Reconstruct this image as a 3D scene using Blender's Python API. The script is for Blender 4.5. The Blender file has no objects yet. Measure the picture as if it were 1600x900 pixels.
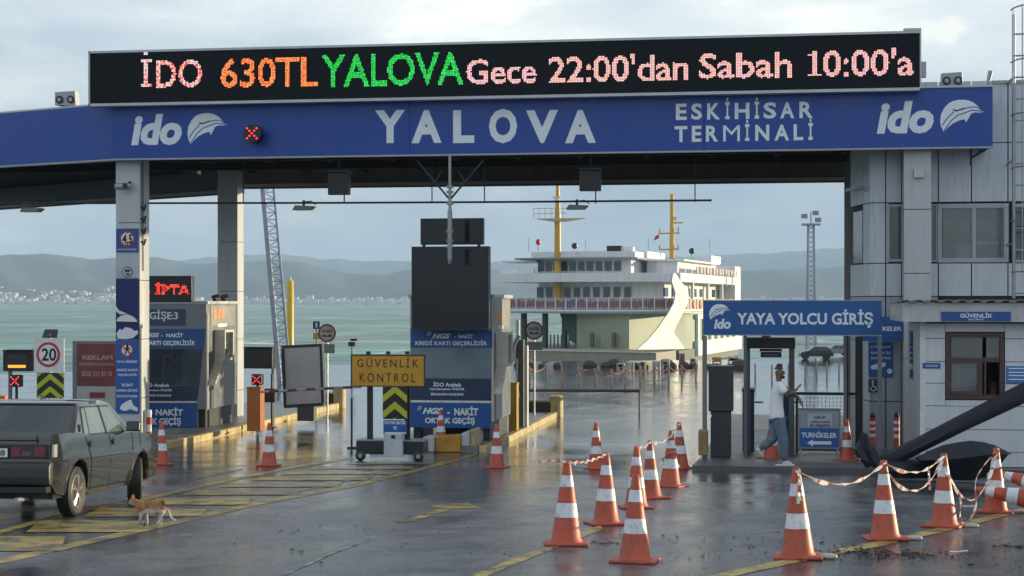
import bpy, bmesh, math, random
from mathutils import Vector, Matrix
from mathutils.geometry import tessellate_polygon
random.seed(7)
C = bpy.context
SC = C.scene
R_ = math.radians
# ---------------------------------------------------------------- camera
FPX, EYE, HZ, YAW = 2600.0, 1.52, 472.0, R_(9)
cam_d = bpy.data.cameras.new('camera'); cam = bpy.data.objects.new('camera', cam_d)
SC.collection.objects.link(cam); SC.camera = cam
cam.location = (0, 0, EYE); cam.rotation_euler = (R_(90), 0, YAW)
cam_d.sensor_width = 36; cam_d.lens = FPX/1600*36; cam_d.shift_y = (HZ-450)/1600
cam_d.clip_start = .1; cam_d.clip_end = 40000
# ---------------------------------------------------------------- light
SUN_EL, SUN_AZ = R_(5.5), R_(58)          # azimuth clockwise from +Y
wd = bpy.data.worlds.new('World'); SC.world = wd; wd.use_nodes = True
nt = wd.node_tree; nt.nodes.clear()
def N(t, ty, **kw):
    n = t.nodes.new(ty)
    for k, v in kw.items():
        if hasattr(n, k): setattr(n, k, v)
    return n
def ramp(t, fac, stops):
    r = N(t, 'ShaderNodeValToRGB'); e = r.color_ramp.elements
    while len(e) < len(stops): e.new(.5)
    for el, (p, c) in zip(e, stops):
        el.position = p; el.color = (*c, 1) if len(c) == 3 else c
    t.links.new(fac, r.inputs[0]); return r.outputs[0]
def mixc(t, fac, a, b, mode='MIX'):
    m = N(t, 'ShaderNodeMix'); m.data_type = 'RGBA'; m.blend_type = mode
    for s, v in ((m.inputs[0], fac), (m.inputs[6], a), (m.inputs[7], b)):
        if hasattr(v, 'links'): t.links.new(v, s)
        elif isinstance(v, (int, float)): s.default_value = v if s.type == 'VALUE' else (v, v, v, 1)
        else: s.default_value = (*v, 1) if len(v) == 3 else v
    return m.outputs[2]
sky = N(nt, 'ShaderNodeTexSky'); sky.sky_type = 'NISHITA'; sky.sun_disc = False
sky.sun_elevation = SUN_EL; sky.sun_rotation = SUN_AZ; sky.dust_density = 2.0
bg1 = N(nt, 'ShaderNodeBackground'); bg1.inputs[1].default_value = .07
nt.links.new(sky.outputs[0], bg1.inputs[0])
tc = N(nt, 'ShaderNodeTexCoord')
sx = N(nt, 'ShaderNodeSeparateXYZ'); nt.links.new(tc.outputs['Generated'], sx.inputs[0])
def mth(t, op, a, b=None):
    m = N(t, 'ShaderNodeMath'); m.operation = op
    for i, v in enumerate((a, b)):
        if v is None: continue
        if hasattr(v, 'links'): t.links.new(v, m.inputs[i])
        else: m.inputs[i].default_value = v
    return m.outputs[0]
mp = N(nt, 'ShaderNodeMapping'); mp.inputs['Scale'].default_value = (1.0, 1.0, 2.6)
nt.links.new(tc.outputs['Generated'], mp.inputs[0])
n1 = N(nt, 'ShaderNodeTexNoise'); n1.inputs['Scale'].default_value = 3.6; n1.inputs['Detail'].default_value = 6; n1.inputs['Roughness'].default_value = .5
nt.links.new(mp.outputs[0], n1.inputs[0])
mp2 = N(nt, 'ShaderNodeMapping'); mp2.inputs['Scale'].default_value = (1.0, 1.0, 4.0); mp2.inputs['Location'].default_value = (3.3, 1.2, .7)
nt.links.new(tc.outputs['Generated'], mp2.inputs[0])
n2 = N(nt, 'ShaderNodeTexNoise'); n2.inputs['Scale'].default_value = 9; n2.inputs['Detail'].default_value = 7; n2.inputs['Roughness'].default_value = .55; n2.inputs['Distortion'].default_value = .3
nt.links.new(mp2.outputs[0], n2.inputs[0])
elev = ramp(nt, sx.outputs[2], [(0, (.30, .38, .47)), (.035, (.33, .41, .50)), (.085, (.38, .46, .54)), (.15, (.66, .72, .75)), (.30, (.62, .68, .72)), (.5, (.52, .58, .64)), (1, (.38, .44, .52))])
c1 = ramp(nt, n1.outputs[0], [(.34, (.70, .76, .82)), (.50, (1.0, 1.0, 1.0)), (.64, (1.26, 1.20, 1.12))])
c2 = ramp(nt, n2.outputs[0], [(.36, (.86, .89, .93)), (.50, (.98, .98, .99)), (.56, (1.06, 1.04, 1.02)), (.68, (1.34, 1.28, 1.20))])
cl = mixc(nt, 1.0, mixc(nt, 1.0, elev, c1, 'MULTIPLY'), c2, 'MULTIPLY')
# one small bright cumulus to the upper right (a cloud has a place of its own in the sky)
def dirv(px, py):
    a = (px-800)/FPX; v = Vector((-math.sin(YAW)+a*math.cos(YAW), math.cos(YAW)+a*math.sin(YAW), (HZ-py)/FPX)); return v.normalized()
cdir = dirv(1462, 48)
sub = N(nt, 'ShaderNodeVectorMath'); sub.operation = 'SUBTRACT'; nt.links.new(tc.outputs['Generated'], sub.inputs[0]); sub.inputs[1].default_value = cdir
mp3 = N(nt, 'ShaderNodeMapping'); mp3.inputs['Scale'].default_value = (42, 42, 110); mp3.inputs['Rotation'].default_value = (0, R_(-10), 0)
nt.links.new(sub.outputs[0], mp3.inputs[0])
n3 = N(nt, 'ShaderNodeTexNoise'); n3.inputs['Scale'].default_value = 75; n3.inputs['Detail'].default_value = 5
nt.links.new(tc.outputs['Generated'], n3.inputs[0])
ln = N(nt, 'ShaderNodeVectorMath'); ln.operation = 'LENGTH'; nt.links.new(mp3.outputs[0], ln.inputs[0])
cm = ramp(nt, mth(nt, 'ADD', mth(nt, 'SUBTRACT', 1.0, ln.outputs['Value']), mth(nt, 'MULTIPLY', mth(nt, 'SUBTRACT', n3.outputs[0], .5), 2.6)), [(.15, (0, 0, 0)), (.50, (1, 1, 1))])
cl = mixc(nt, cm, cl, (.80, .82, .78))
bg2 = N(nt, 'ShaderNodeBackground'); nt.links.new(cl, bg2.inputs[0]); bg2.inputs[1].default_value = .90
mx = N(nt, 'ShaderNodeMixShader'); mx.inputs[0].default_value = .9
nt.links.new(bg1.outputs[0], mx.inputs[1]); nt.links.new(bg2.outputs[0], mx.inputs[2])
wo = N(nt, 'ShaderNodeOutputWorld'); nt.links.new(mx.outputs[0], wo.inputs[0])
sl = bpy.data.lights.new('sun', 'SUN'); sl.energy = 5.0; sl.angle = R_(.5); sl.color = (1, .83, .54)
so = bpy.data.objects.new('sun', sl); SC.collection.objects.link(so)
sd = Vector((math.sin(SUN_AZ)*math.cos(SUN_EL), math.cos(SUN_AZ)*math.cos(SUN_EL), math.sin(SUN_EL)))
so.rotation_euler = sd.to_track_quat('Z', 'Y').to_euler(); so.location = sd*60
SC.view_settings.view_transform = 'Standard'; SC.view_settings.look = 'None'
SC.view_settings.exposure = .66; SC.view_settings.gamma = 1
# ---------------------------------------------------------------- placing helpers
RX, RY, FX_, FY_ = math.cos(YAW), math.sin(YAW), -math.sin(YAW), math.cos(YAW)
def dep(px, Y): return Y/(FY_+(px-800)/FPX*RY)
def fx(px, Y):
    d = dep(px, Y); return d*(FX_+(px-800)/FPX*RX)
def fz(px, py, Y): return EYE+(HZ-py)/FPX*dep(px, Y)
def Pd(px, py, d):
    a = (px-800)/FPX; return Vector((d*(FX_+a*RX), d*(FY_+a*RY), EYE+(HZ-py)/FPX*d))
def zg(y):                                    # the yard falls gently towards the quay, then runs level
    a, b = -.048*y, -1.65; k = .12
    h = max(k-abs(a-b), 0)/k
    return max(a, b)+h*h*k*.25
def gp(px, py, up=0.0):
    lo, hi = 4.0, 400.0
    for _ in range(60):
        m = (lo+hi)/2; p = Pd(px, py, m)
        if p.z > zg(p.y)+up: lo = m
        else: hi = m
    return Pd(px, py, lo)
# ---------------------------------------------------------------- materials
MC = {}
def M(name, col, rough=.6, metal=0.0, var=.12, scale=3.0, bump=0.0, bscale=40.0, dirt=0.0, emit=None, es=1.0, coat=0.0, spec=None, streak=False, rnd=False, trans=0):
    if name in MC: return MC[name]
    m = bpy.data.materials.new(name); m.use_nodes = True; t = m.node_tree
    p = t.nodes['Principled BSDF']; MC[name] = m
    tcn = N(t, 'ShaderNodeTexCoord'); co = tcn.outputs['Object']
    if rnd:
        oi = N(t, 'ShaderNodeObjectInfo'); va = N(t, 'ShaderNodeVectorMath'); va.operation = 'ADD'; cx3 = N(t, 'ShaderNodeCombineXYZ')
        for k_ in range(3): t.links.new(mth(t, 'MULTIPLY', oi.outputs['Random'], 17.0+9*k_), cx3.inputs[k_])
        t.links.new(co, va.inputs[0]); t.links.new(cx3.outputs[0], va.inputs[1]); co = va.outputs[0]
    if streak:
        mpn = N(t, 'ShaderNodeMapping'); mpn.inputs['Scale'].default_value = (3, 3, .35); t.links.new(co, mpn.inputs[0]); co = mpn.outputs[0]
    nz = N(t, 'ShaderNodeTexNoise'); nz.inputs['Scale'].default_value = scale; nz.inputs['Detail'].default_value = 5
    t.links.new(co, nz.inputs[0])
    lo = tuple(c*(1-var) for c in col); hi = tuple(min(1, c*(1+var)) for c in col)
    c = ramp(t, nz.outputs[0], [(.3, lo), (.7, hi)])
    if dirt:
        nd = N(t, 'ShaderNodeTexNoise'); nd.inputs['Scale'].default_value = scale*3.1; nd.inputs['Detail'].default_value = 8; nd.inputs['Roughness'].default_value = .7
        t.links.new(co, nd.inputs[0])
        f = ramp(t, nd.outputs[0], [(.50, (0, 0, 0)), (.70, (dirt,)*3)])
        c = mixc(t, f, c, (.07, .06, .05))
    t.links.new(c, p.inputs['Base Color'])
    r = ramp(t, nz.outputs[0], [(.3, (max(.02, rough-.08),)*3), (.7, (min(1, rough+.08),)*3)])
    t.links.new(r, p.inputs['Roughness'])
    p.inputs['Metallic'].default_value = metal
    if trans: p.inputs['Transmission Weight'].default_value = trans
    if coat: p.inputs['Coat Weight'].default_value = coat; p.inputs['Coat Roughness'].default_value = .05
    if spec is not None: p.inputs['Specular IOR Level'].default_value = spec
    if bump:
        nb = N(t, 'ShaderNodeTexNoise'); nb.inputs['Scale'].default_value = bscale; nb.inputs['Detail'].default_value = 4
        t.links.new(tcn.outputs['Object'], nb.inputs[0])
        b = N(t, 'ShaderNodeBump'); b.inputs['Strength'].default_value = bump; b.inputs['Distance'].default_value = .02
        t.links.new(nb.outputs[0], b.inputs['Height']); t.links.new(b.outputs[0], p.inputs['Normal'])
    if emit: p.inputs['Emission Color'].default_value = (*emit, 1); p.inputs['Emission Strength'].default_value = es
    return m
def glass(name, col=(.05, .07, .08), rough=.04):
    return M(name, col, rough, var=.2, spec=.9)
steel = M('galvanised steel', (.36, .38, .40), .45, .6, dirt=.25)
dark = M('dark painted steel', (.02, .022, .026), .5, dirt=.1)
black = M('black plastic', (.012, .013, .016), .4)
whitep = M('white paint', (.74, .75, .76), .5, dirt=.2)
panel = M('pale cladding panel', (.60, .65, .72), .42, .15, var=.05, scale=1.2, dirt=.22, streak=True)
panel2 = M('grey cladding panel', (.38, .41, .46), .42, .15, var=.06, scale=1.2, dirt=.3, streak=True)
blue = M('royal blue panel', (.010, .060, .33), .36, var=.05, scale=.7, dirt=.1, streak=True)
sblue = M('sign blue', (.012, .085, .30), .4, var=.06, dirt=.08)
navy = M('navy print', (.018, .035, .09), .4)
lett = M('pale lettering', (.80, .87, .92), .6, var=.04)
lettw = M('white lettering', (.75, .78, .80), .6, var=.04)
orange = M('orange plastic', (.47, .085, .042), .5, var=.22, scale=5, dirt=.7, rnd=True)
white_band = M('reflective white band', (.72, .75, .80), .4, var=.08, scale=6, dirt=.5, rnd=True)
yellow = M('worn yellow paint', (.60, .36, .05), .5, var=.2, scale=3, dirt=.6)
conc = M('wet concrete', (.20, .20, .19), .35, var=.25, scale=1.5, bump=.4, dirt=.4)
redp = M('red paint', (.50, .03, .04), .5)
tapered = M('tape red', (.50, .13, .12), .45)
tapewh = M('tape white', (.80, .76, .68), .45)
winglass = glass('dark window glass')
# ---------------------------------------------------------------- mesh helpers
class MB:
    def __init__(s): s.v = []; s.f = []; s.m = []; s.k = 0
    def add(s, vs, fs):
        o = len(s.v); s.v += [tuple(v) for v in vs]; s.f += [tuple(o+i for i in f) for f in fs]; s.m += [s.k]*len(fs); return s
    def box(s, x0, y0, z0, x1, y1, z1):
        x0, x1 = sorted((x0, x1)); y0, y1 = sorted((y0, y1)); z0, z1 = sorted((z0, z1))
        return s.add([(x0,y0,z0),(x1,y0,z0),(x1,y1,z0),(x0,y1,z0),(x0,y0,z1),(x1,y0,z1),(x1,y1,z1),(x0,y1,z1)],
              [(0,3,2,1),(4,5,6,7),(0,1,5,4),(1,2,6,5),(2,3,7,6),(3,0,4,7)])
    def pbox(s, px0, py0, px1, py1, Y, dp):
        """box whose front face fills a pixel box on the plane Y"""
        return s.box(fx(px0, Y), Y, fz((px0+px1)/2, py1, Y), fx(px1, Y), Y+dp, fz((px0+px1)/2, py0, Y))
    def prism(s, pts, d0, d1, ax='y'):
        n = len(pts)
        def mk(p, d): return (p[0], d, p[1]) if ax == 'y' else ((d, p[0], p[1]) if ax == 'x' else (p[0], p[1], d))
        vs = [mk(p, d0) for p in pts]+[mk(p, d1) for p in pts]
        tr = tessellate_polygon([[Vector((p[0], p[1], 0)) for p in pts]])
        fs = [tuple(t) for t in tr]+[tuple(i+n for i in reversed(t)) for t in tr]
        fs += [(i, (i+1) % n, n+(i+1) % n, n+i) for i in range(n)]
        return s.add(vs, fs)
    def tube(s, pts, r, n=8, cap=True):
        pts = [Vector(p) for p in pts]; L = len(pts); rs = r if isinstance(r, (list, tuple)) else [r]*L
        vs = []; up = None
        for i, p in enumerate(pts):
            t = (pts[min(i+1, L-1)]-pts[max(i-1, 0)]).normalized()
            if up is None: up = Vector((0, 0, 1)) if abs(t.z) < .9 else Vector((1, 0, 0))
            a = t.cross(up).normalized(); b = a.cross(t).normalized(); up = b
            vs += [p+(a*math.cos(2*math.pi*j/n)+b*math.sin(2*math.pi*j/n))*rs[i] for j in range(n)]
        fs = [(i*n+j, i*n+(j+1) % n, (i+1)*n+(j+1) % n, (i+1)*n+j) for i in range(L-1) for j in range(n)]
        if cap: fs += [tuple(range(n-1, -1, -1)), tuple((L-1)*n+j for j in range(n))]
        return s.add(vs, fs)
    def lathe(s, prof, c=(0, 0, 0), n=20, ax='z', cap=True):
        vs = []
        for r, z in prof:
            for j in range(n):
                a = 2*math.pi*j/n; x, y = r*math.cos(a), r*math.sin(a)
                q = (x, y, z) if ax == 'z' else ((x, z, y) if ax == 'y' else (z, x, y))
                vs.append((c[0]+q[0], c[1]+q[1], c[2]+q[2]))
        L = len(prof)
        fs = [(i*n+j, i*n+(j+1) % n, (i+1)*n+(j+1) % n, (i+1)*n+j) for i in range(L-1) for j in range(n)]
        if cap: fs += [tuple(range(n-1, -1, -1)), tuple((L-1)*n+j for j in range(n))]
        return s.add(vs, fs)
    def build(s, name, mats, parent=None, smooth=False, bevel=0, loc=None, world=False, share=None):
        """world=True: the vertices are world coordinates; a top-level mesh gets its origin at its base"""
        me = bpy.data.meshes.new(name)
        vs = [Vector(v) for v in s.v]
        o = bpy.data.objects.new(name, me); SC.collection.objects.link(o)
        if parent is not None:
            o.parent = parent
            if world:
                mi = wmat(parent).inverted(); vs = [mi @ v for v in vs]
        elif loc is None:
            lo = Vector(min(v[i] for v in vs) for i in range(3)); hi = Vector(max(v[i] for v in vs) for i in range(3))
            b = Vector(((lo.x+hi.x)/2, (lo.y+hi.y)/2, lo.z)); vs = [v-b for v in vs]; o.location = b
        else: o.location = loc
        me.from_pydata([tuple(v) for v in vs], [], s.f)
        if not isinstance(mats, (list, tuple)): mats = [mats]
        for m in mats: me.materials.append(m)
        if len(mats) > 1: me.polygons.foreach_set('material_index', s.m)
        bm = bmesh.new(); bm.from_mesh(me); bmesh.ops.recalc_face_normals(bm, faces=bm.faces)
        if smooth:
            for f in bm.faces: f.smooth = True
            for e in bm.edges:
                if len(e.link_faces) == 2 and e.calc_face_angle(0) > R_(38): e.smooth = False
        bm.to_mesh(me); bm.free()
        if bevel:
            bv = o.modifiers.new('bevel', 'BEVEL'); bv.width = bevel; bv.segments = 2; bv.limit_method = 'ANGLE'
        return o
def wmat(o):
    m = Matrix.Translation(o.location) @ o.rotation_euler.to_matrix().to_4x4()
    return (wmat(o.parent) @ m) if o.parent else m
def tag(o, label=None, cat=None, group=None, kind=None):
    for k, v in (('label', label), ('category', cat), ('group', group), ('kind', kind)):
        if v: o[k] = v
    return o
def thing(name, label, cat, loc, rz=0, group=None):
    o = bpy.data.objects.new(name, None); SC.collection.objects.link(o); o.empty_display_size = .3
    o.location = loc; o.rotation_euler = (0, 0, rz); return tag(o, label, cat, group)
def dup(root, loc, rz=None, label=None, group=None):
    r = root.copy(); SC.collection.objects.link(r); r.location = loc
    if rz is not None: r.rotation_euler = (root.rotation_euler[0], root.rotation_euler[1], rz)
    tag(r, label, None, group)
    for ch in list(root.children):
        c = ch.copy(); SC.collection.objects.link(c); c.parent = r
        for g in list(ch.children):
            d = g.copy(); SC.collection.objects.link(d); d.parent = c
    return r
def piece(src, parent, loc):                  # another copy of one piece, mesh shared
    c = src.copy(); SC.collection.objects.link(c); c.parent = parent; c.location = loc; return c
def B(name, mat, parent, *boxes, world=True, bevel=0):
    b = MB()
    for q in boxes: b.box(*q)
    return b.build(name, mat, parent, world=world, bevel=bevel)
def PB(name, mat, parent, px0, py0, px1, py1, Y, dp, bevel=0):
    return MB().pbox(px0, py0, px1, py1, Y, dp).build(name, mat, parent, world=True, bevel=bevel)
TXT = {}
def text_raw(s, bold=0.0, shear=0.0, space=1.0):
    k = (s, bold, shear, space)
    if k in TXT: return TXT[k]
    cu = bpy.data.curves.new('t', 'FONT'); cu.body = s; cu.offset = bold; cu.resolution_u = 3; cu.shear = shear; cu.space_character = space
    cu.align_x = 'CENTER'
    o = bpy.data.objects.new('t', cu); SC.collection.objects.link(o)
    C.view_layer.update()
    me = bpy.data.meshes.new_from_object(o.evaluated_get(C.evaluated_depsgraph_get()))
    me.calc_loop_triangles()
    vs = [(v.co.x, v.co.y) for v in me.vertices]; ts = [tuple(t.vertices) for t in me.loop_triangles]
    bpy.data.objects.remove(o); bpy.data.curves.remove(cu); bpy.data.meshes.remove(me)
    x0 = min(v[0] for v in vs); x1 = max(v[0] for v in vs); y0 = min(v[1] for v in vs); y1 = max(v[1] for v in vs)
    vs = [((v[0]-x0)/(x1-x0), (v[1]-y0)/(y1-y0)) for v in vs]
    TXT[k] = (vs, ts, (x1-x0)/(y1-y0)); return TXT[k]
def text(name, s, x0, z0, x1, z1, y, mat, parent, bold=.02, shear=0, space=1.0, world=True, th=.004):
    """letters filling a box on a plane facing -Y"""
    vs, ts, _ = text_raw(s, bold, shear, space); n = len(vs)
    b = MB()
    q = [(x0+(x1-x0)*v[0], y-th, z0+(z1-z0)*v[1]) for v in vs]
    b.add(q, ts)
    # a rim that gives the letters thickness
    ed = {}
    for t in ts:
        for i in range(3):
            e = (t[i], t[(i+1) % 3]); ed[tuple(sorted(e))] = ed.get(tuple(sorted(e)), 0)+1
    rim = [e for e, c in ed.items() if c == 1]
    b.v += [(p[0], y, p[2]) for p in q]
    for a, c in rim: b.f.append((a, c, c+n, a+n)); b.m.append(0)
    return b.build(name, mat, parent, world=world)
def ptext(name, s, px0, py0, px1, py1, Y, mat, parent, **kw):
    xm = (px0+px1)/2
    return text(name, s, fx(px0, Y), fz(xm, py1, Y), fx(px1, Y), fz(xm, py0, Y), Y, mat, parent, **kw)
def stroke(pts, w):
    out = []; P = [Vector(p) for p in pts]
    L = []; Rr = []
    for i, p in enumerate(P):
        t = (P[min(i+1, len(P)-1)]-P[max(i-1, 0)]).normalized(); nn = Vector((-t.y, t.x))*w/2
        L.append(tuple(p+nn)); Rr.append(tuple(p-nn))
    return L+Rr[::-1]
LOGO_O = [(875,538),(863,515),(860,490),(864,462),(878,436),(895,418),(914,409),(935,405),(956,405),(975,408),(993,416),(1005,425),(1018,438),(1028,450),(1040,457),(1022,460),(1000,459),(985,465),(978,480),(965,501),(961,487),(945,489),(930,495),(912,504),(895,517)]
def emblem(cx, cz, w, y, mat, bgm, parent, name='dolphin_emblem'):
    """pale disc with a leaping dolphin, 180 x 133 units"""
    k = w/180.0
    tr = lambda p: (cx+(p[0]-950)*k, cz-(p[1]-471)*k)
    o = MB().prism([tr(p) for p in LOGO_O], y-.006, y).build(name, mat, parent, world=True)
    b = MB()
    for pts, ww in (([(868,512),(890,480),(914,457),(913,446),(925,452),(955,443),(985,436),(1008,437),(1030,450)], 4),
                    ([(876,533),(905,492),(930,470),(960,460),(990,449),(1034,455)], 4), ([(914,446),(928,450),(960,440)], 5)):
        b.prism([tr(p) for p in stroke(pts, ww)], y-.010, y-.0062)
    b.build('dolphin_outline', bgm, o, world=True)
    return o
def pmark(px0, py0, px1, py1, Y, mat, bgm, parent):
    return emblem((fx(px0, Y)+fx(px1, Y))/2, fz((px0+px1)/2, (py0+py1)/2, Y), fx(px1, Y)-fx(px0, Y), Y, mat, bgm, parent)
# ================================================================ THE SETTING
def ground_sheet(name, pts, dz, mat, parent=None, kind='structure', thick=0.0, step=.6, label=None, cat=None):
    """polygon (x,y) laid on the yard surface, cut into strips along Y so that it follows it"""
    bm = bmesh.new()
    vs = [bm.verts.new((p[0], p[1], 0)) for p in pts]
    for t in tessellate_polygon([[Vector((p[0], p[1], 0)) for p in pts]]):
        try: bm.faces.new([vs[i] for i in t])
        except ValueError: pass
    y0 = min(p[1] for p in pts); y1 = max(p[1] for p in pts)
    y = math.ceil(max(y0, -20)/step)*step
    while y < min(y1, 42):
        bmesh.ops.bisect_plane(bm, geom=bm.verts[:]+bm.edges[:]+bm.faces[:], plane_co=(0, y, 0), plane_no=(0, 1, 0)); y += step
    if thick:
        g = bmesh.ops.extrude_face_region(bm, geom=bm.faces[:])
        top = set(v for v in g['geom'] if isinstance(v, bmesh.types.BMVert))
        for v in bm.verts: v.co.z = zg(v.co.y)+(dz if v in top else dz-thick)
    else:
        for v in bm.verts: v.co.z = zg(v.co.y)+dz
    bmesh.ops.recalc_face_normals(bm, faces=bm.faces)
    if not thick and bm.faces:
        bm.faces.ensure_lookup_table()
        if bm.faces[0].normal.z < 0: bmesh.ops.reverse_faces(bm, faces=bm.faces)
    me = bpy.data.meshes.new(name); 
    off = Vector((0, 0, 0))
    if parent is not None:
        off = wmat(parent).translation
        for v in bm.verts: v.co -= off
    bm.to_mesh(me); bm.free(); me.materials.append(mat)
    o = bpy.data.objects.new(name, me); SC.collection.objects.link(o)
    if parent is not None: o.parent = parent
    elif kind: o['kind'] = kind
    return o
# wet asphalt
def asphalt_mat():
    m = bpy.data.materials.new('wet asphalt'); m.use_nodes = True; t = m.node_tree; p = t.nodes['Principled BSDF']
    co = N(t, 'ShaderNodeTexCoord').outputs['Object']
    def noise(sc, det, scale3=(1, 1, 1), dist=0, rough=.55):
        mp_ = N(t, 'ShaderNodeMapping'); mp_.inputs['Scale'].default_value = scale3; mp_.inputs['Rotation'].default_value = (0, 0, R_(12)); t.links.new(co, mp_.inputs[0])
        n = N(t, 'ShaderNodeTexNoise'); n.inputs['Scale'].default_value = sc; n.inputs['Detail'].default_value = det; n.inputs['Distortion'].default_value = dist; n.inputs['Roughness'].default_value = rough
        t.links.new(mp_.outputs[0], n.inputs[0]); return n.outputs[0]
    big = noise(.30, 6, (1, .45, 1), .8); mid = noise(1.1, 6, (1, .6, 1), .5, .65); fine = noise(60, 3); grit = noise(170, 2)
    wet = mth(t, 'ADD', mth(t, 'MULTIPLY', big, .52), mth(t, 'MULTIPLY', mid, .48))
    # the yard beyond the toll lanes stands under more water
    sy = N(t, 'ShaderNodeSeparateXYZ'); t.links.new(co, sy.inputs[0])
    far = N(t, 'ShaderNodeMapRange'); far.inputs[1].default_value = 19; far.inputs[2].default_value = 36; far.inputs[3].default_value = -.01; far.inputs[4].default_value = .15
    t.links.new(sy.outputs[1], far.inputs[0]); wet = mth(t, 'ADD', wet, far.outputs[0])
    rg = ramp(t, wet, [(.36, (.40,)*3), (.46, (.28,)*3), (.53, (.17,)*3), (.62, (.06,)*3)])
    ca = ramp(t, wet, [(.38, (.094, .102, .118)), (.53, (.055, .062, .074)), (.66, (.032, .037, .045))])
    cf = ramp(t, grit, [(.35, (.50, .50, .52)), (.64, (1.6, 1.58, 1.52))])
    cc = mixc(t, 1.0, ca, cf, 'MULTIPLY')
    cc = mixc(t, 1.0, cc, ramp(t, noise(1.7, 9, (1, .7, 1), .4, .72), [(.38, (.72, .72, .73)), (.62, (1.45, 1.45, 1.42))]), 'MULTIPLY')
    vor = N(t, 'ShaderNodeTexVoronoi'); vor.inputs['Scale'].default_value = 38; t.links.new(co, vor.inputs[0])
    peb = ramp(t, vor.outputs['Distance'], [(.05, (1, 1, 1)), (.14, (0, 0, 0))])
    cc = mixc(t, mth(t, 'MULTIPLY', peb, .16), cc, (.14, .135, .13))
    crk = N(t, 'ShaderNodeTexVoronoi'); crk.feature = 'DISTANCE_TO_EDGE'; crk.inputs['Scale'].default_value = .33
    mw = N(t, 'ShaderNodeVectorMath'); mw.operation = 'ADD'; t.links.new(co, mw.inputs[0])
    nw = N(t, 'ShaderNodeTexNoise'); nw.inputs['Scale'].default_value = 1.6; nw.inputs['Detail'].default_value = 5; t.links.new(co, nw.inputs[0]); t.links.new(nw.outputs['Color'], mw.inputs[1]); t.links.new(mw.outputs[0], crk.inputs[0])
    ck = ramp(t, crk.outputs['Distance'], [(0, (1, 1, 1)), (.006, (0, 0, 0))])
    cc = mixc(t, mth(t, 'MULTIPLY', ck, .6), cc, (.012, .012, .013))
    t.links.new(cc, p.inputs['Base Color']); t.links.new(rg, p.inputs['Roughness'])
    bs = ramp(t, wet, [(.42, (.55,)*3), (.60, (.20,)*3), (.70, (.06,)*3)])
    b = N(t, 'ShaderNodeBump'); b.inputs['Distance'].default_value = .006; t.links.new(bs, b.inputs['Strength'])
    hh = mth(t, 'ADD', mth(t, 'MULTIPLY', grit, .5), fine); t.links.new(hh, b.inputs['Height'])
    b2 = N(t, 'ShaderNodeBump'); b2.inputs['Distance'].default_value = .05; b2.inputs['Strength'].default_value = .12
    t.links.new(noise(.9, 4, (.35, 1.6, 1)), b2.inputs['Height']); t.links.new(b.outputs[0], b2.inputs['Normal'])
    t.links.new(b2.outputs[0], p.inputs['Normal'])
    p.inputs['Specular IOR Level'].default_value = .8
    return m
asph = asphalt_mat()
quay = [(-60, -30), (70, -30), (70, 92), tuple(gp(1600, 552)[:2]), tuple(gp(1150, 562)[:2]), tuple(gp(700, 566)[:2]), tuple(gp(420, 573)[:2]), tuple(gp(0, 584)[:2]), tuple(gp(-300, 588)[:2])]
yard = ground_sheet('yard', quay, 0, asph, thick=3.2)
# sea
sm = bpy.data.materials.new('choppy sea'); sm.use_nodes = True; t = sm.node_tree; p = t.nodes['Principled BSDF']
co = N(t, 'ShaderNodeTexCoord').outputs['Object']
def sn(sc, s3, det=5, dist=0):
    m_ = N(t, 'ShaderNodeMapping'); m_.inputs['Scale'].default_value = s3; m_.inputs['Rotation'].default_value = (0, 0, R_(-12)); t.links.new(co, m_.inputs[0])
    n = N(t, 'ShaderNodeTexNoise'); n.inputs['Scale'].default_value = sc; n.inputs['Detail'].default_value = det; n.inputs['Distortion'].default_value = dist
    t.links.new(m_.outputs[0], n.inputs[0]); return n.outputs[0]
w1 = sn(.10, (.5, 1, 1), 8); w2 = sn(.012, (.35, 1.4, 1), 6); w3 = sn(.04, (.6, 1.0, 1), 9, .6)
cc = ramp(t, w2, [(.36, (.030, .10, .080)), (.5, (.060, .18, .135)), (.62, (.12, .30, .21))])
cc = mixc(t, ramp(t, w1, [(.40, (0, 0, 0)), (.60, (.75, .75, .75))]), cc, (.15, .26, .22))
foam = ramp(t, mth(t, 'ADD', mth(t, 'MULTIPLY', w1, .6), mth(t, 'MULTIPLY', w3, .5)), [(.655, (0, 0, 0)), (.70, (1, 1, 1))])
w4 = sn(.07, (1, .14, 1), 7, .3); w5 = sn(.35, (1, .10, 1), 4)
cc = mixc(t, 1.0, cc, ramp(t, mth(t, 'ADD', mth(t, 'MULTIPLY', w4, .6), mth(t, 'MULTIPLY', w5, .4)), [(.36, (.55, .60, .60)), (.5, (1, 1, 1)), (.64, (1.7, 1.6, 1.55))]), 'MULTIPLY')
foam = mixc(t, 1.0, foam, ramp(t, mth(t, 'ADD', mth(t, 'MULTIPLY', w5, .7), mth(t, 'MULTIPLY', w3, .3)), [(.64, (0, 0, 0)), (.70, (1, 1, 1))]), 'ADD')
cc = mixc(t, foam, cc, (.75, .78, .76))
t.links.new(cc, p.inputs['Base Color']); p.inputs['Roughness'].default_value = .38; p.inputs['Specular IOR Level'].default_value = .35
b = N(t, 'ShaderNodeBump'); b.inputs['Strength'].default_value = 1; b.inputs['Distance'].default_value = 2.6
t.links.new(mth(t, 'ADD', w1, mth(t, 'MULTIPLY', w3, 1.3)), b.inputs['Height']); t.links.new(b.outputs[0], p.inputs['Normal'])
sea = MB()
def ring(x0, y0, x1, y1): return sea.add([(x0, y0, -3.5), (x1, y0, -3.5), (x1, y1, -3.5), (x0, y1, -3.5)], [(0, 1, 2, 3)])
ring(-9500, -400, 9500, 8000)
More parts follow.
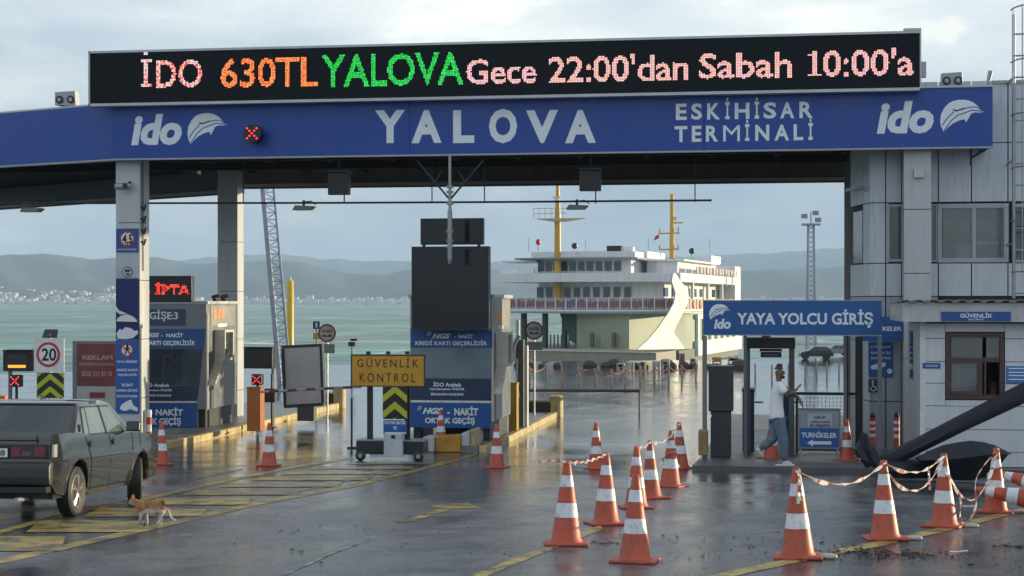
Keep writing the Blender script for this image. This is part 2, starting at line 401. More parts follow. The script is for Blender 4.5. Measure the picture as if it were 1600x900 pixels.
tag(sea.build('sea', sm, loc=(0, 0, 0)), kind='structure')
# hills across the gulf
hillm = M('wooded hillside', (.045, .062, .055), .9, var=.45, scale=.004, dirt=.2)
def hills(name, prof, d, front, seed, mat=hillm):
    rnd = random.Random(seed); b = MB(); n = 220; rows = 12
    x0, x1 = prof[0][0], prof[-1][0]; vs = []
    ph = [rnd.random()*6 for _ in range(12)]
    for r in range(rows+2):
        for i in range(n+1):
            px = x0+(x1-x0)*i/n
            for a, c in zip(prof, prof[1:]):
                if a[0] <= px <= c[0]: py = a[1]+(c[1]-a[1])*((px-a[0])/(c[0]-a[0])); break
            py += .8*math.sin(px*.11+ph[0])+.5*math.sin(px*.31+ph[1])+.35*math.sin(px*.83+ph[2])
            f = min(r/rows, 1); dd = d-front*(1-f)+(900 if r > rows else 0)
            top = EYE+(HZ-py)/FPX*d+4
            h = top*(f**1.25)*(1+.10*math.sin(f*3.1)*math.sin(px*.05+ph[3]+f*4)) if r <= rows else -3.4
            q = Pd(px, HZ, dd); vs.append((q.x, q.y, max(h, -3.4) if r > 0 else -3.4))
    fs = [(r*(n+1)+i, r*(n+1)+i+1, (r+1)*(n+1)+i+1, (r+1)*(n+1)+i) for r in range(rows+1) for i in range(n)]
    o = b.add(vs, fs).build(name, mat, smooth=True, loc=(0, 0, 0)); return tag(o, kind='structure')
hills('far_hills', [(-500,410),(0,415),(240,412),(330,403),(380,400),(440,398),(475,402),(502,408),(525,405),(550,409),(640,409),(760,412),(900,406),(1100,402),(1155,398),(1200,397),(1260,393),(1328,387),(1500,382),(2100,400)], 6600, 1300, 3)
hills('near_hills', [(-500,408),(-100,408),(0,402),(30,399),(90,400),(135,407),(230,404),(262,406),(300,416),(380,411),(440,410),(480,414),(520,425),(560,430),(595,433),(630,425),(660,420),(760,422),(900,428),(1155,426),(1260,421),(1328,419),(1500,412),(2100,420)], 4300, 1000, 5)
# far shore houses
hb = MB(); rr = random.Random(11)
for i in range(560):
    px = rr.choice([rr.uniform(-40, 240), rr.uniform(-40, 640), rr.uniform(240, 640), rr.uniform(1150, 1340)])
    k = rr.random()**2.2; hgt = 26 if px < 240 else 9
    py = 474.3-k*hgt*(.5+.5*rr.random()); f_ = (474.3-py)/60.0; d = 3290+f_*900
    q = Pd(px, py, d); s_ = rr.uniform(3, 8); hh = rr.uniform(3, 6)
    hb.box(q.x-s_, q.y, -3.4 if k < .05 else q.z-6, q.x+s_, q.y+8, q.z+hh)
tag(hb.build('shoreline_town', M('pale plaster', (.62, .60, .56), .8)), 'scattered pale houses of a town along the far shore below the hills', 'town', kind='stuff')
# haze over the gulf
hz = MB().box(-9900, -600, -4.6, 9900, 8400, 225).build('haze', M('haze', (1, 1, 1)), loc=(0, 0, 0)); hz['kind'] = 'stuff'
hm = bpy.data.materials.new('haze air'); hm.use_nodes = True; th_ = hm.node_tree; th_.nodes.clear()
pv = N(th_, 'ShaderNodeVolumePrincipled'); pv.inputs['Color'].default_value = (.52, .74, 1.0, 1); pv.inputs['Density'].default_value = .00018; pv.inputs['Anisotropy'].default_value = .0
ho = N(th_, 'ShaderNodeOutputMaterial'); th_.links.new(pv.outputs[0], ho.inputs['Volume'])
hz.data.materials.clear(); hz.data.materials.append(hm)
# ---------------------------------------------------------------- road markings
def pts_px(l): return [tuple(gp(*q)[:2]) for q in l]
ylw = M('worn road paint', (.40, .30, .075), .34, var=.3, scale=1.2, bump=.3, bscale=90)
def worn(m, amt):
    """lets the asphalt show through where the paint has worn off"""
    t = m.node_tree; p = t.nodes['Principled BSDF']; co = N(t, 'ShaderNodeTexCoord').outputs['Object']
    n = N(t, 'ShaderNodeTexNoise'); n.inputs['Scale'].default_value = 3.2; n.inputs['Detail'].default_value = 9; n.inputs['Roughness'].default_value = .72; t.links.new(co, n.inputs[0])
    f = ramp(t, n.outputs[0], [(amt, (0, 0, 0)), (amt+.16, (1, 1, 1))])
    src = p.inputs['Base Color'].links[0].from_socket
    t.links.new(mixc(t, f, (.05, .05, .05), src), p.inputs['Base Color'])
worn(ylw, .395)
def band(line, w0, w1):
    n = len(line); a = []; b_ = []
    for i, (x, y) in enumerate(line):
        w = w0+(w1-w0)*i/(n-1); a.append((x, y-w/2)); b_.append((x, y+w/2))
    return pts_px(a+b_[::-1])
def lerp_tab(tab, y):
    for (ya, xa), (yb, xb) in zip(tab, tab[1:]):
        if min(ya, yb) <= y <= max(ya, yb): return xa+(xb-xa)*(y-ya)/(yb-ya)
    return tab[-1][1]
top = [(860,-110),(832,0),(815,60),(795,140),(778,235),(765,290),(742,400),(728,470),(716,560)]
bot = [(905,-120),(878,0),(842,160),(815,280),(787,400),(757,560),(738,640),(722,700)]
marks = []
marks.append(ground_sheet('hatched_area_edge_line', band([(-120,905),(0,878),(160,842),(280,815),(400,787),(560,757),(640,738),(700,722),(745,709)], 9, 4), .004, ylw))
marks.append(ground_sheet('hatched_area_edge_line', band([(-110,862),(0,832),(60,815),(140,795),(235,778),(290,765),(400,742),(470,728),(545,717)], 7, 3), .004, ylw))
for yc, th2, sl_ in ((878,10,-.02),(852,13,.0),(824,11,.01),(802,8,.01),(785,6,.0),(771,4.2,.0),(759,3.6,.0),(749,3,.0),(740,2.6,.0),(732,2,.0),(725,1.6,0)):
    xa = lerp_tab(top, max(yc-8, 716)); xb = lerp_tab(bot, yc+2)
    if xb-xa < 20: continue
    marks.append(ground_sheet('hatch_stripe', pts_px([(xa+8, yc-th2), (xb-4, yc-th2+sl_*(xb-xa)), (xb-12, yc+th2*.75), (xa-16, yc+th2*.75)]), .008, ylw))
ground_sheet('direction_arrow_marking', pts_px([(628,815),(647,815),(708,795),(752,794),(729,786),(692,788),(665,791),(687,795)]), .004, ylw)
ground_sheet('lane_edge_marking', band([(700,930),(745,902),(800,879),(880,848),(940,824)], 13, 8), .004, ylw)
ground_sheet('lane_edge_marking', band([(1050,925),(1120,902),(1250,874),(1383,848),(1480,826),(1560,806),(1620,792)], 10, 7), .004, ylw)
whm = M('worn white road paint', (.42, .42, .40), .4, var=.3); worn(whm, .46)
for l in ([(440,770),(500,762),(560,748)], [(430,905),(520,865),(590,838)], [(305,747),(350,739),(380,733)]):
    ground_sheet('worn_lane_line', band(l, 3, 2), .004, whm)
# ---------------------------------------------------------------- pavement on the right, toll islands
pv0 = gp(1240, 739); pvx = gp(1080, 738).x
pavem = M('damp pavement', (.10, .10, .105), .45, var=.2, scale=1.4, bump=.3, dirt=.3)
ground_sheet('pavement', [(pvx, pv0.y), (30, pv0.y), (30, 46), (pvx, 46)], .10, pavem, thick=.3)
kerbm = M('painted kerb stone', (.55, .43, .20), .5, var=.25, scale=2.5, bump=.4, dirt=.55)
kerbg = M('grey kerb stone', (.30, .30, .29), .5, var=.2, scale=2, bump=.4, dirt=.4)
def island(px_a, px_b, w, back, m=kerbm):
    a, b_ = gp(*px_a), gp(*px_b); x = (a.x+b_.x)/2
    o = ground_sheet('toll_island', [(x-w, a.y), (x-.18, a.y), (x-.18, b_.y), (x-w, b_.y)], .14, conc, thick=.3)
    n = max(3, int((b_.y-a.y)/.9)); L = (b_.y-a.y)/n
    for i in range(n):
        y = a.y+i*L; zz = zg(y+L/2)
        MB().box(x-.172, y+.012, zz-.1, x, y+L-.012, zz+.15+random.uniform(-.004, .004)).build('kerb_stone', m, o, world=True, bevel=.02)
    return x, a.y, b_.y, o
IC = island((748, 707), (884, 650), 2.5, 0)
IL = island((200, 706), (552, 636), 2.9, 0)
# raised ends of the islands: low planters of kerb blocks
def block(name, lab, px0, py0, px1, py1, m, dp, Y, rows=None, m2=None):
    o = thing(name, lab, 'concrete block', (fx((px0+px1)/2, Y), Y+dp/2, fz((px0+px1)/2, py1, Y)))
    PB('block', m, o, px0, py0, px1, py1, Y, dp, bevel=.03)
    return o
# ================================================================ TOLL GANTRY
YG = 34.2; ZB, ZT = 4.62, 5.80
XL = fx(175, YG); XR = fx(1551, YG)
gan = thing('toll_gantry', 'long flat gantry roof over the toll lanes with a blue name band along its front', 'gantry', ((XL+XR)/2, YG, zg(YG)))
wA = Vector((XL, YG)); wB_ = Pd(-160, HZ, 39.6).xy; wC = Pd(-160, HZ, 60).xy; wD = Vector((fx(378, 45.4), 45.4))
YBK = 43.6
# blue band: three long panels with seams, the left one bends back
def vwall(p, q, z0, z1, th):
    p = Vector(p); q = Vector(q); t = (q-p).normalized(); n = Vector((t.y, -t.x))*th
    return [(p.x, p.y), (q.x, q.y), (q.x-n.x, q.y-n.y), (p.x-n.x, p.y-n.y)]
segs = [(XL+.004, fx(640, YG)-.004), (fx(640, YG)+.004, fx(1100, YG)-.004), (fx(1100, YG)+.004, XR)]
for a, b_ in segs: B('band_panel', blue, gan, (a, YG, ZB, b_, YG+.14, ZT))
MB().prism(vwall(wB_, wA, 0, 0, .14), ZB, ZT, 'z').build('band_panel', blue, gan, world=True)
B('band_backing', dark, gan, (XL+.02, YG+.142, ZB+.02, XR-.16, YG+.149, ZT-.02))
B('band_return', blue, gan, (XR-.002, YG+.142, ZB, XR-.14, YG+1.6, ZT))
B('band_lower_trim', steel, gan, (XL, YG-.03, ZB-.035, XR, YG+.1, ZB-.002))
B('band_cap', M('pale metal trim', (.5, .52, .54), .4, .3), gan, (XL, YG-.03, ZT+.002, XR, YG+.16, ZT+.04))
MB().prism(vwall(wB_, wA, 0, 0, .17), ZT+.002, ZT+.04, 'z').build('band_cap', MC['pale metal trim'], gan, world=True)
MB().prism(vwall(wB_, wA, 0, 0, .17), ZB-.035, ZB-.002, 'z').build('band_lower_trim', steel, gan, world=True)
# deck and beams
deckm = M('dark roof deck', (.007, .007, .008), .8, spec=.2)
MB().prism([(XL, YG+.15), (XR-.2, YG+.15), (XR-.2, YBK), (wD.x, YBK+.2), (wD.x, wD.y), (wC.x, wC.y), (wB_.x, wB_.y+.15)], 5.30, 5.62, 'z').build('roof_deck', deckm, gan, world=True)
beamm = M('dark steel beam', (.030, .029, .030), .7, spec=.2)  # one even, very dark colour for beams and rafters
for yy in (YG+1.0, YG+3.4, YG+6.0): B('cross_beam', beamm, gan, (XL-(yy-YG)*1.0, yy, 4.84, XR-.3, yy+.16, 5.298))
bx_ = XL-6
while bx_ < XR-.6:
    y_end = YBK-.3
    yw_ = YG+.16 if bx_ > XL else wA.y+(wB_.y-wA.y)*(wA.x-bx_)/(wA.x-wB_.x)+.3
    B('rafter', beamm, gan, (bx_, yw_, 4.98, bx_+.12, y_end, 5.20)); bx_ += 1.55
# galvanised braces seen as short pale strokes under the deck
for k, pxx in enumerate((40, 75, 110, 205, 270, 305, 360, 440, 520, 600, 640, 690, 770, 840, 930, 1000, 1080, 1165, 1250)):
    x = fx(pxx, YG+.6); 
    if x < XL+.1: continue
    MB().tube([(x, YG+.35, 4.70+.12*(k % 2)), (x+.42, YG+1.1, 4.80)], .022, 6).build('brace', M('worn galvanised brace', (.40, .36, .30), .6, .3), gan, world=True)
B('rear_fascia', M('grey flashing', (.10, .10, .11), .6), gan, (fx(380, YBK), YBK, ZB-.02, fx(1330, YBK), YBK+.1, 5.3))
B('rear_fascia_trim', M('pale flashing', (.34, .33, .32), .6), gan, (fx(380, YBK), YBK-.05, ZB+.03, fx(1330, YBK), YBK-.004, ZB+.11))
MB().prism(vwall(wC, wD, 0, 0, .1), ZB-.02, 5.3, 'z').build('rear_fascia', MC['grey flashing'], gan, world=True)
MB().prism(vwall(wC-Vector((0, .06)), wD-Vector((0, .06)), 0, 0, .04), ZB+.03, ZB+.11, 'z').build('rear_fascia_trim', MC['pale flashing'], gan, world=True)
for s in range(7):
    x = XL-4.5+s*.7; B('purlin', MC['worn galvanised brace'], gan, (x, YG+2.6-s*.2, 4.9, x+.5, YG+2.65-s*.2, 4.94))
# columns: cladding boxes with horizontal joints
colm = M('column cladding', (.50, .52, .54), .38, .2, var=.05, scale=1, dirt=.12, streak=True)
def column(px0, px1, Y, dp, zt, joints, m=colm):
    x0, x1 = fx(px0, Y), fx(px1, Y); z0 = zg(Y)-.05
    o = B('column', M('column core', (.05, .05, .05), .7), gan, (x0+.03, Y+.03, z0, x1-.03, Y+dp-.03, zt))
    zs = [z0]+[fz((px0+px1)/2, j, Y) for j in sorted(joints, reverse=True)]+[zt]
    for a, b_ in zip(zs, zs[1:]):
        B('cladding_panel', m, o, (x0, Y, a+.008, x1, Y+dp, b_-.008))
    return o
YC1 = YG+.30
c1 = column(181, 218.5, YC1, .55, ZB+.3, [348, 438, 530, 622])
c2 = column(340, 371, 42.4, .52, 5.2, [378, 455, 530, 610])
c3 = column(1412.5, 1455, YG+.30, .5, ZB+.3, [327, 427, 560])
B('junction_box', MC['pale metal trim'], c3, (fx(1428, YG+.2), YG+.18, fz(1435, 276, YG), fx(1443, YG+.2), YG+.298, fz(1435, 262, YG)))
# cables along the lit side of the front column
cb = MB(); xs = fx(218.5, YC1)
cb.tube([(xs+.02, YC1+.12, 4.6), (xs+.022, YC1+.12, 3.3), (xs+.02, YC1+.14, 2.2)], .012, 6)
for zz in (3.6, 3.35, 3.1, 2.85): cb.tube([(xs+.015, YC1+.06, zz), (xs+.02, YC1+.2, zz-.08), (xs+.02, YC1+.3, zz+.05)], .018, 5)
cb.build('cable_run', dark, c1, world=True)
# lettering on the band: one mesh per sign, letters are flat print on it
def logo_ido(px0, py0, px1, py1, epx0, epx1, epy0, epy1, mat, bgm, parent, Y):
    t_ = ptext('ido_lettering', 'ido', px0, py0, px1, py1, Y, mat, parent, bold=.045, shear=.18)
    pmark(epx0, epy0, epx1, epy1, Y, mat, bgm, parent)
logo_ido(205, 178, 284, 227, 293, 355, 176, 225, lett, blue, gan, YG)
logo_ido(1370, 158, 1459, 209, 1469, 1538, 155, 206, lett, blue, gan, YG)
for ch_, a_, c_ in (('Y', 586, 633), ('A', 643, 690), ('L', 708, 741), ('O', 764, 808), ('V', 822, 872), ('A', 883, 931)): ptext('band_letter', ch_, a_, 172 if ch_ != 'O' else 170, c_, 223.5 if ch_ != 'O' else 224, YG, lett, gan, bold=.045)
for row_, ya_, yb_, items_ in ((0, 162, 187.5, (('E',1056,1073),('S',1080,1097),('K',1105,1125),('İ',1133,1140),('H',1148,1171),('İ',1179,1186),('S',1193,1213),('A',1219,1241),('R',1249,1270))),
                          (1, 197, 222, (('T',1054,1074),('E',1081,1096),('R',1103,1122),('M',1130,1156),('İ',1164,1171),('N',1180,1202),('A',1210,1233),('L',1240,1255),('İ',1263,1270)))):
    for ch_, a_, c_ in items_:
        dy_ = -(a_-1055)*.016; ptext('terminal_letter', ch_, a_, ya_+dy_-(8.5 if ch_ == 'İ' else 0), c_, yb_+dy_, YG, lett, gan, bold=0 if ch_ == 'M' else .03)
# ---------------------------------------------------------------- LED text board
YL = YG-.28
led = thing('led_text_board', 'long black LED board with lit red, orange and green words above the blue gantry band', 'led board', ((fx(140, YL)+fx(1437, YL))/2, YL+.2, ZT+.04))
ZL0, ZL1 = fz(800, 149, YL), fz(800, 67.5, YL)
scr = M('led screen face', (.005, .009, .013), .6, var=.3, scale=1, spec=.2)
xa, xb = fx(141, YL), fx(1437, YL)
nmod = 12
for i in range(nmod):
    w = (xb-xa)/nmod; B('led_module', scr, led, (xa+i*w+.002, YL, ZL0, xa+(i+1)*w-.002, YL+.22, ZL1))
B('board_back', black, led, (xa, YL+.222, ZL0, xb, YL+.248, ZL1))
B('board_casing', MC['pale metal trim'], led, (xa-.03, YL-.02, ZL1+.002, xb+.0, YL+.25, ZL1+.05), (xa-.03, YL-.02, ZL0-.06, xb, YL+.25, ZL0-.002), (xa-.04, YL-.02, ZL0-.06, xa-.003, YL+.25, ZL1+.05), (xb+.002, YL-.02, ZL0-.02, xb+.03, YL+.25, ZL1+.08), (fx(1412, YL), YL-.03, ZL1+.052, xb+.03, YL+.2, ZL1+.10))
B('power_box', steel, led, (xb+.032, YL+.02, fz(1440, 120, YL), xb+.13, YL+.2, fz(1440, 96, YL)))
def emi(name, c, e): return M(name, tuple(x*.3 for x in c), .5, emit=c, es=e*.78, var=0)
pal = {'white': [emi('led pinkish white', (1, .62, .60), 1.0), emi('led red', (1, .10, .07), 1.1), emi('led white', (.85, .85, .80), .95)],
       'orange': [emi('led orange', (1, .20, .04), 1.1), emi('led amber', (1, .38, .10), 1.1), MC['led red']],
       'green': [emi('led green', (.02, .75, .06), .9), emi('led light green', (.06, .9, .25), .9), emi('led dark green', (.01, .45, .08), .9)],
       'pink': [emi('led pink', (1, .46, .42), 1.0), emi('led salmon', (1, .55, .42), 1.0), emi('led rose', (1, .62, .72), 1.0)],
       'mixed': [MC['led pink'], MC['led orange'], MC['led pinkish white']]}
def led_text(s, px0, py0, px1, py1, Y, mats, parent, pitch=.031, bold=.0, wts=(5, 3, 2), seed=1, name='lit_letters'):
    xm = (px0+px1)/2; X0, X1, Z0, Z1 = fx(px0, Y), fx(px1, Y), fz(xm, py1, Y), fz(xm, py0, Y)
    vs, ts, _ = text_raw(s, bold); P_ = [(X0+(X1-X0)*v[0], Z0+(Z1-Z0)*v[1]) for v in vs]
    cells = set()
    for t in ts:
        (ax, az), (bx, bz), (cx, cz) = (P_[i] for i in t)
        den = (bz-cz)*(ax-cx)+(cx-bx)*(az-cz)
        if abs(den) < 1e-12: continue
        for i in range(int(min(ax, bx, cx)/pitch)-1, int(max(ax, bx, cx)/pitch)+2):
            for j in range(int(min(az, bz, cz)/pitch)-1, int(max(az, bz, cz)/pitch)+2):
                x, z = i*pitch, j*pitch
                u = ((bz-cz)*(x-cx)+(cx-bx)*(z-cz))/den; v = ((cz-az)*(x-cx)+(ax-cx)*(z-cz))/den
                if u >= -.02 and v >= -.02 and u+v <= 1.02: cells.add((i, j))
    b = MB(); rn = random.Random(seed); h = pitch*.40
    for i, j in sorted(cells):
        b.k = rn.choices((0, 1, 2), wts)[0]; x, z = i*pitch, j*pitch
        b.add([(x-h, Y-.006, z-h), (x+h, Y-.006, z-h), (x+h, Y-.006, z+h), (x-h, Y-.006, z+h)], [(0, 1, 2, 3)])
    o = b.build(name, mats, parent, world=True); o['kind'] = 'stuff'; return o
for s, x0, y0, x1, y1, pl, w in (('DO', 244, 93, 316, 137, 'white', (4, 4, 3)), ('630TL', 345, 90, 497, 136, 'orange', (5, 4, 1)), ('YALOVA', 503, 84, 724, 134, 'green', (6, 2, 2)),
        ('Gece', 729, 92, 838, 131, 'pink', (4, 2, 4)), ("22:00'dan", 857, 85, 1076, 128, 'pink', (3, 5, 2)), ('Sabah', 1093, 82, 1237, 122, 'pink', (4, 4, 3)), ("0:00'a", 1286, 76, 1428, 119, 'pink', (5, 2, 3))):
    led_text(s, x0, y0, x1, y1, YL, pal[pl], led, bold=.012, wts=w, seed=len(s)+x0)
def led_rects(rects, Y, mats, parent, pitch=.031, wts=(4, 4, 3), seed=5):
    b = MB(); rn = random.Random(seed); h = pitch*.4; done = set()
    for x0, y0, x1, y1 in rects:
        for i in range(math.ceil(fx(x0, Y)/pitch), int(math.floor(fx(x1, Y)/pitch))+1):
            for j in range(math.ceil(fz(x0, y1, Y)/pitch), int(math.floor(fz(x0, y0, Y)/pitch))+1):
                if (i, j) in done: continue
                done.add((i, j)); b.k = rn.choices((0, 1, 2), wts)[0]; x, z = i*pitch, j*pitch
                b.add([(x-h, Y-.006, z-h), (x+h, Y-.006, z-h), (x+h, Y-.006, z+h), (x-h, Y-.006, z+h)], [(0, 1, 2, 3)])
    b.build('lit_letters', mats, parent, world=True)['kind'] = 'stuff'
led_rects([(220, 132, 237, 137), (220, 93, 237, 98), (225.5, 95, 232, 136), (225.5, 81, 232, 87)], YL, pal['white'], led)
led_rects([(1262, 115, 1283, 119.5), (1269.5, 80, 1276, 118), (1263, 84, 1271, 88)], YL, pal['pink'], led, seed=8)
# ---------------------------------------------------------------- things fixed to the gantry
def flood(px, py0, py1, w, Y, lab, tilt=0):
    o = thing('twin_floodlight', lab, 'floodlight', (fx(px, Y), Y, ZT+.045), tilt, 'twin floodlights on the gantry roof')
    s = dep(px, Y)/FPX; h = (py1-py0)*s; ww = w*s/2
    MB().prism([(-ww, .06), (ww, .03), (ww-.02, h), (-ww, h-.02)], 0, .22).build('lamp_box', steel, o, bevel=.01)
    for q in (-.5, .5):
        l = MB().lathe([(.085, -.03), (.085, .0), (.05, .001)], (q*ww*1.05, 0, h*.48), 16, 'y').build('lens', black, o)
        MB().lathe([(.045, -.034), (.045, -.031)], (q*ww*1.05, 0, h*.48), 12, 'y').build('glass_disc', steel, l)
    B('mounting_foot', dark, o, (-.1, .02, -.01, .1, .18, .07), world=False)
flood(102, 142, 168, 35, dep(102, 36)*0+35.0, 'grey twin floodlight on the left wing of the gantry, left of the text board')
flood(1488, 109, 135, 33, YG+.5, 'grey twin floodlight on the gantry roof right of the text board')
o = thing('roof_antenna_pole', 'short slanting grey antenna beside the right floodlight', 'antenna', (fx(1540, YG+.6), YG+.6, ZT+.02))
MB().tube([(0, 0, 0), (.04, 0, .12), (.10, 0, .38)], [.03, .035, .05], 8).build('mast', steel, o)
B('foot_plate', steel, o, (-.22, -.1, -.01, .06, .1, .03), world=False)
# lane signal on the band (round black lamp with a red cross)
def cross_signal(px, py, s_px, Y, lab, round_=False, pole_to=None, grp='lane signals showing a red cross'):
    s = dep(px, Y)/FPX; r = s_px*s/2
    z = fz(px, py, Y); x = fx(px, Y)
    o = thing('lane_signal', lab, 'lane signal', (x, Y, z if pole_to is None else pole_to), 0, grp)
    dz = 0 if pole_to is None else z-pole_to
    if round_: MB().lathe([(r*1.15, -.10), (r*1.15, .12), (r*.8, .2)], (0, 0, dz), 22, 'y').build('signal_housing', black, o)
    else: B('signal_housing', black, o, (-r, -.06, dz-r, r, .1, dz+r), world=False, bevel=.02)
    k = r*.62; b = MB(); c_ = emi('lamp red', (1, .05, .06), 1.6)
    ny = -.105 if round_ else -.065
    for sg in (1, -1):
        for q in range(5):
            u = (-1+q*.5)*k
            if q == 2 and sg < 0: continue
            b.lathe([(k*.20, ny-.012), (k*.20, ny)], (u, 0, dz+u*sg), 8, 'y')
    b.build('lit_cross', c_, o)
    if pole_to is not None: MB().tube([(0, .03, 0), (0, .03, dz-r+.01)], .035, 8).build('pole', dark, o)
    else: B('bracket', dark, o, (-.04, .1, dz-.04, .04, .22, dz+.04), world=False)
    return o
cross_signal(396, 209, 25, YG-.24, 'round black signal with a red cross on the blue gantry band', True)
# black speed boxes hanging below the band
for px0, px1, py0, py1, lab in ((512, 544, 269, 304, 'black box lamp hanging under the gantry roof left of the central pole'), (905, 938, 265, 298, 'black box lamp hanging under the gantry roof right of the central pole')):
    Y = YG+.5; o = thing('hanging_signal_box', lab, 'signal box', (fx((px0+px1)/2, Y), Y, fz(px0, py1, Y)), 0, 'black boxes hanging under the gantry')
    PB('box_housing', black, o, px0, py0, px1, py1, Y, .22, bevel=.015)
    PB('visor', dark, o, px0-1, py0-3, px1+1, py0-.3, Y-.1, .34)
    MB().tube([(fx((px0+px1)/2, Y), Y+.1, fz(px0, py0-3, Y)), (fx((px0+px1)/2, Y), Y+.1, 5.0)], .03, 6).build('drop_rod', dark, o, world=True)
    MB().tube([(fx(px1-8, Y), Y+.1, fz(px0, py1, Y)), (fx(px1-8, Y), Y+.1, fz(px0, 318, Y))], .015, 6).build('drop_rod', dark, o, world=True)
# the long pipe and its drop rods
Yp = YG+.9
pipe = thing('hanging_pipe_rail', 'thin dark conduit pipe hanging level below the gantry across the lanes', 'pipe', (fx(700, Yp), Yp, 3.5))
P_ = [(fx(x, Yp), Yp, fz(x, y, Yp)) for x, y in ((-20, 317.5), (180, 317.5), (520, 317), (800, 315.5), (1112, 313))]
MB().tube(P_, .022, 8).build('pipe', dark, pipe, world=True)
for px, py in ((675, 292), (757, 292), (1086, 287), (205, 300), (380, 296)):
    MB().tube([(fx(px, Yp), Yp, fz(px, py, Yp)+.55), (fx(px, Yp), Yp, fz(px, 316, Yp))], .013, 6).build('drop_rod', dark, pipe, world=True)
for i, (px, py, lab) in enumerate(((50, 328, 'flat grey lamp hanging under the left wing of the gantry'), (475, 325, 'flat grey lamp on the pipe between the rear column and the central pole'), (902, 324, 'flat grey lamp on the pipe above the ferry'))):
    s = dep(px, Yp)/FPX; o = thing('hanging_flat_lamp', lab, 'lamp', (fx(px, Yp), Yp, fz(px, py, Yp)), 0, 'flat lamps hanging under the gantry')
    MB().prism([(-17*s, -.045), (11*s, -.045), (17*s, .035), (-12*s, .055)], -.12, .16).build('lamp_body', M('lamp grey green', (.16, .17, .14), .5), o)
    B('clamp', dark, o, (-.03, -.02, .05, .02, .02, .17), world=False)
    MB().tube([(.0, 0, .13), (.16, 0, .15), (.26, 0, .07)], .012, 5).build('cable', dark, o)
# central camera pole under the gantry with its V braces
Yq = YG-.15
o = thing('hanging_camera_pole', 'grey pole with V braces hanging from the gantry before the black screens', 'camera pole', (fx(703, Yq), Yq, fz(703, 412, Yq)))
f3 = lambda x, y: (fx(x, Yq), Yq, fz(x, y, Yq))
MB().tube([f3(703, 243), f3(703, 345)], .032, 8).build('pole', steel, o, world=True)
MB().tube([f3(703, 328), f3(703, 404), f3(702.5, 412)], [.05, .05, .03], 10).build('lower_tube', steel, o, world=True)
for q in ((652, 252), (756, 250)): MB().tube([f3(*q), f3(703, 312)], .022, 6).build('brace', dark, o, world=True)
for q in ((676, 290), (729, 287)): MB().tube([f3(*q), f3(690 if q[0] < 700 else 716, 268)], .016, 6).build('brace', dark, o, world=True)
cl = MB()
for y in (292, 300, 318, 361, 376, 386): cl.lathe([(.075, -.025), (.075, .025)], f3(703, y), 8)
cl.build('clamps', MC['worn galvanised brace'], o, world=True)
# cctv cameras
def cctv(px, py, Y, lab, left=True):
    x, z = fx(px, Y), fz(px, py, Y); sg = -1 if left else 1
    o = thing('cctv_camera', lab, 'camera', (x, Y, z), 0, 'cctv cameras')
    MB().tube([(.10*-sg, .05, .1), (.04*-sg, 0, .02), (0, 0, 0)], .03, 8).build('bracket', dark, o)
    MB().tube([(.12, -.03, .0), (-.02, -.10, -.01), (-.18, -.16, -.02)], [.065, .075, .07], 12).build('camera_body', steel, o)
    MB().lathe([(.055, -.02), (.055, .0)], (.06, -.16, 0), 12, 'y').build('lens', black, o)
cctv(196, 291, YC1-.12, 'grey bullet camera near the top of the front left column')
# ---------------------------------------------------------------- boards on the front left column
def board(name, lab, cat, px0, py0, px1, py1, Y, mat, group=None, dp=.02, grouping=None):
    o = thing(name, lab, cat, (fx((px0+px1)/2, Y), Y, fz((px0+px1)/2, py1, Y)), 0, group)
    PB('board_face', mat, o, px0, py0, px1, py1, Y-dp, dp-.002); return o
def ring_sign(px, py, r_px, Y, parent, rm=redp, fm=lettw, inner=.80):
    s = dep(px, Y)/FPX; r = r_px*s; c_ = (fx(px, Y), Y, fz(px, py, Y))
    a = MB().lathe([(r, -.006), (r, 0)], c_, 32, 'y').build('sign_ring', rm, parent, world=True)
    return MB().lathe([(r*inner, -.010), (r*inner, -.006)], c_, 32, 'y').build('sign_disc', fm, parent, world=True)
YS = YC1-.004
o = board('height_limit_sign', 'blue square sign with a round 4.5 height limit on the front left column', 'sign', 181.5, 357, 216, 394, YS, sblue)
ring_sign(199, 373, 12.5, YS-.022, o)
ptext('lettering', '4.5', 191, 366, 207, 381, YS-.034, black, o, bold=.03)
ptext('lettering', 'AZAMİ YÜKSEKLİK', 183, 388, 214, 391, YS-.022, lettw, o)
b = MB()
for sg in (1, -1):
    x, z = fx(199, YS-.034), fz(199, 373+sg*10.5, YS); b.prism([(x-.035, z+sg*.0), (x+.035, z), (x, z+sg*.035)], YS-.037, YS-.033)
b.build('arrow_mark', black, o, world=True)
o = board('round_notice', 'small pale square notice with a round camera symbol on the front left column', 'sign', 181.5, 414, 216, 434, YS, M('pale notice', (.45, .50, .55), .5))
ring_sign(199, 425, 8.5, YS-.022, o, navy, MC['pale notice'], .86)
PB('camera_symbol', navy, o, 195, 421, 203, 425, YS-.036, .004); PB('camera_symbol', navy, o, 197, 427, 202, 430, YS-.036, .004)
o = board('advert_poster', 'tall dark blue poster with white cloud shapes on the front left column', 'poster', 181, 435.5, 217, 529.5, YS, M('deep blue print', (.004, .014, .115), .4))
def blobs(name, outl, m, parent, Y): return MB().prism([(fx(x, Y), fz(x, y, Y)) for x, y in outl], Y-.005, Y).build(name, m, parent, world=True)
blobs('pale_arc', [(182,502),(184,497),(190,493),(199,491),(207,494),(213,499),(215,503)], lettw, o, YS-.022)
blobs('dark_strip', [(181,503),(217,503),(217,506),(181,505)], black, o, YS-.022)
blobs('pale_shape', [(182,521),(187,514),(191,516),(196,511),(205,513),(210,517),(215,516),(216,521),(208,528),(196,530),(184,529)], lettw, o, YS-.022)
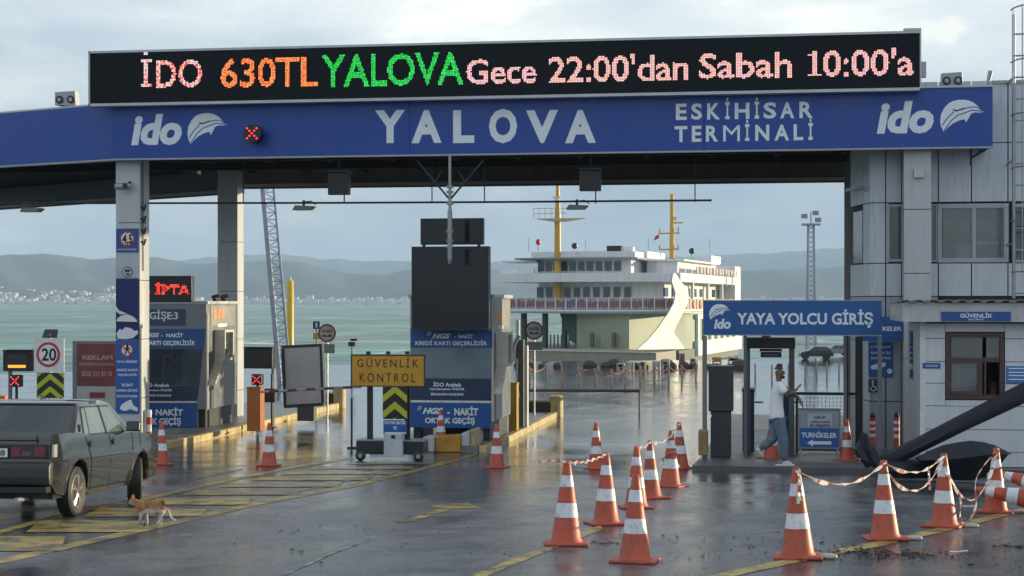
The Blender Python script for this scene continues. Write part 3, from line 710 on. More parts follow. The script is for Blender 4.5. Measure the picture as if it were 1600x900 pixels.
blobs('pale_shape', [(181,478),(186,485),(194,488),(199,491),(187,491),(181,486)], lettw, o, YS-.022)
o = board('pedestrian_notice_board', 'tall blue notice with a no pedestrians symbol low on the front left column', 'sign', 180.5, 531, 217.5, 646.5, YS, M('mid blue print', (.02, .10, .36), .4))
ring_sign(198.5, 547, 10.5, YS-.022, o)
b = MB(); Yw = YS-.036
for l, w in (([(199, 540), (199, 546)], 3.4), ([(199, 545), (195, 554)], 2), ([(199, 545), (203, 553)], 2), ([(199, 542), (194, 547)], 1.5), ([(199, 542), (204, 546)], 1.5)):
    s = dep(199, Yw)/FPX; b.prism(stroke([(fx(x, Yw), fz(x, y, Yw)) for x, y in l], w*s), Yw-.004, Yw)
b.lathe([(.028, -.004), (.028, 0)], (fx(199, Yw), Yw, fz(199, 538.5, Yw)), 10, 'y')
b.build('walking_figure_symbol', black, o, world=True)
b = MB(); b.prism(stroke([(fx(191.5, Yw), fz(190, 541, Yw)), (fx(205.5, Yw), fz(205, 553, Yw))], .018), Yw-.008, Yw-.0045); b.build('red_slash', redp, o, world=True)
for s_, y0, y1, a, c_ in (('YAYA GİREMEZ', 562, 567, 182, 215), ('KREDİ KARTI', 575, 580, 183, 215), ('GEÇERLİDİR', 583, 588, 184, 214), ('24 SAAT', 599, 604, 190, 208), ('KAMERA SİSTEMİ', 607, 612, 182, 215), ('İLE KAYITTADIR', 616, 621, 183, 215)):
    ptext('lettering', s_, a, y0, c_, y1, YS-.022, lettw, o, bold=.02)
blobs('camera_symbol', [(187,638),(190,632),(198,627),(205,624),(207,630),(209,634),(215,637),(215,643),(209,641),(204,639),(197,642),(190,641)], lettw, o, YS-.022)
# ================================================================ TOLL BOOTHS
frontm = M('booth grey metal', (.20, .22, .25), .38, .35, var=.08, dirt=.25)
cream = M('cream window frame', (.62, .58, .50), .45, dirt=.2)
def hgs(parent, Y, x0, y0, x1, y1, mat=lettw, small=False):
    """toll tag mark: three arcs and slanted letters"""
    b = MB(); s = dep(x0, Y)/FPX; cx, cz = fx(x0, Y), fz(x0, (y0+y1)/2, Y)
    for k in (1, 2):
        r = k*3.0*s; b.prism(stroke([(cx-r*math.cos(a*.35-.2), cz+r*math.sin(a*.35-.2)+.02) for a in range(6)], 1.1*s), Y-.004, Y)
    b.build('tag_waves', mat, parent, world=True)
    ptext('tag_lettering', 'HGS', x0+1, y0, x1, y1, Y, mat, parent, bold=.05, shear=.35)
# centre booth
YB = 35.6; ux0, ux1 = fx(641, YB), fx(768, YB); zb = zg(YB)+.14; zt_ = fz(700, 466, YB)
bo = thing('toll_booth', 'grey toll booth with blue price boards behind the yellow checkpoint sign in the centre', 'toll booth', ((ux0+ux1)/2, YB+1.2, zb), 0, 'toll booths on the islands')
def bbx(name, m, x0, y0, x1, y1, Y=YB, dp=.02, bevel=0): return PB(name, m, bo, x0, y0, x1, y1, Y-dp, dp-.002, bevel)
dpB = 2.6
B('wall_box', frontm, bo, (ux0, YB, zb+.42, ux1, YB+dpB, zt_))
B('base_legs', dark, bo, (ux0+.05, YB+.1, zb, ux0+.2, YB+dpB-.2, zb+.418), (ux1-.2, YB+.1, zb, ux1-.05, YB+dpB-.2, zb+.418), (ux0+.5, YB+1.0, zb, ux1-.4, YB+1.3, zb+.418))
B('plinth_cabinet', M('pale cabinet', (.35, .37, .38), .5, dirt=.3), bo, (ux1-.5, YB+.12, zb-.0, ux1-.08, YB+.6, zb+.417))
bbx('price_board', sblue, 642, 516, 769, 543); bbx('grey_pane', M('blue grey pane', (.17, .23, .27), .12, var=.12, scale=1.5), 641, 543.5, 768, 591)
bbx('notice_board', navy, 641, 592, 767, 625); bbx('price_board', sblue, 641, 630, 767, 668.5); bbx('trim_strip', whitep, 641, 626, 767, 629)
hgs(bo, YB-.022, 674, 521, 704, 529)
ptext('lettering', '-  NAKİT', 710, 521, 739, 528.5, YB-.022, lettw, bo, bold=.03)
ptext('lettering', 'KREDİ KARTI GEÇERLİDİR', 649, 531, 761, 541, YB-.022, lettw, bo, bold=.03)
ptext('lettering', 'İDO Arabalı', 677, 596, 720, 604, YB-.022, lett, bo, bold=.02)
ptext('lettering', 'Uygulamasını İNDİR', 671, 605, 726, 610.5, YB-.022, lett, bo)
ptext('lettering', 'SIRADAN KAZAN!', 673, 614, 724, 618, YB-.022, lett, bo)
hgs(bo, YB-.022, 659, 637, 692, 647)
ptext('lettering', '-  NAKİT', 699, 634, 747, 649, YB-.022, lettw, bo, bold=.035)
ptext('lettering', 'ORTAK GEÇİŞ', 664, 650, 742, 664, YB-.022, lettw, bo, bold=.035)
def booth_side(bo, xw, Y0, dp, zb, zt, proud, px_lab=None):
    """the lit side with the sliding cashier window, pale frame and sloping lower flap"""
    z = lambda q: zb+q
    b = MB()
    fr = [(Y0+.02, z(3.2)), (Y0+.02, z(1.0)), (Y0+.10, z(1.0)), (Y0+.10, z(3.2))]
    B('side_trim', cream, bo, (xw, Y0, z(.43), xw+.04, Y0+.05, z(2.75)))
    MB().prism([(Y0+.05, z(1.02)), (Y0+.65, z(1.55)), (Y0+.65, z(1.62)), (Y0+.05, z(1.09))], xw, xw+.22, 'x').build('sloping_shelf', cream, bo, world=True)
    B('window_frame', cream, bo, (xw, Y0+.62, z(1.6), xw+.26, Y0+.70, z(2.35)), (xw, Y0+1.25, z(1.6), xw+.26, Y0+1.33, z(2.35)), (xw, Y0+.70, z(1.6), xw+.26, Y0+1.25, z(1.66)), (xw, Y0+.70, z(2.29), xw+.26, Y0+1.25, z(2.35)))
    B('window_pane', winglass, bo, (xw+.02, Y0+.705, z(1.665), xw+.2, Y0+1.245, z(2.285)))
    B('side_board', M('washed grey print', (.30, .29, .27), .45, dirt=.2), bo, (xw, Y0+.3, z(2.45), xw+.012, Y0+dp-.2, zt-.05))
    B('side_panel', M('lower side panel', (.20, .21, .22), .35, .3, dirt=.2), bo, (xw, Y0+.5, z(.45), xw+.012, Y0+dp-.05, z(1.5)))
    r_ = MB()
    for q in range(3): r_.box(xw+.012, Y0+.5+q*.3, z(2.62), xw+.017, Y0+.7+q*.3, z(2.85))
    r_.build('orange_print', M('orange print', (.75, .28, .10), .5), bo, world=True)
    B('white_print', lettw, bo, (xw+.012, Y0+.8, z(1.92+.5), xw+.017, Y0+1.5, z(2.50)), (xw+.012, Y0+1.4, z(2.0), xw+.017, Y0+1.9, z(2.12)))
booth_side(bo, ux1, YB, dpB, zb, zt_, 0)
B('roof_slab', steel, bo, (ux0-.04, YB-.03, zt_+.001, ux1+.05, YB+dpB+.05, zt_+.08))
# black information screens standing in front of the booth
Ysc = YB-.55
sc_ = thing('information_screen', 'two stacked black information screens in front of the centre booth', 'screen', (fx(703, Ysc), Ysc+.1, fz(703, 516, Ysc)))
glossb = M('glossy black screen', (.010, .011, .014), .12, var=.3, scale=.8)
PB('screen_casing', dark, sc_, 643, 385, 763, 516, Ysc, .3); PB('screen_glass', glossb, sc_, 647, 390, 759, 512, Ysc-.012, .010)
PB('upper_screen_casing', dark, sc_, 657, 341, 754.5, 382, Ysc, .2); PB('upper_screen_glass', glossb, sc_, 660, 344, 751.5, 379, Ysc-.012, .010)
for px in (662, 748): PB('connector', dark, sc_, px-2, 379, px+2, 388, Ysc+.05, .06)
for px in (645, 761): PB('side_rail', steel, sc_, px-3.5 if px < 700 else px+1.0, 470, px-1.0 if px < 700 else px+3.5, 512, Ysc+.05, .1)
B('rear_bracket', dark, sc_, (fx(690, YB), Ysc+.3, fz(700, 500, YB), fx(700, YB), YB-.001, fz(700, 490, YB)))
# left booth
YB3 = 38.4; vx0, vx1 = fx(214, YB3), fx(322, YB3); zb3 = zg(YB3)+.14; zt3 = fz(280, 475, YB3)
bo = thing('toll_booth', 'grey toll booth with a GİŞE:3 plate behind the front left column', 'toll booth', ((vx0+vx1)/2, YB3+1.1, zb3), 0, 'toll booths on the islands')
dp3 = 2.3
B('wall_box', frontm, bo, (vx0, YB3, zb3+.45, vx1, YB3+dp3, zt3))
B('base_legs', dark, bo, (vx0+.6, YB3+.1, zb3, vx0+.8, YB3+dp3-.2, zb3+.448), (vx1-.2, YB3+.1, zb3, vx1-.05, YB3+dp3-.2, zb3+.448))
B('plinth_cabinet', MC['pale cabinet'], bo, (vx1-.42, YB3+.05, zb3, vx1-.22, YB3+.6, zb3+.447))
def b3(name, m, x0, y0, x1, y1, dp=.02): return PB(name, m, bo, x0, y0, x1, y1, YB3-dp, dp-.002)
b3('number_plate', M('slate blue print', (.045, .065, .13), .5), 222, 483, 289, 509); ptext('lettering', 'GİŞE:3', 234, 483.5, 278, 502, YB3-.022, lett, bo, bold=.02)
# trapezoid price board and window
def quadpx(name, m, pts, Y, parent, dp=.02): return MB().prism([(fx(x, Y), fz(x, y, Y)) for x, y in pts], Y-dp, Y-.002).build(name, m, parent, world=True)
quadpx('price_board', sblue, [(216,514),(321,514),(317,544),(216,544)], YB3, bo)
quadpx('cashier_window', M('dusky blue window', (.03, .045, .075), .12, var=.4, scale=1.5), [(216,545),(316.8,545),(311,602),(216,602)], YB3, bo)
quadpx('notice_board', navy, [(216,603),(311,603),(307.5,626),(216,626)], YB3, bo)
quadpx('trim_strip', whitep, [(216,627),(307.5,627),(307.5,629),(216,629)], YB3, bo)
quadpx('price_board', sblue, [(216,630),(307.5,630),(307.5,668),(216,668)], YB3, bo)
hgs(bo, YB3-.022, 226, 520, 249, 527)
ptext('lettering', '-  NAKİT', 252, 519, 286, 527, YB3-.022, lett, bo, bold=.03)
ptext('lettering', 'KREDİ KARTI GEÇERLİDİR', 200, 530, 305, 541, YB3-.022, lett, bo, bold=.03)
ptext('lettering', 'İDO Arabalı', 222, 597.5, 264, 604.5, YB3-.026, lett, bo, bold=.02)
ptext('lettering', 'Uygulamasını İNDİR', 219, 607, 269, 612, YB3-.022, lett, bo)
ptext('lettering', 'SIRADAN KAZAN!', 219, 616, 267, 619.5, YB3-.022, lett, bo)
ptext('lettering', 'HGS - NAKİT', 205, 636, 286, 649, YB3-.022, lettw, bo, bold=.035)
ptext('lettering', 'ORTAK GEÇİŞ', 207, 650, 283, 666, YB3-.022, lettw, bo, bold=.035)
b = MB()
for l in ([(256, 556), (256, 600)], [(288, 556), (288, 598)], [(256, 557), (268, 556), (272, 566), (280, 560)]):
    b.prism(stroke([(fx(x, YB3), fz(x, y, YB3)) for x, y in l], .012), YB3-.026, YB3-.0205)
b.build('inner_glass_frame', M('faint frame', (.12, .14, .17), .5), bo, world=True)
booth_side(bo, vx1, YB3, dp3, zb3, zt3, 0)
B('roof_slab', steel, bo, (vx0-.04, YB3-.03, zt3+.001, vx1+.05, YB3+dp3+.05, zt3+.07))
for px in (336, 350): 
    x, z = fx(px, YB3+1.5), zt3+.07
    q = thing('roof_camera', ['small black camera on the left booth roof, nearer its front edge', 'small black camera on the left booth roof beside the rear column'][px > 340], 'camera', (x, YB3+1.5, z))
    B('camera_base', black, q, (-.05, -.04, 0, .05, .04, .06), world=False); MB().tube([(-.04, -.08, .1), (.06, .06, .13)], .045, 8).build('camera_body', black, q)
# LED sign on the left booth: R İPTA...
Y = YB3-.05
q = thing('small_led_sign', 'black LED sign with red running letters on top of the left booth', 'led board', (fx(266, Y), Y+.1, zt3+.07))
PB('sign_casing', black, q, 206, 431, 299.5, 472, Y, .2, bevel=.01)
led_text('R İPTA', 222, 440, 297, 461, Y-.001, [emi('led deep red', (1, .05, .03), 1.2), MC['led red'], emi('led dim red', (.5, .02, .02), 1)], q, pitch=.042, bold=.03, wts=(5, 3, 2), name='lit_letters')
# ================================================================ TERMINAL BUILDING (right)
YF = 35.3
bd = thing('terminal_building', 'two storey building clad in grey metal panels behind the right end of the gantry', 'building', (fx(1500, YF), YF+1, zg(YF)+.1))
ZTOP = fz(1580, 127, YF); z0b = zg(YF)+.08
xE = fx(1760, YF)
xc = fx(1359, YF)                                   # the front corner; left of it the bevelled bay
xbv, ybv = fx(1329, YF+1.6), YF+1.6
core = M('building core', (.08, .085, .09), .8)
MB().prism([(xc+.06, YF+.12), (xE, YF+.12), (xE, YF+6.5), (xbv+.06, YF+6.5), (xbv+.06, ybv+.08)], z0b, ZTOP-.05, 'z').build('wall_core', core, bd, world=True)
hx = [230, 224]
rows = [127, 224, 316, 411, 463, 533, 628, 705]
def zf(py, px=1470): return fz(px, py, YF)
vx = [1359, 1384, 1409, 1466, 1518, 1575, 1632, 1690, 1757]
holes = [(1388.5, 1411), (1455, 1464), (1471, 1571), (1585, 1640)]
for r in range(len(rows)-1):
    for i in range(len(vx)-1):
        if r == 2 and (vx[i], vx[i+1]) != (1359, 1384): continue
        if r >= 4 and vx[i] > 1420: continue
        B('cladding_panel', panel if r < 2 or r == 3 else panel2 if r >= 4 else panel, bd, (fx(vx[i], YF)+.012, YF, zf(rows[r+1])+.01, fx(vx[i+1], YF)-.012, YF+.05, zf(rows[r])-.01))
B('cladding_panel', panel, bd, (fx(1384, YF)+.012, YF, zf(411)+.01, fx(1388, YF), YF+.05, zf(316)-.01))
# bevel bay panels
def bevel_pts(f0, f1, off=0.0):
    p = Vector((xc, YF)); q = Vector((xbv, ybv)); t = (q-p); n = Vector((t.y, -t.x)).normalized()*-1
    a = p+t*f0; b_ = p+t*f1
    nn = Vector((-t.y, t.x)).normalized()
    if nn.y > 0: nn = -nn
    return a+nn*off, b_+nn*off
for r in range(len(rows)-1):
    for f0, f1 in ((.01, .34), (.36, 1.0)):
        if r == 2 and f0 > .3: continue
        a, b_ = bevel_pts(f0, f1); a2, b2 = bevel_pts(f0, f1, -.05)
        MB().prism([tuple(a), tuple(b_), tuple(b2), tuple(a2)], zf(rows[r+1])+.01, zf(rows[r])-.01, 'z').build('cladding_panel', panel if r < 4 else panel2, bd, world=True)
a, b_ = bevel_pts(.42, .9, -.02); a2, b2 = bevel_pts(.42, .9, -.06)
MB().prism([tuple(a), tuple(b_), tuple(b2), tuple(a2)], zf(409), zf(325), 'z').build('side_window', winglass, bd, world=True)
# windows on the upper floor: (frame px box, pane px boxes)
wfr = M('grey window frame', (.42, .45, .50), .4, .1)
clearg = M('clear pane', (.75, .80, .82), .03, trans=.85, var=.05)
def window(name, x0, y0, x1, y1, panes, par, Y, fm=wfr, gm=winglass, th=4, rev=.06):
    o = PB(name, M('window reveal', (.03, .03, .035), .6), par, x0+1, y0+1, x1-1, y1-1, Y+rev, .05)
    b = MB(); b.pbox(x0, y0, x1, y0+th, Y, .08); b.pbox(x0, y1-th, x1, y1, Y, .08); b.pbox(x0, y0+th, x0+th, y1-th, Y, .08); b.pbox(x1-th, y0+th, x1, y1-th, Y, .08)
    ps = panes
    for (a, c), (d, e) in zip(ps, ps[1:]): b.pbox(c, y0+th, d, y1-th, Y, .08)
    b.build('frame', fm, o, world=True)
    for a, c in ps: PB('pane', gm, o, a, y0+th, c, y1-th, Y+.03, .012)
    return o
window('window', 1386, 319, 1412, 409, [(1390, 1410)], bd, YF-.01)
window('window', 1454, 319, 1464, 409, [(1456, 1461)], bd, YF-.01, th=2)
window('window', 1465, 318, 1576, 410, [(1473, 1519), (1525, 1569)], bd, YF-.02, th=7, gm=clearg, rev=.10)
window('window', 1582, 318, 1650, 410, [(1587, 1640)], bd, YF-.02, th=4)
PB('inner_blind', M('dim curtain', (.13, .11, .09), .8), bd, 1474, 347, 1515, 403, YF+.06, .01); PB('inner_blind', MC['dim curtain'], bd, 1526, 346, 1568, 372, YF+.06, .01); PB('desk_papers', M('pale papers', (.30, .29, .27), .8), bd, 1492, 382, 1518, 403, YF+.045, .01); PB('desk_papers', MC['pale papers'], bd, 1526, 376, 1560, 382, YF+.045, .01)
B('parapet_cap', steel, bd, (fx(1550, YF), YF-.03, ZTOP-.045, xE, YF+.2, ZTOP+.02))
# small canopy lamp on the bay
q = thing('wall_floodlight', 'grey floodlight sticking out of the left corner of the terminal building', 'floodlight', (fx(1337, YF+.8), YF+.9, fz(1337, 296, YF+.8)))
MB().prism([(-.22, -.05), (.16, .03), (.17, .09), (-.2, .02)], -.12, .12).build('lamp_body', steel, q); B('bracket', dark, q, (.08, -.02, -.1, .2, .02, .03), world=False)
q = thing('wall_bracket', 'black triangular bracket under the right end of the blue band', 'bracket', (fx(1530, YG+.3), YG+.35, fz(1525, 256, YG)))
MB().tube([(-.16, 0, 0), (-.16, 0, .33)], .022, 6).tube([(-.16, 0, .14), (.14, 0, .33)], .022, 6).build('arm', dark, q)
# caged ladder
YL2 = YF-1.0
ld = thing('caged_ladder', 'grey steel ladder with a safety cage rising past the roof at the right edge', 'ladder', (fx(1612, YL2), YL2, fz(1612, 470, YL2)))
xl0, xl1 = fx(1584, YL2), fx(1632, YL2); zl0, zl1 = fz(1600, 466, YL2), fz(1600, 22, YL2)
for x in (xl0, xl1): MB().tube([(x, YL2, zl0), (x, YL2, zl1)], .035, 8).build('rail', steel, ld, world=True)
zr = zl0+.1
while zr < zl1-.05:
    MB().tube([(xl0, YL2, zr), (xl1, YL2, zr)], .018, 6).build('rung', steel, ld, world=True); zr += .43
for py in (15, 97, 180, 263, 345, 425):
    zc = fz(1600, py, YL2); xm_, w_ = (xl0+xl1)/2, (xl1-xl0)/2
    MB().tube([(xm_-w_*1.18*math.cos(a), YL2-.65*math.sin(a), zc) for a in [math.pi*k/10 for k in range(11)]], .016, 6, False).build('cage_hoop', steel, ld, world=True)
for k in (1, 3, 5, 7, 9):
    a = math.pi*k/10; MB().tube([((xl0+xl1)/2-(xl1-xl0)/2*1.18*math.cos(a), YL2-.65*math.sin(a), fz(1600, 425, YL2)), ((xl0+xl1)/2-(xl1-xl0)/2*1.18*math.cos(a), YL2-.65*math.sin(a), fz(1600, 15, YL2))], .012, 5).build('cage_bar', steel, ld, world=True)
for py in (120, 250, 380): MB().tube([(xl0, YL2, fz(1600, py, YL2)), (xl0, YF, fz(1600, py, YL2))], .02, 6).build('wall_tie', steel, ld, world=True)
# notices on the lower wall
Yn = YF-.004
o = board('turnstile_direction_sign', 'dark blue sign reading turnikeler half hidden behind the entrance board', 'sign', 1340, 495, 1412, 533, Yn-.5, sblue, dp=.06)
ptext('lettering', 'TURNİKELER', 1345, 508, 1409, 517, Yn-.565, lett, o, bold=.02)
B('wall_arm', dark, o, (fx(1390, YF), Yn-.49, fz(1390, 515, YF), fx(1394, YF), YF-.001, fz(1390, 510, YF)))
o = board('camera_notice', 'blue notice with a white camera symbol on the lower grey wall', 'sign', 1357, 535, 1395.5, 589, Yn, MC['mid blue print'])
o2 = [(1360,573),(1364,570),(1377,567),(1383,566),(1384,571),(1377,576),(1366,577),(1362,577)]
blobs('camera_symbol', o2, lettw, o, Yn-.022)
MB().lathe([(.055, -.004), (.055, 0)], (fx(1390, Yn), Yn-.022, fz(1390, 580, Yn)), 14, 'y').build('round_symbol', lettw, o, world=True)
for s_, y, y2 in (('DİKKAT', 539, 544), ('KAMERA İLE', 548, 553), ('İZLENMEKTEDİR', 557, 561)): ptext('lettering', s_, 1361, y, 1392, y2, Yn-.022, lett, o)
o = board('wheelchair_sign', 'small dark blue wheelchair sign below the camera notice', 'sign', 1357, 592.5, 1372.5, 613, Yn, navy)
b = MB(); Yw = Yn-.022; q3 = lambda x, y: (fx(x, Yw), fz(x, y, Yw))
b.prism(stroke([q3(363.5+1000, 598), q3(1364, 604), q3(1368, 604.5), q3(1370, 609)], .022), Yw-.004, Yw)
cxx, czz = q3(1364.8, 606.5); b.prism(stroke([(cxx+.055*math.cos(a), czz+.055*math.sin(a)) for a in [R_(150+k*25) for k in range(9)]], .015), Yw-.004, Yw)
b.lathe([(.02, -.004), (.02, 0)], (fx(1363.5, Yw), Yw, fz(1363.5, 595.8, Yw)), 10, 'y'); b.build('wheelchair_symbol', lettw, o, world=True)
# ---------------------------------------------------------------- security booth in front
YGB = 29.35; gz = zg(YGB)+.10
gb = thing('security_booth', 'white panelled security booth with a corrugated roof in front of the grey building', 'booth', (fx(1540, YGB), YGB+1.3, gz))
gx0, gx1 = fx(1440.5, YGB), fx(1790, YGB); gdp = 2.7
wallw = M('white booth panel', (.66, .70, .75), .45, .1, var=.04, scale=1, dirt=.18, streak=True)
zgf = lambda py: fz(1500, py, YGB)
wqx0, wqx1 = fx(1477, YGB), fx(1570, YGB)
B('wall_core', core, gb, (gx0+.05, YGB+.06, gz, wqx0, YGB+gdp, zgf(503)), (wqx1, YGB+.06, gz, gx1, YGB+gdp, zgf(503)), (wqx0+.001, YGB+.06, gz, wqx1-.001, YGB+gdp, zgf(625)), (wqx0+.001, YGB+.06, zgf(519), wqx1-.001, YGB+gdp, zgf(503)), (wqx0+.001, YGB+1.8, zgf(624.9), wqx1-.001, YGB+gdp, zgf(519.1)))
gr = [503, 530, 600, 634, 670, 705, 727]
wx0, wx1, wy0, wy1 = 1478, 1569, 520, 623.5
cuts = sorted(set([505, 529, 565, 599, 634.5, 671, 706, 729]))
for a, c in zip(cuts, cuts[1:]):
    if c <= wy0 or a >= wy1+5: segs_ = [(1440.5, 1790)]
    else: segs_ = [(1440.5, wx0-1), (wx1+1, 1790)]
    for p0, p1 in segs_: B('wall_panel', wallw, gb, (fx(p0, YGB)+.004, YGB, zgf(c)+.006, fx(p1, YGB)-.004, YGB+.05, zgf(a)-.006))
for a_, c_ in ((505, 518.5), (625, 634.5)): B('wall_panel', wallw, gb, (fx(wx0-1, YGB)+.004, YGB, zgf(c_)+.003, fx(wx1+1, YGB)-.004, YGB+.05, zgf(a_)-.003))
B('skirting_strip', M('yellow skirting', (.42, .30, .05), .5, dirt=.3), gb, (gx0, YGB-.02, gz-.05, gx1, YGB+.05, zgf(729)-.008))
B('corner_post', whitep, gb, (gx0-.03, YGB-.012, gz, gx0+.06, YGB+.06, zgf(503)))
for a, c in ((0, 1.25), (1.27, 2.6)): B('side_panel', panel2, gb, (gx0-.025, YGB+.07+a, gz, gx0+.048, YGB+.07+c, zgf(505)))
B('side_window', winglass, gb, (gx0-.035, YGB+1.5, zgf(600), gx0-.026, YGB+2.2, zgf(520)))
# fascia with rounded left end and corrugated roof edge
rx0 = fx(1411, YGB-.35); YR = YGB-.35
fm_ = M('pale fascia', (.50, .52, .54), .45, .1, dirt=.2)
B('fascia', fm_, gb, (rx0, YR, fz(1500, 503, YR), gx1, YR+.06, fz(1500, 473.5, YR)), (rx0, YR+.062, fz(1500, 503, YR), rx0+.06, YR+3.2, fz(1500, 473.5, YR)))
B('soffit', dark, gb, (rx0+.062, YR+.062, fz(1500, 502, YR), gx1, YGB+gdp, fz(1500, 499, YR)))
b = MB(); n = 150; x = rx0-.06; pts = []
for i in range(n+1):
    xx = rx0-.06+(gx1-rx0+.06)*i/n; pts.append((xx, fz(1500, 471, YR)+.032*(1 if math.sin(xx*2*math.pi/.235) > .2 else 0 if math.sin(xx*2*math.pi/.235) < -.2 else .5)))
low = [(p_[0], p_[1]-.022) for p_ in reversed(pts)]
vs = [(p_[0], YR-.10, p_[1]) for p_ in pts]+[(p_[0], YR-.10, p_[1]-.02) for p_ in pts]+[(p_[0], YR+3.2, p_[1]-.03) for p_ in pts]
m_ = n+1; fs = [(i, i+1, m_+i+1, m_+i) for i in range(n)]+[(i, 2*m_+i, 2*m_+i+1, i+1) for i in range(n)]
b.add(vs, fs).build('corrugated_roof', M('roof sheet', (.20, .19, .20), .45, .4, dirt=.3), gb, world=True)
gw = window('window', wx0, wy0, wx1, wy1, [(1486, 1535)], gb, YGB-.02, rev=1.6, fm=M('brown window frame', (.085, .045, .045), .45), gm=clearg, th=7)
for q_ in ((1478, 559, 1535, 566), (1528, 566, 1535, 617), (1486, 611, 1528, 617), (1538, 560, 1541, 617)): PB('glazing_bar', MC['brown window frame'], gw, *q_, YGB-.035, .05)
PB('upper_pane', clearg, gw, 1541, 527, 1561, 559, YGB+.01, .012); PB('glazing_bar', MC['brown window frame'], gw, 1535, 559, 1561, 566, YGB-.034, .05); B('inner_shelf', MC['dim curtain'], gb, (wqx0, YGB+1.0, zgf(610), wqx0+.35, YGB+1.5, zgf(575)))
# the guard behind the hatch
def head(parent, c, r, skin, hair, face=-1, hair_h=1.0):
    pass
o = board('booth_name_sign', 'blue sign reading GÜVENLİK on the fascia of the security booth', 'sign', 1470.5, 487, 1579.5, 501.5, YR-.002, MC['sign blue'])
ptext('lettering', 'GÜVENLİK', 1500, 488, 1551, 496.5, YR-.024, lettw, o, bold=.03); ptext('lettering', 'SECURITY', 1513, 498, 1538, 500.5, YR-.024, lett, o)
o = board('small_wall_notice', 'small blue notice left of the booth window', 'sign', 1441.5, 567, 1469.5, 575.5, YGB-.002, MC['mid blue print']); ptext('lettering', 'GÜVENLİK', 1446, 569.5, 1466, 573, YGB-.024, lettw, o)
o = board('blue_wall_notice', 'pale blue notice with white lines right of the booth window', 'sign', 1572.5, 572, 1612, 598.5, YGB-.002, M('light blue print', (.05, .20, .52), .4))
b = MB()
for y in (576, 582, 587, 593): b.pbox(1576, y-1, 1606, y+.6, YGB-.028, .004)
b.build('print_lines', lett, o, world=True)
# ---------------------------------------------------------------- pedestrian entrance: YAYA YOLCU GİRİŞ
YY = 31.0; zp = zg(YY)+.10
en = thing('entrance_sign_frame', 'wide blue YAYA YOLCU GİRİŞ board on grey posts over the pedestrian entrance', 'entrance sign', (fx(1238, YY), YY, zp))
PB('sign_board', M('entrance blue', (.012, .10, .33), .4, var=.05, dirt=.12), en, 1098.5, 470, 1377.5, 523, YY, .14)
PB('board_edge', steel, en, 1097.5, 468.6, 1378.5, 469.8, YY-.01, .16); PB('board_edge', steel, en, 1097.5, 523.2, 1378.5, 524.6, YY-.01, .16)
for a, c in ((1097.5, 1104.5), (1372, 1378)): B('post', M('grey post', (.20, .21, .23), .45, .3, dirt=.2), en, (fx(a, YY), YY, zp, fx(c, YY), YY+.1, fz(a, 524.8, YY)))
for a in (1162, 1318): B('rear_post', MC['grey post'], en, (fx(a, YY+1.2), YY+1.2, zg(YY+1.2)+.1, fx(a+5, YY+1.2), YY+1.28, fz(a, 515, YY)))
B('top_rail', MC['grey post'], en, (fx(1100, YY), YY+.15, fz(1100, 500, YY), fx(1104, YY), YY+1.3, fz(1100, 495, YY)), (fx(1373, YY), YY+.15, fz(1100, 500, YY), fx(1377, YY), YY+1.3, fz(1100, 495, YY)))
ptext('lettering', 'YAYA YOLCU GİRİŞ', 1151.5, 483, 1364, 512, YY, lett, en, bold=.03)
pmark(1108, 476, 1142, 499, YY, lett, MC['entrance blue'], en)
ptext('lettering', 'ido', 1115.5, 498, 1142, 514, YY, lett, en, bold=.045, shear=.18)
# walk-through detector frame
YD = 32.6; zd = zg(YD)+.1
de = thing('walk_through_detector', 'dark walk-through detector frame under the entrance board', 'detector gate', (fx(1202, YD), YD+.3, zd))
frm = M('detector grey', (.10, .105, .11), .45, dirt=.1)
for a, c in ((1163, 1171.5), (1233, 1241.5)): B('side_pillar', frm, de, (fx(a, YD), YD, zd, fx(c, YD), YD+.55, fz(a, 545, YD)))
B('top_beam', black, de, (fx(1162, YD), YD-.02, fz(1200, 544.5, YD), fx(1242.5, YD), YD+.57, fz(1200, 527.5, YD)))
MB().lathe([(.09, 0), (.08, .06), (.03, .08)], (fx(1197, YD), YD+.1, fz(1197, 527, YD)), 12).build('alarm_dome', black, de, world=True)
o = thing('hanging_info_sign', 'small sign with a red stripe over blue inside the detector gate', 'sign', (fx(1206, YD+.6), YD+.62, fz(1206, 558, YD+.6)))
PB('red_strip', redp, o, 1187, 545, 1222, 549, YD+.6, .02); PB('blue_plate', sblue, o, 1188.5, 549.8, 1221, 558.5, YD+.6, .02)
ptext('lettering', 'TURNİKELER', 1192, 552.3, 1217, 556, YD+.6, lettw, o)
# dark cabinet, turnstile pillars, mesh fence
YK = 31.6; zk = zg(YK)+.1
o = thing('equipment_cabinet', 'tall dark grey equipment cabinet beside the left entrance post', 'cabinet', (fx(1126, YK), YK+.3, zk))
cabm = M('dark grey cabinet', (.045, .05, .06), .4, .2, dirt=.1)
B('upper_box', cabm, o, (fx(1107, YK), YK, fz(1125, 643, YK), fx(1145, YK), YK+.55, fz(1125, 572, YK)), bevel=.012)
B('lower_box', cabm, o, (fx(1110, YK), YK+.04, zk, fx(1141.5, YK), YK+.5, fz(1125, 643.5, YK)), bevel=.012)
B('indicator_lamp', emi('pale lamp', (.6, .7, .6), .5), o, (fx(1108.5, YK), YK-.012, fz(1125, 652, YK), fx(1111.5, YK), YK+.03, fz(1125, 648, YK)))
o = thing('wooden_post_guard', 'worn yellow concrete foot at the base of the left entrance post', 'post guard', (fx(1098, YY), YY-.12, zp))
MB().pbox(1091, 672, 1106, 712, YY-.28, .24).build('guard_block', M('worn ochre concrete', (.36, .24, .10), .7, var=.3, dirt=.5), o, world=True, bevel=.03)
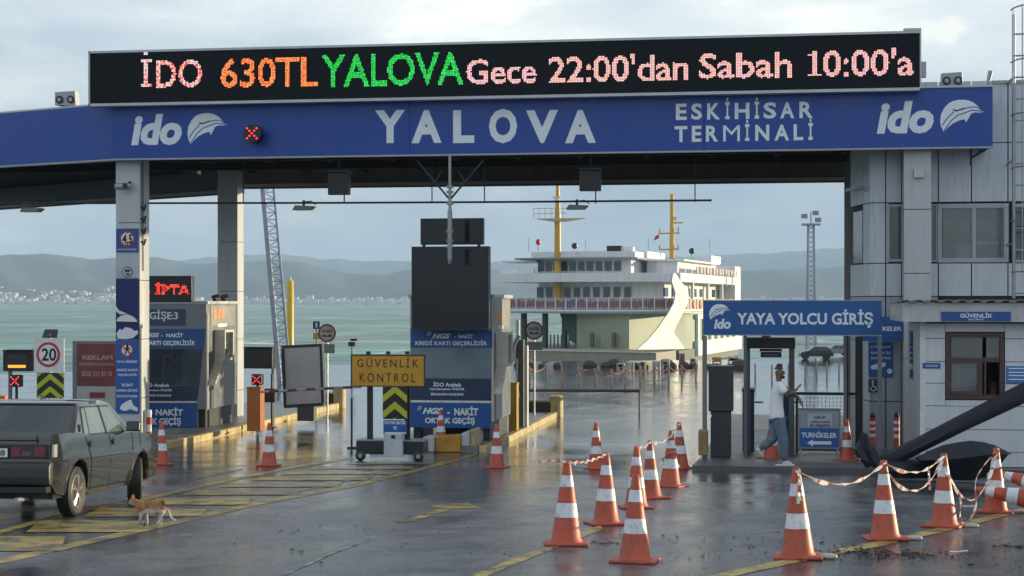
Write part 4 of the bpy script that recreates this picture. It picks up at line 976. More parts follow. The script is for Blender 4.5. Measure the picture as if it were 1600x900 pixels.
for px, lab in ((1169, 'dark blue turnstile pillar behind the left leg of the detector gate'), (1232, 'dark blue turnstile pillar behind the walking man')):
    Yt = YD+1.4; zt2 = zg(Yt)+.1
    o = thing('turnstile_pillar', lab, 'turnstile', (fx(px, Yt), Yt+.3, zt2), 0, 'turnstile pillars at the pedestrian entrance')
    w = 10; B('pillar_body', M('turnstile blue', (.012, .035, .10), .35, .2), o, (fx(px-w+1, Yt), Yt, zt2, fx(px+w-1, Yt), Yt+.8, fz(px, 612, Yt)), bevel=.02)
    B('pillar_cap', black, o, (fx(px-w, Yt), Yt-.02, fz(px, 611.5, Yt), fx(px+w, Yt), Yt+.82, fz(px, 607.5, Yt)))
    MB().tube([(fx(px+w, Yt), Yt+.4, fz(px, 630, Yt)), (fx(px+w+13, Yt), Yt+.35, fz(px, 630, Yt))], .02, 6).build('turnstile_arm', steel, o, world=True)
YM = 33.8; zm = zg(YM)+.1
fe = thing('mesh_fence', 'black framed mesh fence behind the TURNİKELER board', 'fence', (fx(1292, YM), YM, zm))
B('frame', black, fe, (fx(1243, YM), YM, fz(1290, 617.5, YM), fx(1345, YM), YM+.05, fz(1290, 613, YM)), (fx(1243, YM), YM, zm, fx(1247, YM), YM+.05, fz(1290, 618, YM)), (fx(1338, YM), YM, zm, fx(1345, YM), YM+.05, fz(1290, 618, YM)), (fx(1247.5, YM), YM, zm+.05, fx(1337, YM), YM+.05, zm+.1))
b = MB(); x = fx(1248, YM)
while x < fx(1337, YM): b.box(x, YM+.02, zm+.1, x+.008, YM+.03, fz(1290, 618, YM)); x += .075
z = zm+.2
while z < fz(1290, 618, YM): b.box(fx(1247.5, YM), YM+.031, z, fx(1337, YM), YM+.038, z+.008); z += .075
b.build('wire_mesh', steel, fe, world=True)['kind'] = 'stuff'
o = thing('tall_dark_post', 'tall thin black post right of the walking man', 'post', (fx(1322, YM-.4), YM-.4, zm)); MB().tube([(0, 0, 0), (0, 0, fz(1322, 522, YM)-zm)], .045, 8).build('shaft', black, o); MB().lathe([(.12, 0), (.12, .03)], n=12).build('base_plate', black, o)
o = thing('grey_entrance_post', 'grey square post beside the building at the entrance', 'post', (fx(1342, YM), YM, zm)); B('shaft', dark, o, (-.07, -.05, 0, .07, .09, fz(1342, 526, YM)-zm), world=False); B('base_plate', dark, o, (-.12, -.1, 0, .12, .13, .03), world=False)
# the A-board TURNİKELER
YA = 31.3; za = zg(YA)+.1
o = thing('turnstile_board', 'grey and blue standing board reading TURNİKELER with a left arrow', 'sign', (fx(1280, YA), YA+.1, za))
b = MB(); b.pbox(1246.5, 638, 1313, 641, YA, .05).pbox(1246.5, 699, 1313, 702, YA, .05).pbox(1246.5, 641, 1249, 699, YA, .05).pbox(1310.5, 641, 1313, 699, YA, .05)
b.build('frame', MC['grey post'], o, world=True)
PB('upper_panel', M('pale blue grey', (.28, .33, .38), .5), o, 1249.3, 641, 1310.3, 668.5, YA+.01, .03); PB('lower_panel', MC['mid blue print'], o, 1249.3, 669, 1310.3, 698.7, YA+.01, .03)
PB('inner_label', M('pale label', (.42, .47, .50), .5), o, 1262, 646, 1300, 667, YA+.004, .005)
ptext('lettering', 'TURNİKELER', 1252.5, 673.5, 1307.5, 684, YA+.01, lettw, o, bold=.03)
for s_, y in (('GRUP', 650), ('GİRİŞ KAPISI', 657), ('BU TARAFTA', 662.5)): ptext('lettering', s_, 1266 if y > 650 else 1272, y, 1297 if y > 650 else 1290, y+4.4, YA+.004, navy, o, bold=.03)
Y = YA+.01; b = MB(); b.prism([(fx(x, Y), fz(x, y, Y)) for x, y in ((1261,692),(1270,686.5),(1270,689.5),(1299,689.5),(1299,694.5),(1270,694.5),(1270,697.5))], Y-.006, Y-.001); b.build('arrow', lettw, o, world=True)
for a in (1250, 1308): 
    for dy in (0, .45): B('foot', steel, o, (fx(a, YA), YA+dy, za, fx(a+2.5, YA), YA+dy+.03, fz(a, 702, YA)))
# ================================================================ LANE SIDE THINGS
def zgp(px, py): return gp(px, py)
# --- left roadside: display, 20 sign, chevron, advert board
Yd = gp(25, 668).y
def lane_display(px0, py0, px1, py1, Y, lab, lit, poles, xs_, grp='black lane displays on posts'):
    pm = (px0+px1)/2; z0 = zg(Y); o = thing('lane_display', lab, 'lane display', (fx(pm, Y), Y, z0), 0, grp)
    PB('display_casing', black, o, px0, py0, px1, py1, Y, .28, bevel=.01)
    PB('visor', black, o, px0-1, py0-1.4, px1+1, py0-.2, Y-.12, .40)
    PB('screen', M('dim led screen', (.02, .022, .024), .35), o, px0+5, py0+5, px1-5, py1-5, Y-.012, .010)
    if lit:
        b = MB(); s = (px1-px0)
        for k in range(11): b.pbox(px0+s*.18+k*s*.057, py0+s*.50, px0+s*.18+k*s*.057+s*.042, py0+s*.60, Y-.018, .004)
        b.build('lit_amber_text', emi('amber light', (1, .42, .05), 1.4), o, world=True)
        PB('dim_line', M('dim grey led', (.06, .05, .05), .5), o, px0+s*.2, py0+s*.18, px1-s*.2, py0+s*.24, Y-.018, .004)
    for a, w in poles: B('pole', MC['grey post'] if 'grey post' in MC else dark, o, (fx(a, Y)-w/2, Y+.1, z0, fx(a, Y)+w/2, Y+.1+w, fz(pm, py1, Y)-.002))
    return o
Yd = 37.0
lane_display(4.5, 548, 49, 580, Yd, 'black lane display with a lit amber line at the far left', True, [(12, .07)], 0)
o = cross_signal(25, 595, 19, Yd-.05, 'small square signal with a red cross behind the car roof at the far left', False, zg(Yd))
Yt = 34.6; o = thing('speed_limit_sign', 'white square sign with a red ringed 20 above a chevron board', 'sign', (fx(77, Yt), Yt, zg(Yt)))
PB('sign_plate', whitep, o, 53, 529, 100, 581, Yt, .02); ring_sign(75.5, 554, 19.5, Yt-.002, o, redp, lettw, .79)
ptext('lettering', '20', 65, 544, 88, 564, Yt-.014, black, o, bold=.02)
MB().tube([(fx(77, Yt), Yt+.05, zg(Yt)), (fx(77, Yt), Yt+.05, fz(77, 522, Yt))], .03, 8).build('pole', steel, o, world=True)
sp = MB().prism([(-.17, 0), (.17, 0), (.15, .2), (-.15, .2)], 0, .03).build('solar_panel', M('solar cell', (.02, .025, .035), .2), o); sp.location = (0, .0, fz(77, 527, Yt)-zg(Yt)); sp.rotation_euler = (R_(-30), 0, 0)
def chevron(par, x0, y0, x1, y1, Y, n, ph=0.0, tall=.30):
    yel = M('fluorescent yellow', (.46, .50, .02), .5); PB('chevron_plate', black, par, x0, y0, x1, y1, Y, .02)
    w = x1-x0; hstep = (y1-y0)/n; b = []
    for k in range(-1, n+1):
        yy = y0+(k+ph)*hstep; out = [(x0, yy+w*.42), ((x0+x1)/2, yy), (x1, yy+w*.42), (x1, yy+w*.42+hstep*.45), ((x0+x1)/2, yy+hstep*.45), (x0, yy+w*.42+hstep*.45)]
        # clip against the plate
        def clip(P, yl, keep_below):
            R2 = []
            for i in range(len(P)):
                a, c = P[i], P[(i+1) % len(P)]; ia = (a[1] <= yl) if keep_below else (a[1] >= yl); ic = (c[1] <= yl) if keep_below else (c[1] >= yl)
                if ia: R2.append(a)
                if ia != ic: t_ = (yl-a[1])/(c[1]-a[1]); R2.append((a[0]+(c[0]-a[0])*t_, yl))
            return R2
        P = clip(clip(out, y1-.3, True), y0+.3, False)
        if len(P) >= 3: MB().prism([(fx(x, Y), fz(x, y, Y)) for x, y in P], Y-.006, Y-.001).build('yellow_chevron', yel, par, world=True)
o = thing('chevron_board', 'black and yellow chevron board below the 20 sign', 'sign', (fx(78, Yt), Yt, zg(Yt)))
chevron(o, 57.5, 582.5, 99.5, 622, Yt, 2, .05)
B('legs', dark, o, (fx(62, Yt), Yt+.022, zg(Yt), fx(65, Yt), Yt+.06, fz(60, 600, Yt)), (fx(92, Yt), Yt+.022, zg(Yt), fx(95, Yt), Yt+.06, fz(60, 600, Yt)))
Yr = 36.4; o = thing('advert_board', 'red and white advert board in a grey frame left of the front column', 'advert board', (fx(150, Yr), Yr, zg(Yr)))
PB('case', MC['grey post'], o, 113, 533, 195, 668, Yr, .2, bevel=.01)
PB('poster', M('dull red poster', (.17, .045, .045), .4, var=.3, scale=2), o, 120, 537, 190, 603, Yr-.008, .006); PB('poster_lower', M('pale poster', (.42, .42, .42), .4), o, 120, 604, 190, 660, Yr-.008, .006)
ptext('lettering', 'REKLAM', 129, 555, 176, 562, Yr-.01, M('faded pink print', (.45, .28, .27), .6), o, bold=.03); ptext('lettering', 'REZERVASYON', 124, 567, 177, 571, Yr-.01, MC['faded pink print'], o); ptext('lettering', '0532 212 85 78', 128, 580, 175, 588, Yr-.01, MC['faded pink print'], o, bold=.02)
PB('small_print', MC['dull red poster'], o, 140, 613, 164, 622, Yr-.014, .005)
o = thing('orange_barrier_post', 'small bright orange post end at the far left beyond the lane display', 'post', (fx(3, 40), 40, zg(40))); B('post_body', M('traffic orange', (.75, .20, .03), .45, dirt=.2), o, (-.12, -.1, 0, .12, .1, .78), world=False, bevel=.02)
o = thing('striped_flex_post', 'red and white flexible post beside the front left column', 'bollard', (fx(233, YC1+.3), YC1+.3, zg(YC1)+.14))
for k in range(4): MB().lathe([(.055, k*.16+.002), (.055, k*.16+.158)], n=12).build('band', redp if k % 2 == 0 else white_band, o)
# --- second lane: display, signal, orange barrier cabinet and arm, empty billboard
Y2 = 39.4
lane_display(381, 543.5, 425.5, 576, Y2, 'black lane display on a post behind the orange barrier cabinet', False, [(424, .06)], 0)
cross_signal(402, 593, 17, Y2-.05, 'small square signal with a red cross above the orange barrier cabinet', False, zg(Y2)+.1)
Yo = 37.6; zo = zg(Yo)+.14
def barrier_box(px0, px1, py0, Y, lab, m, z0):
    o = thing('barrier_cabinet', lab, 'barrier', (fx((px0+px1)/2, Y), Y+.15, z0), 0, 'barrier cabinets')
    w = fx(px1, Y)-fx(px0, Y); x0 = fx(px0, Y); zt = fz(px0, py0, Y)
    B('cabinet', m, o, (x0, Y, z0, x0+w, Y+.32, zt), bevel=.012); B('lid', m, o, (x0-.01, Y-.01, zt+.002, x0+w+.01, Y+.33, zt+.03)); return o
obx = M('orange cabinet', (.44, .13, .025), .45, var=.1, dirt=.15)
o = barrier_box(385.5, 407, 607, Yo, 'tall orange barrier cabinet on the left island', obx, zo)
o = thing('boom_gate', 'lowered red and white barrier arm reaching right from the orange cabinet', 'barrier arm', (fx(410, Yo), Yo+.1, fz(410, 611, Yo)))
A_, B2_ = Vector((fx(408, Yo), Yo-.05, fz(408, 612, Yo))), Vector((fx(566, Yo), Yo-.05, fz(566, 604, Yo)))
nb = 11
for k in range(nb):
    p_, q_ = A_.lerp(B2_, k/nb), A_.lerp(B2_, (k+.985)/nb); MB().tube([p_, q_], .032, 8).build('arm_band', M('barrier grey white', (.42, .43, .45), .5, dirt=.2) if k % 2 == 0 else M('faded barrier red', (.22, .05, .05), .5), o, world=True)
Yb = 41.0
o = thing('empty_billboard', 'leaning upright billboard with a blank pale panel on the left island', 'billboard', (fx(473, Yb), Yb, zg(Yb)+.14), R_(0))
qp = lambda pts, y0, dp, m, nm: MB().prism([(fx(x, Yb), fz(x, y, Yb)) for x, y in pts], Yb+y0, Yb+y0+dp).build(nm, m, o, world=True)
frB = M('slate frame', (.05, .06, .075), .4)
for nm, pts in (('frame_rail', [(439,540),(503,537),(503,541),(440,544)]), ('frame_rail', [(443,633),(505,629.5),(506,634),(444,638)]), ('frame_post', [(439,544.3),(443.5,544),(447,632.6),(443,633)]), ('frame_post', [(499,541.3),(503,541.2),(506.5,629.3),(502,629.5)])): qp(pts, 0, .2, frB, nm)
qp([(443.5, 544), (499, 541.3), (502, 629.5), (447, 632.6)], .04, .12, M('blank pale panel', (.70, .74, .80), .5, var=.06), 'blank_panel')
B('pedestal', M('pedestal grey', (.10, .11, .12), .5), o, (fx(464, Yb), Yb+.02, zg(Yb)+.14, fx(490, Yb), Yb+.3, fz(475, 634.5, Yb)))
o = thing('control_pole', 'thin grey pole with a small box left of the empty billboard', 'pole', (fx(425, 38.6), 38.6, zg(38.6)+.14)); MB().tube([(0, 0, 0), (0, 0, 1.3)], .03, 8).build('pole', dark, o); B('control_box', dark, o, (-.22, -.05, .62, .08, .08, .95), world=False); B('foot_plate', dark, o, (-.1, -.1, 0, .1, .1, .03), world=False)
# flower bed kerbs at the island ends
def bed(px, w_, Y, lab, x_right):
    z = zg(Y)+.14; x1 = x_right; x0 = x1-w_
    o = thing('end_planter', lab, 'planter', ((x0+x1)/2, Y, z-.14)); m = kerbm
    B('soil', M('dark wet soil', (.035, .028, .02), .7, bump=.6), o, (x0+.12, Y-.35, z-.14, x1-.12, Y+.35, z+.12)); B('side_block', dark, o, (x0, Y-.45, z-.14, x0+.118, Y+.45, z+.3), bevel=.02)
    B('front_block', M('mossy dark block', (.06, .05, .04), .6, bump=.5), o, (x0+.12, Y-.45, z-.14, x1-.14, Y-.352, z+.28), bevel=.02); B('back_block', m, o, (x0+.12, Y+.352, z-.14, x1-.12, Y+.45, z+.28), bevel=.02)
    MB().lathe([(.2, -.14), (.2, .42), (.16, .46)], (x1-.1, Y-.3, z), 16).build('end_bollard', m, o, world=True)
    return o
bed(0, 1.7, IL[2]-.1, 'low planter with a rounded yellow end at the far end of the left island', IL[0]+.05)
bed(0, 1.4, IC[2]-.1, 'low planter with a pale rounded end at the far end of the centre island', IC[0]+.05)
# speed bump warning signs
def kasis(px, py, r, py_base, Y, lab, plate):
    o = thing('speed_bump_sign', lab, 'sign', (fx(px, Y), Y, zg(Y)), 0, 'round KASİS speed bump signs')
    ring_sign(px, py, r, Y, o, M('faded sign red', (.30, .06, .06), .5), M('sign off white', (.52, .52, .54), .5), .80)
    ptext('lettering', 'KASİS', px-r*.52, py-r*.42, px+r*.52, py-r*.08, Y-.011, black, o, bold=.03)
    k = r; pts = [(px-k*.55, py+k*.38), (px-k*.42, py+k*.2), (px-k*.28, py+k*.15), (px-k*.12, py+k*.26), (px, py+k*.3), (px+k*.12, py+k*.26), (px+k*.28, py+k*.15), (px+k*.42, py+k*.2), (px+k*.55, py+k*.38)]
    MB().prism([(fx(x, Y), fz(x, y, Y)) for x, y in pts], Y-.016, Y-.0105).build('bump_symbol', black, o, world=True)
    if plate: PB('plain_plate', M('blank grey plate', (.26, .28, .30), .5), o, plate[0], plate[1], plate[2], plate[3], Y, .015)
    MB().tube([(fx(px, Y), Y+.03, zg(Y)), (fx(px, Y), Y+.03, fz(px, py, Y))], .024, 8).build('pole', steel, o, world=True)
    return o
kasis(511, 520.5, 14.5, 640, 43.5, 'round red ringed KASİS sign on a thin pole right of the empty billboard', (503, 537.5, 523, 552))
kasis(834.5, 516.5, 14.5, 631, 44.0, 'round red ringed KASİS sign right of the centre booth, before the ferry', (824, 534, 848, 547))
Y = 52; o = thing('number_plate_post', 'small dark blue plate with a number one above the left KASİS sign', 'sign', (fx(494, Y), Y, zg(Y)))
PB('plate', M('plate blue', (.02, .05, .18), .5), o, 489, 502, 499.5, 514, Y, .02); ptext('lettering', '1', 493, 504, 496, 512, Y-.002, lettw, o, bold=.03); MB().tube([(0, .05, 0), (0, .05, fz(494, 508, Y)-zg(Y))], .03, 6).build('pole', steel, o)
PB('yellow_tab', M('pale yellow', (.5, .45, .1), .5), o, 489, 520, 500, 530, Y+.03, .02)
# yellow dolphin pile, lattice mast, shore lamp
Y = 72; o = thing('mooring_pile', 'tall bright yellow steel pile standing at the water edge', 'pile', (fx(453.5, Y), Y, zg(Y)))
MB().lathe([(.155, 0), (.155, fz(453, 440, Y)-zg(Y)), (.10, fz(453, 437.5, Y)-zg(Y))], n=18).build('pile_tube', M('bright yellow paint', (.62, .42, .03), .4, dirt=.15), o, smooth=True)
MB().lathe([(.05, 0), (.05, .12)], (0, 0, fz(453, 437, Y)-zg(Y)), 8).build('lamp', whitep, o)
Y = 62; a_, b_ = Vector((fx(446, Y), Y, zg(Y))), Vector((fx(414, Y), Y, fz(414, 236, Y)))
o = thing('leaning_lattice_mast', 'pale lattice mast with a ladder leaning slightly left behind the toll lanes', 'mast', a_)
wm = .22; mm = M('pale mast paint', (.33, .36, .45), .45, .1); 
for sx, wid in ((-.5, .10), (.5, .05)): MB().tube([a_+Vector((sx*wm*2, 0, 0)), b_+Vector((sx*wm*2, 0, 0))], wid, 6).build('mast_leg', mm, o, world=True)
b = MB(); n = 34
for k in range(n):
    p_ = a_.lerp(b_, k/n); q_ = a_.lerp(b_, (k+1)/n); b.tube([p_+Vector((-wm, 0, 0)), p_+Vector((wm, 0, 0))], .018, 4)
    b.tube([p_+Vector((wm*(1 if k % 2 else -1), 0, 0)), q_+Vector((-wm*(1 if k % 2 else -1), 0, 0))], .016, 4)
b.build('lattice_bracing', mm, o, world=True)['kind'] = 'stuff'
Y = 68; o = thing('quay_lamp', 'small dark lamp on a thin pole at the water edge left of the yellow sign', 'lamp', (fx(550, Y), Y, zg(Y))); MB().tube([(0, 0, 0), (0, 0, fz(550, 540, Y)-zg(Y))], .05, 6).build('pole', steel, o)
B('lamp_head', dark, o, (-.14, -.1, fz(550, 541, Y)-zg(Y), .14, .1, fz(550, 534, Y)-zg(Y)), (-.05, -.08, fz(550, 533, Y)-zg(Y), .22, .08, fz(550, 529, Y)-zg(Y)), world=False)
Y = 34.9; o = thing('thin_black_post', 'thin black post standing on the wet lane left of the yellow checkpoint sign', 'post', (fx(549.5, Y), Y, zg(Y))); MB().tube([(0, 0, 0), (0, 0, fz(549, 622, Y)-zg(Y))], .022, 8).build('shaft', black, o); MB().lathe([(.1, 0), (.1, .03)], n=12).build('foot', black, o)
# --- checkpoint trailer
ZT0 = gp(608, 720); YT = ZT0.y; zt = ZT0.z
tr = thing('checkpoint_trailer', 'wheeled steel frame carrying a yellow GÜVENLİK KONTROL sign and a chevron board', 'sign trailer', (fx(608, YT), YT+.2, zt))
PB('chassis_beam', dark, tr, 556, 690, 661, 710, YT, .5, bevel=.02); PB('chassis_top_rail', steel, tr, 556, 687.5, 661, 689.5, YT-.01, .5)
for px in (577.5, 636): PB('sign_leg', dark, tr, px-4, 603, px+4, 687, YT+.1, .08)
sgn = PB('sign_board', M('amber sign face', (.58, .30, .025), .4, var=.06, dirt=.2), tr, 549.5, 555.5, 662.5, 603, YT-.02, .04)
b = MB(); b.pbox(548, 554, 664, 555.8, YT-.03, .05).pbox(548, 602.7, 664, 604.5, YT-.03, .05).pbox(548, 555.8, 549.7, 602.7, YT-.03, .05).pbox(662.3, 555.8, 664, 602.7, YT-.03, .05); b.build('sign_border', dark, tr, world=True)
brn = M('sign lettering brown', (.05, .03, .015), .5)
ptext('lettering', 'GÜVENLİK', 558, 557, 654, 574, YT-.022, brn, tr, bold=.0, space=1.35); ptext('lettering', 'KONTROL', 562, 583, 649, 597, YT-.022, brn, tr, bold=.0, space=1.45)
for px in (575, 606, 636): PB('top_lamp', black, tr, px-3, 549, px+3, 553.6, YT, .06)
chevron(tr, 598, 604.8, 636, 655, YT-.03, 2, -.1)
PB('lower_plate', MC['mid blue print'], tr, 599, 656.5, 635.5, 679, YT-.03, .02)
ptext('lettering', 'DUYAR BATISI', 601, 658, 633, 663, YT-.032, lettw, tr); ptext('lettering', 'VE', 614, 666, 620, 671, YT-.032, lettw, tr); PB('print_line', lettw, tr, 601, 675.5, 634, 677.5, YT-.036, .004)
PB('white_hanging_box', M('dirty white box', (.50, .54, .58), .45, dirt=.25), tr, 599.5, 678.5, 628.5, 714.5, YT-.16, .12, bevel=.01); PB('box_lock', dark, tr, 611, 680, 617, 685, YT-.18, .018)
for px in (564.5, 655):
    r = .095; c_ = (fx(px, YT), YT-.05, zt+r)
    w_ = MB().lathe([(r*.7, -.04), (r, -.025), (r, .025), (r*.7, .04)], c_, 20, 'y').build('wheel', black, tr, world=True, smooth=True); MB().lathe([(r*.45, -.046), (r*.45, -.041)], c_, 12, 'y').build('hub', steel, w_, world=True)
    B('wheel_fork', dark, tr, (c_[0]-.03, YT+.0, zt+.1, c_[0]+.03, YT+.1, fz(px, 710, YT)))
# --- painted concrete blocks at the head of the centre island
YN = 34.0; zn = zg(YN)
o = thing('painted_barrier_block', 'white and orange painted concrete block at the head of the centre island', 'concrete block', (fx(700, YN), YN+.2, zn))
zw = lambda py: fz(700, py, YN)
for k, (a, c, m, t0, t1) in enumerate(((660.5, 678, M('chalky white', (.50, .52, .55), .6, dirt=.35), 683, 683), (678.3, 718, M('ochre paint', (.50, .25, .03), .55, var=.2, dirt=.35), 683, 681), (718.3, 731, MC['chalky white'], 678, 673), (731.3, 740, kerbm, 672, 671))):
    MB().prism([(fx(a, YN), zn), (fx(c, YN), zn), (fx(c, YN), zw(t1)), (fx(a, YN), zw(t0))], YN+k*.08, YN+.55+k*.1).build('painted_section', m, o, world=True, bevel=.025)
# --- equipment right of the centre booth
Yx = 39.6; zx = zg(Yx)+.14
barrier_box(795, 807.5, 600, 38.6, 'tall dark yellow barrier cabinet beside the right side of the centre booth', M('dark yellow cabinet', (.42, .26, .02), .45, dirt=.15), zg(38.6)+.14)
o = thing('raised_barrier_machine', 'grey lane machine post with a raised barrier arm bracket right of the centre booth', 'barrier', (fx(812, Yx), Yx, zx))
PB('machine_post', M('machine grey', (.10, .105, .11), .5, .2), o, 806, 531, 818, 668, Yx, .25, bevel=.01); PB('white_guide', whitep, o, 806, 500, 811, 530, Yx+.05, .1); PB('white_lower_box', whitep, o, 818.5, 540, 824, 668, Yx+.2, .2)
MB().tube([(fx(795, Yx), Yx-.1, fz(795, 556, Yx)), (fx(812, Yx), Yx-.1, fz(812, 524, Yx))], .05, 8).build('raised_arm_stub', steel, o, world=True)
MB().tube([(fx(809, Yx), Yx-.03, fz(809, 560, Yx)), (fx(808, Yx), Yx-.03, fz(808, 600, Yx)), (fx(812, Yx), Yx-.03, fz(812, 620, Yx))], .02, 6).build('hose', whitep, o, world=True)
Yv = 46.5; o = thing('low_barrier_rail', 'long low dark rail lying level across the wet yard behind the lane', 'rail', (fx(905, Yv), Yv, zg(Yv)+.42))
MB().tube([(fx(818, Yv), Yv, fz(818, 610, Yv)), (fx(1000, Yv), Yv, fz(1000, 610.5, Yv))], .045, 8).build('rail', M('grey rail', (.12, .12, .12), .5), o, world=True)
for px in (822, 999): MB().tube([(fx(px, Yv), Yv, zg(Yv)), (fx(px, Yv), Yv, fz(px, 610, Yv))], .03, 6).build('rail_post', steel, o, world=True)
# --- bollard posts with a chain on the far yard
pst = M('weathered post', (.34, .27, .20), .6, var=.3, scale=8, dirt=.3)
rows_ = [(828,599),(854,591),(880,600),(906,600),(931,600),(954,600),(977,598),(1001,597),(1023,596),(1045,595),(1066,594),(1087,593)]
prev = None; first = None
for i, (px, pb) in enumerate(rows_):
    g = gp(px, pb); h = 24*dep(px, g.y)/FPX*(1 if i % 3 else 1.12)
    lab = ['leftmost', 'second', 'third', 'fourth', 'fifth', 'sixth', 'seventh', 'eighth', 'ninth', 'tenth', 'eleventh', 'rightmost'][i]+' thin post of the rope fence before the ferry, counted from the left'
    o = MB().tube([(0, 0, 0), (random.uniform(-.08, .08), 0, h)], .045, 6).build('fence_post', pst, loc=tuple(g)); tag(o, lab, 'post', 'thin posts of the rope fence before the ferry')
    topp = g+Vector((0, 0, h*.86))
    if prev is not None:
        mid = (prev+topp)/2-Vector((0, 0, .18)); cv = [prev.lerp(mid, .5)-Vector((0, 0, .06)), mid, mid.lerp(topp, .5)-Vector((0, 0, .06))]
        c_ = MB().tube([prev]+cv+[topp], .028, 5).build('fence_rope', M('red rope', (.32, .10, .09), .6)); tag(c_, lab.replace('thin post', 'rope span, ending at a post,'), 'rope', 'ropes of the fence before the ferry')
        c_['label'] = 'sagging rope span left of the '+lab.split(' thin')[0]+' rope fence post'
    prev = topp
for i, (px, pb) in enumerate([(1180,590),(1206,592),(1232,590),(1258,588),(1276,587),(1292,587),(1311,586)]):
    g = gp(px, pb+2); h = 24*dep(px, g.y)/FPX; o = MB().tube([(0, 0, 0), (0, 0, h)], .04, 6).build('yard_post', pst, loc=tuple(g)); tag(o, ['first', 'second', 'third', 'fourth', 'fifth', 'sixth', 'seventh'][i]+' thin yard post seen under the entrance board, from the left', 'post', 'thin yard posts under the entrance board')
for i, (px, pb, w, h, m, lb) in enumerate([(970,582,12,14,whitep,'white'),(984,580,13,15,whitep,'pale'),(1004,578,10,12,M('salmon board',(.5,.2,.12),.6),'salmon'),(1026,580,12,16,whitep,'white'),(1040,578,12,17,whitep,'white'),(1066,574,10,22,MC['salmon board'],'salmon'),(1083,573,9,13,whitep,'pale'),(1120,572,14,14,yellow,'yellow'),(1146,572,16,15,whitep,'pale')]):
    g = gp(px, pb); s = dep(px, g.y)/FPX; o = thing('yard_barrier', ['left white', 'second pale', 'short salmon', 'narrow white', 'wider white', 'tall salmon', 'small pale', 'yellow', 'right pale'][i]+' portable barrier in the row at the ferry ramp', 'barrier', g, 0, 'portable barriers at the ferry ramp')
    b = MB(); W_, H_ = w*s, h*s; b.box(-W_/2, -.06, .2, W_/2, .06, H_) if i % 2 else [b.box(-W_/2, -.03, z_, W_/2, .03, z_+.12) for z_ in (.25, H_*.55, H_-.12)]
    b.build('panel', m, o); MB().box(-W_/2, -.25, 0, -W_/2+.08, .25, H_).box(W_/2-.08, -.25, 0, W_/2, .25, H_).build('legs', steel, o)
# --- far right: light mast, parked cars
Y = 110; o = thing('harbour_light_mast', 'tall grey lattice light mast with lamps on top beyond the entrance board', 'light mast', (fx(1267, Y), Y, zg(Y)))
hh = fz(1267, 352, Y)-zg(Y)
for sx in (-.3, .3): 
    for sy in (-.3, .3): MB().tube([(sx, sy, 0), (sx*.6, sy*.6, hh)], .07, 6).build('mast_leg', mm, o)
b = MB()
for k in range(26):
    a = 1-.4*k/26; z_ = hh*k/26; z2 = hh*(k+1)/26; b.tube([(-.3*a, -.3*a, z_), (.3*a, -.3*a, z2)], .025, 4); b.tube([(.3*a, -.3*a, z_), (-.3*a, -.3*a, z2)], .025, 4)
b.build('lattice_bracing', mm, o)['kind'] = 'stuff'
B('platform', mm, o, (-.6, -.6, hh, .6, .6, hh+.1), world=False)
for k, (x, z_) in enumerate(((-.42, .35), (.3, .55), (.45, .1))): B('lamp_head', M('lamp grey', (.3, .3, .3), .4), o, (x-.2, -.3, hh+.1+z_, x+.2, .0, hh+.38+z_), world=False)
MB().tube([(0, 0, hh+.1), (0, 0, hh+.9)], .04, 6).build('top_post', mm, o)
def far_car(px, py, wpx, lab, m, flip=1):
    g = gp(px, py); s = dep(px, g.y)/FPX; L = wpx*s; k = L/4.2
    o = thing('parked_car', lab, 'car', g, YAW+(0 if flip > 0 else math.pi), 'cars parked beyond the entrance')
    prof = [(-2.1,.35),(-2.1,.8),(-1.9,1.0),(-1.5,1.45),(-1.0,1.58),(.3,1.58),(1.0,1.1),(1.9,.92),(2.1,.7),(2.1,.35)]
    MB().prism([(x*k, z*k) for x, z in prof], -.85*k, .85*k).build('body', m, o, bevel=.08*k)
    MB().prism([(x*k, z*k) for x, z in [(-1.55,1.05),(-1.3,1.42),(-.3,1.48),(-.3,1.05)]], -.865*k, .865*k).build('rear_window', winglass, o); MB().prism([(x*k, z*k) for x, z in [(-.2,1.05),(-.2,1.48),(.25,1.48),(.75,1.05)]], -.865*k, .865*k).build('front_window', winglass, o)
    for wx in (-1.3, 1.35):
        for sy in (-.8, .8): MB().lathe([(.34*k, -.1*k), (.34*k, .1*k)], (wx*k, sy*k, .34*k), 16, 'y').build('wheel', black, o)
    MB().box(1.95*k, -.7*k, .6*k, 2.11*k, -.4*k, .8*k).build('headlight', whitep, o); MB().box(1.95*k, .4*k, .6*k, 2.11*k, .7*k, .8*k).build('headlight', whitep, o)
far_car(1275, 561, 52, 'dark grey hatchback parked beyond the entrance, seen under the blue board', M('far car dark', (.05, .05, .055), .3, .4), -1)
far_car(1306, 556, 46, 'silver car parked behind the dark hatchback', M('far car silver', (.25, .26, .27), .3, .4), -1)
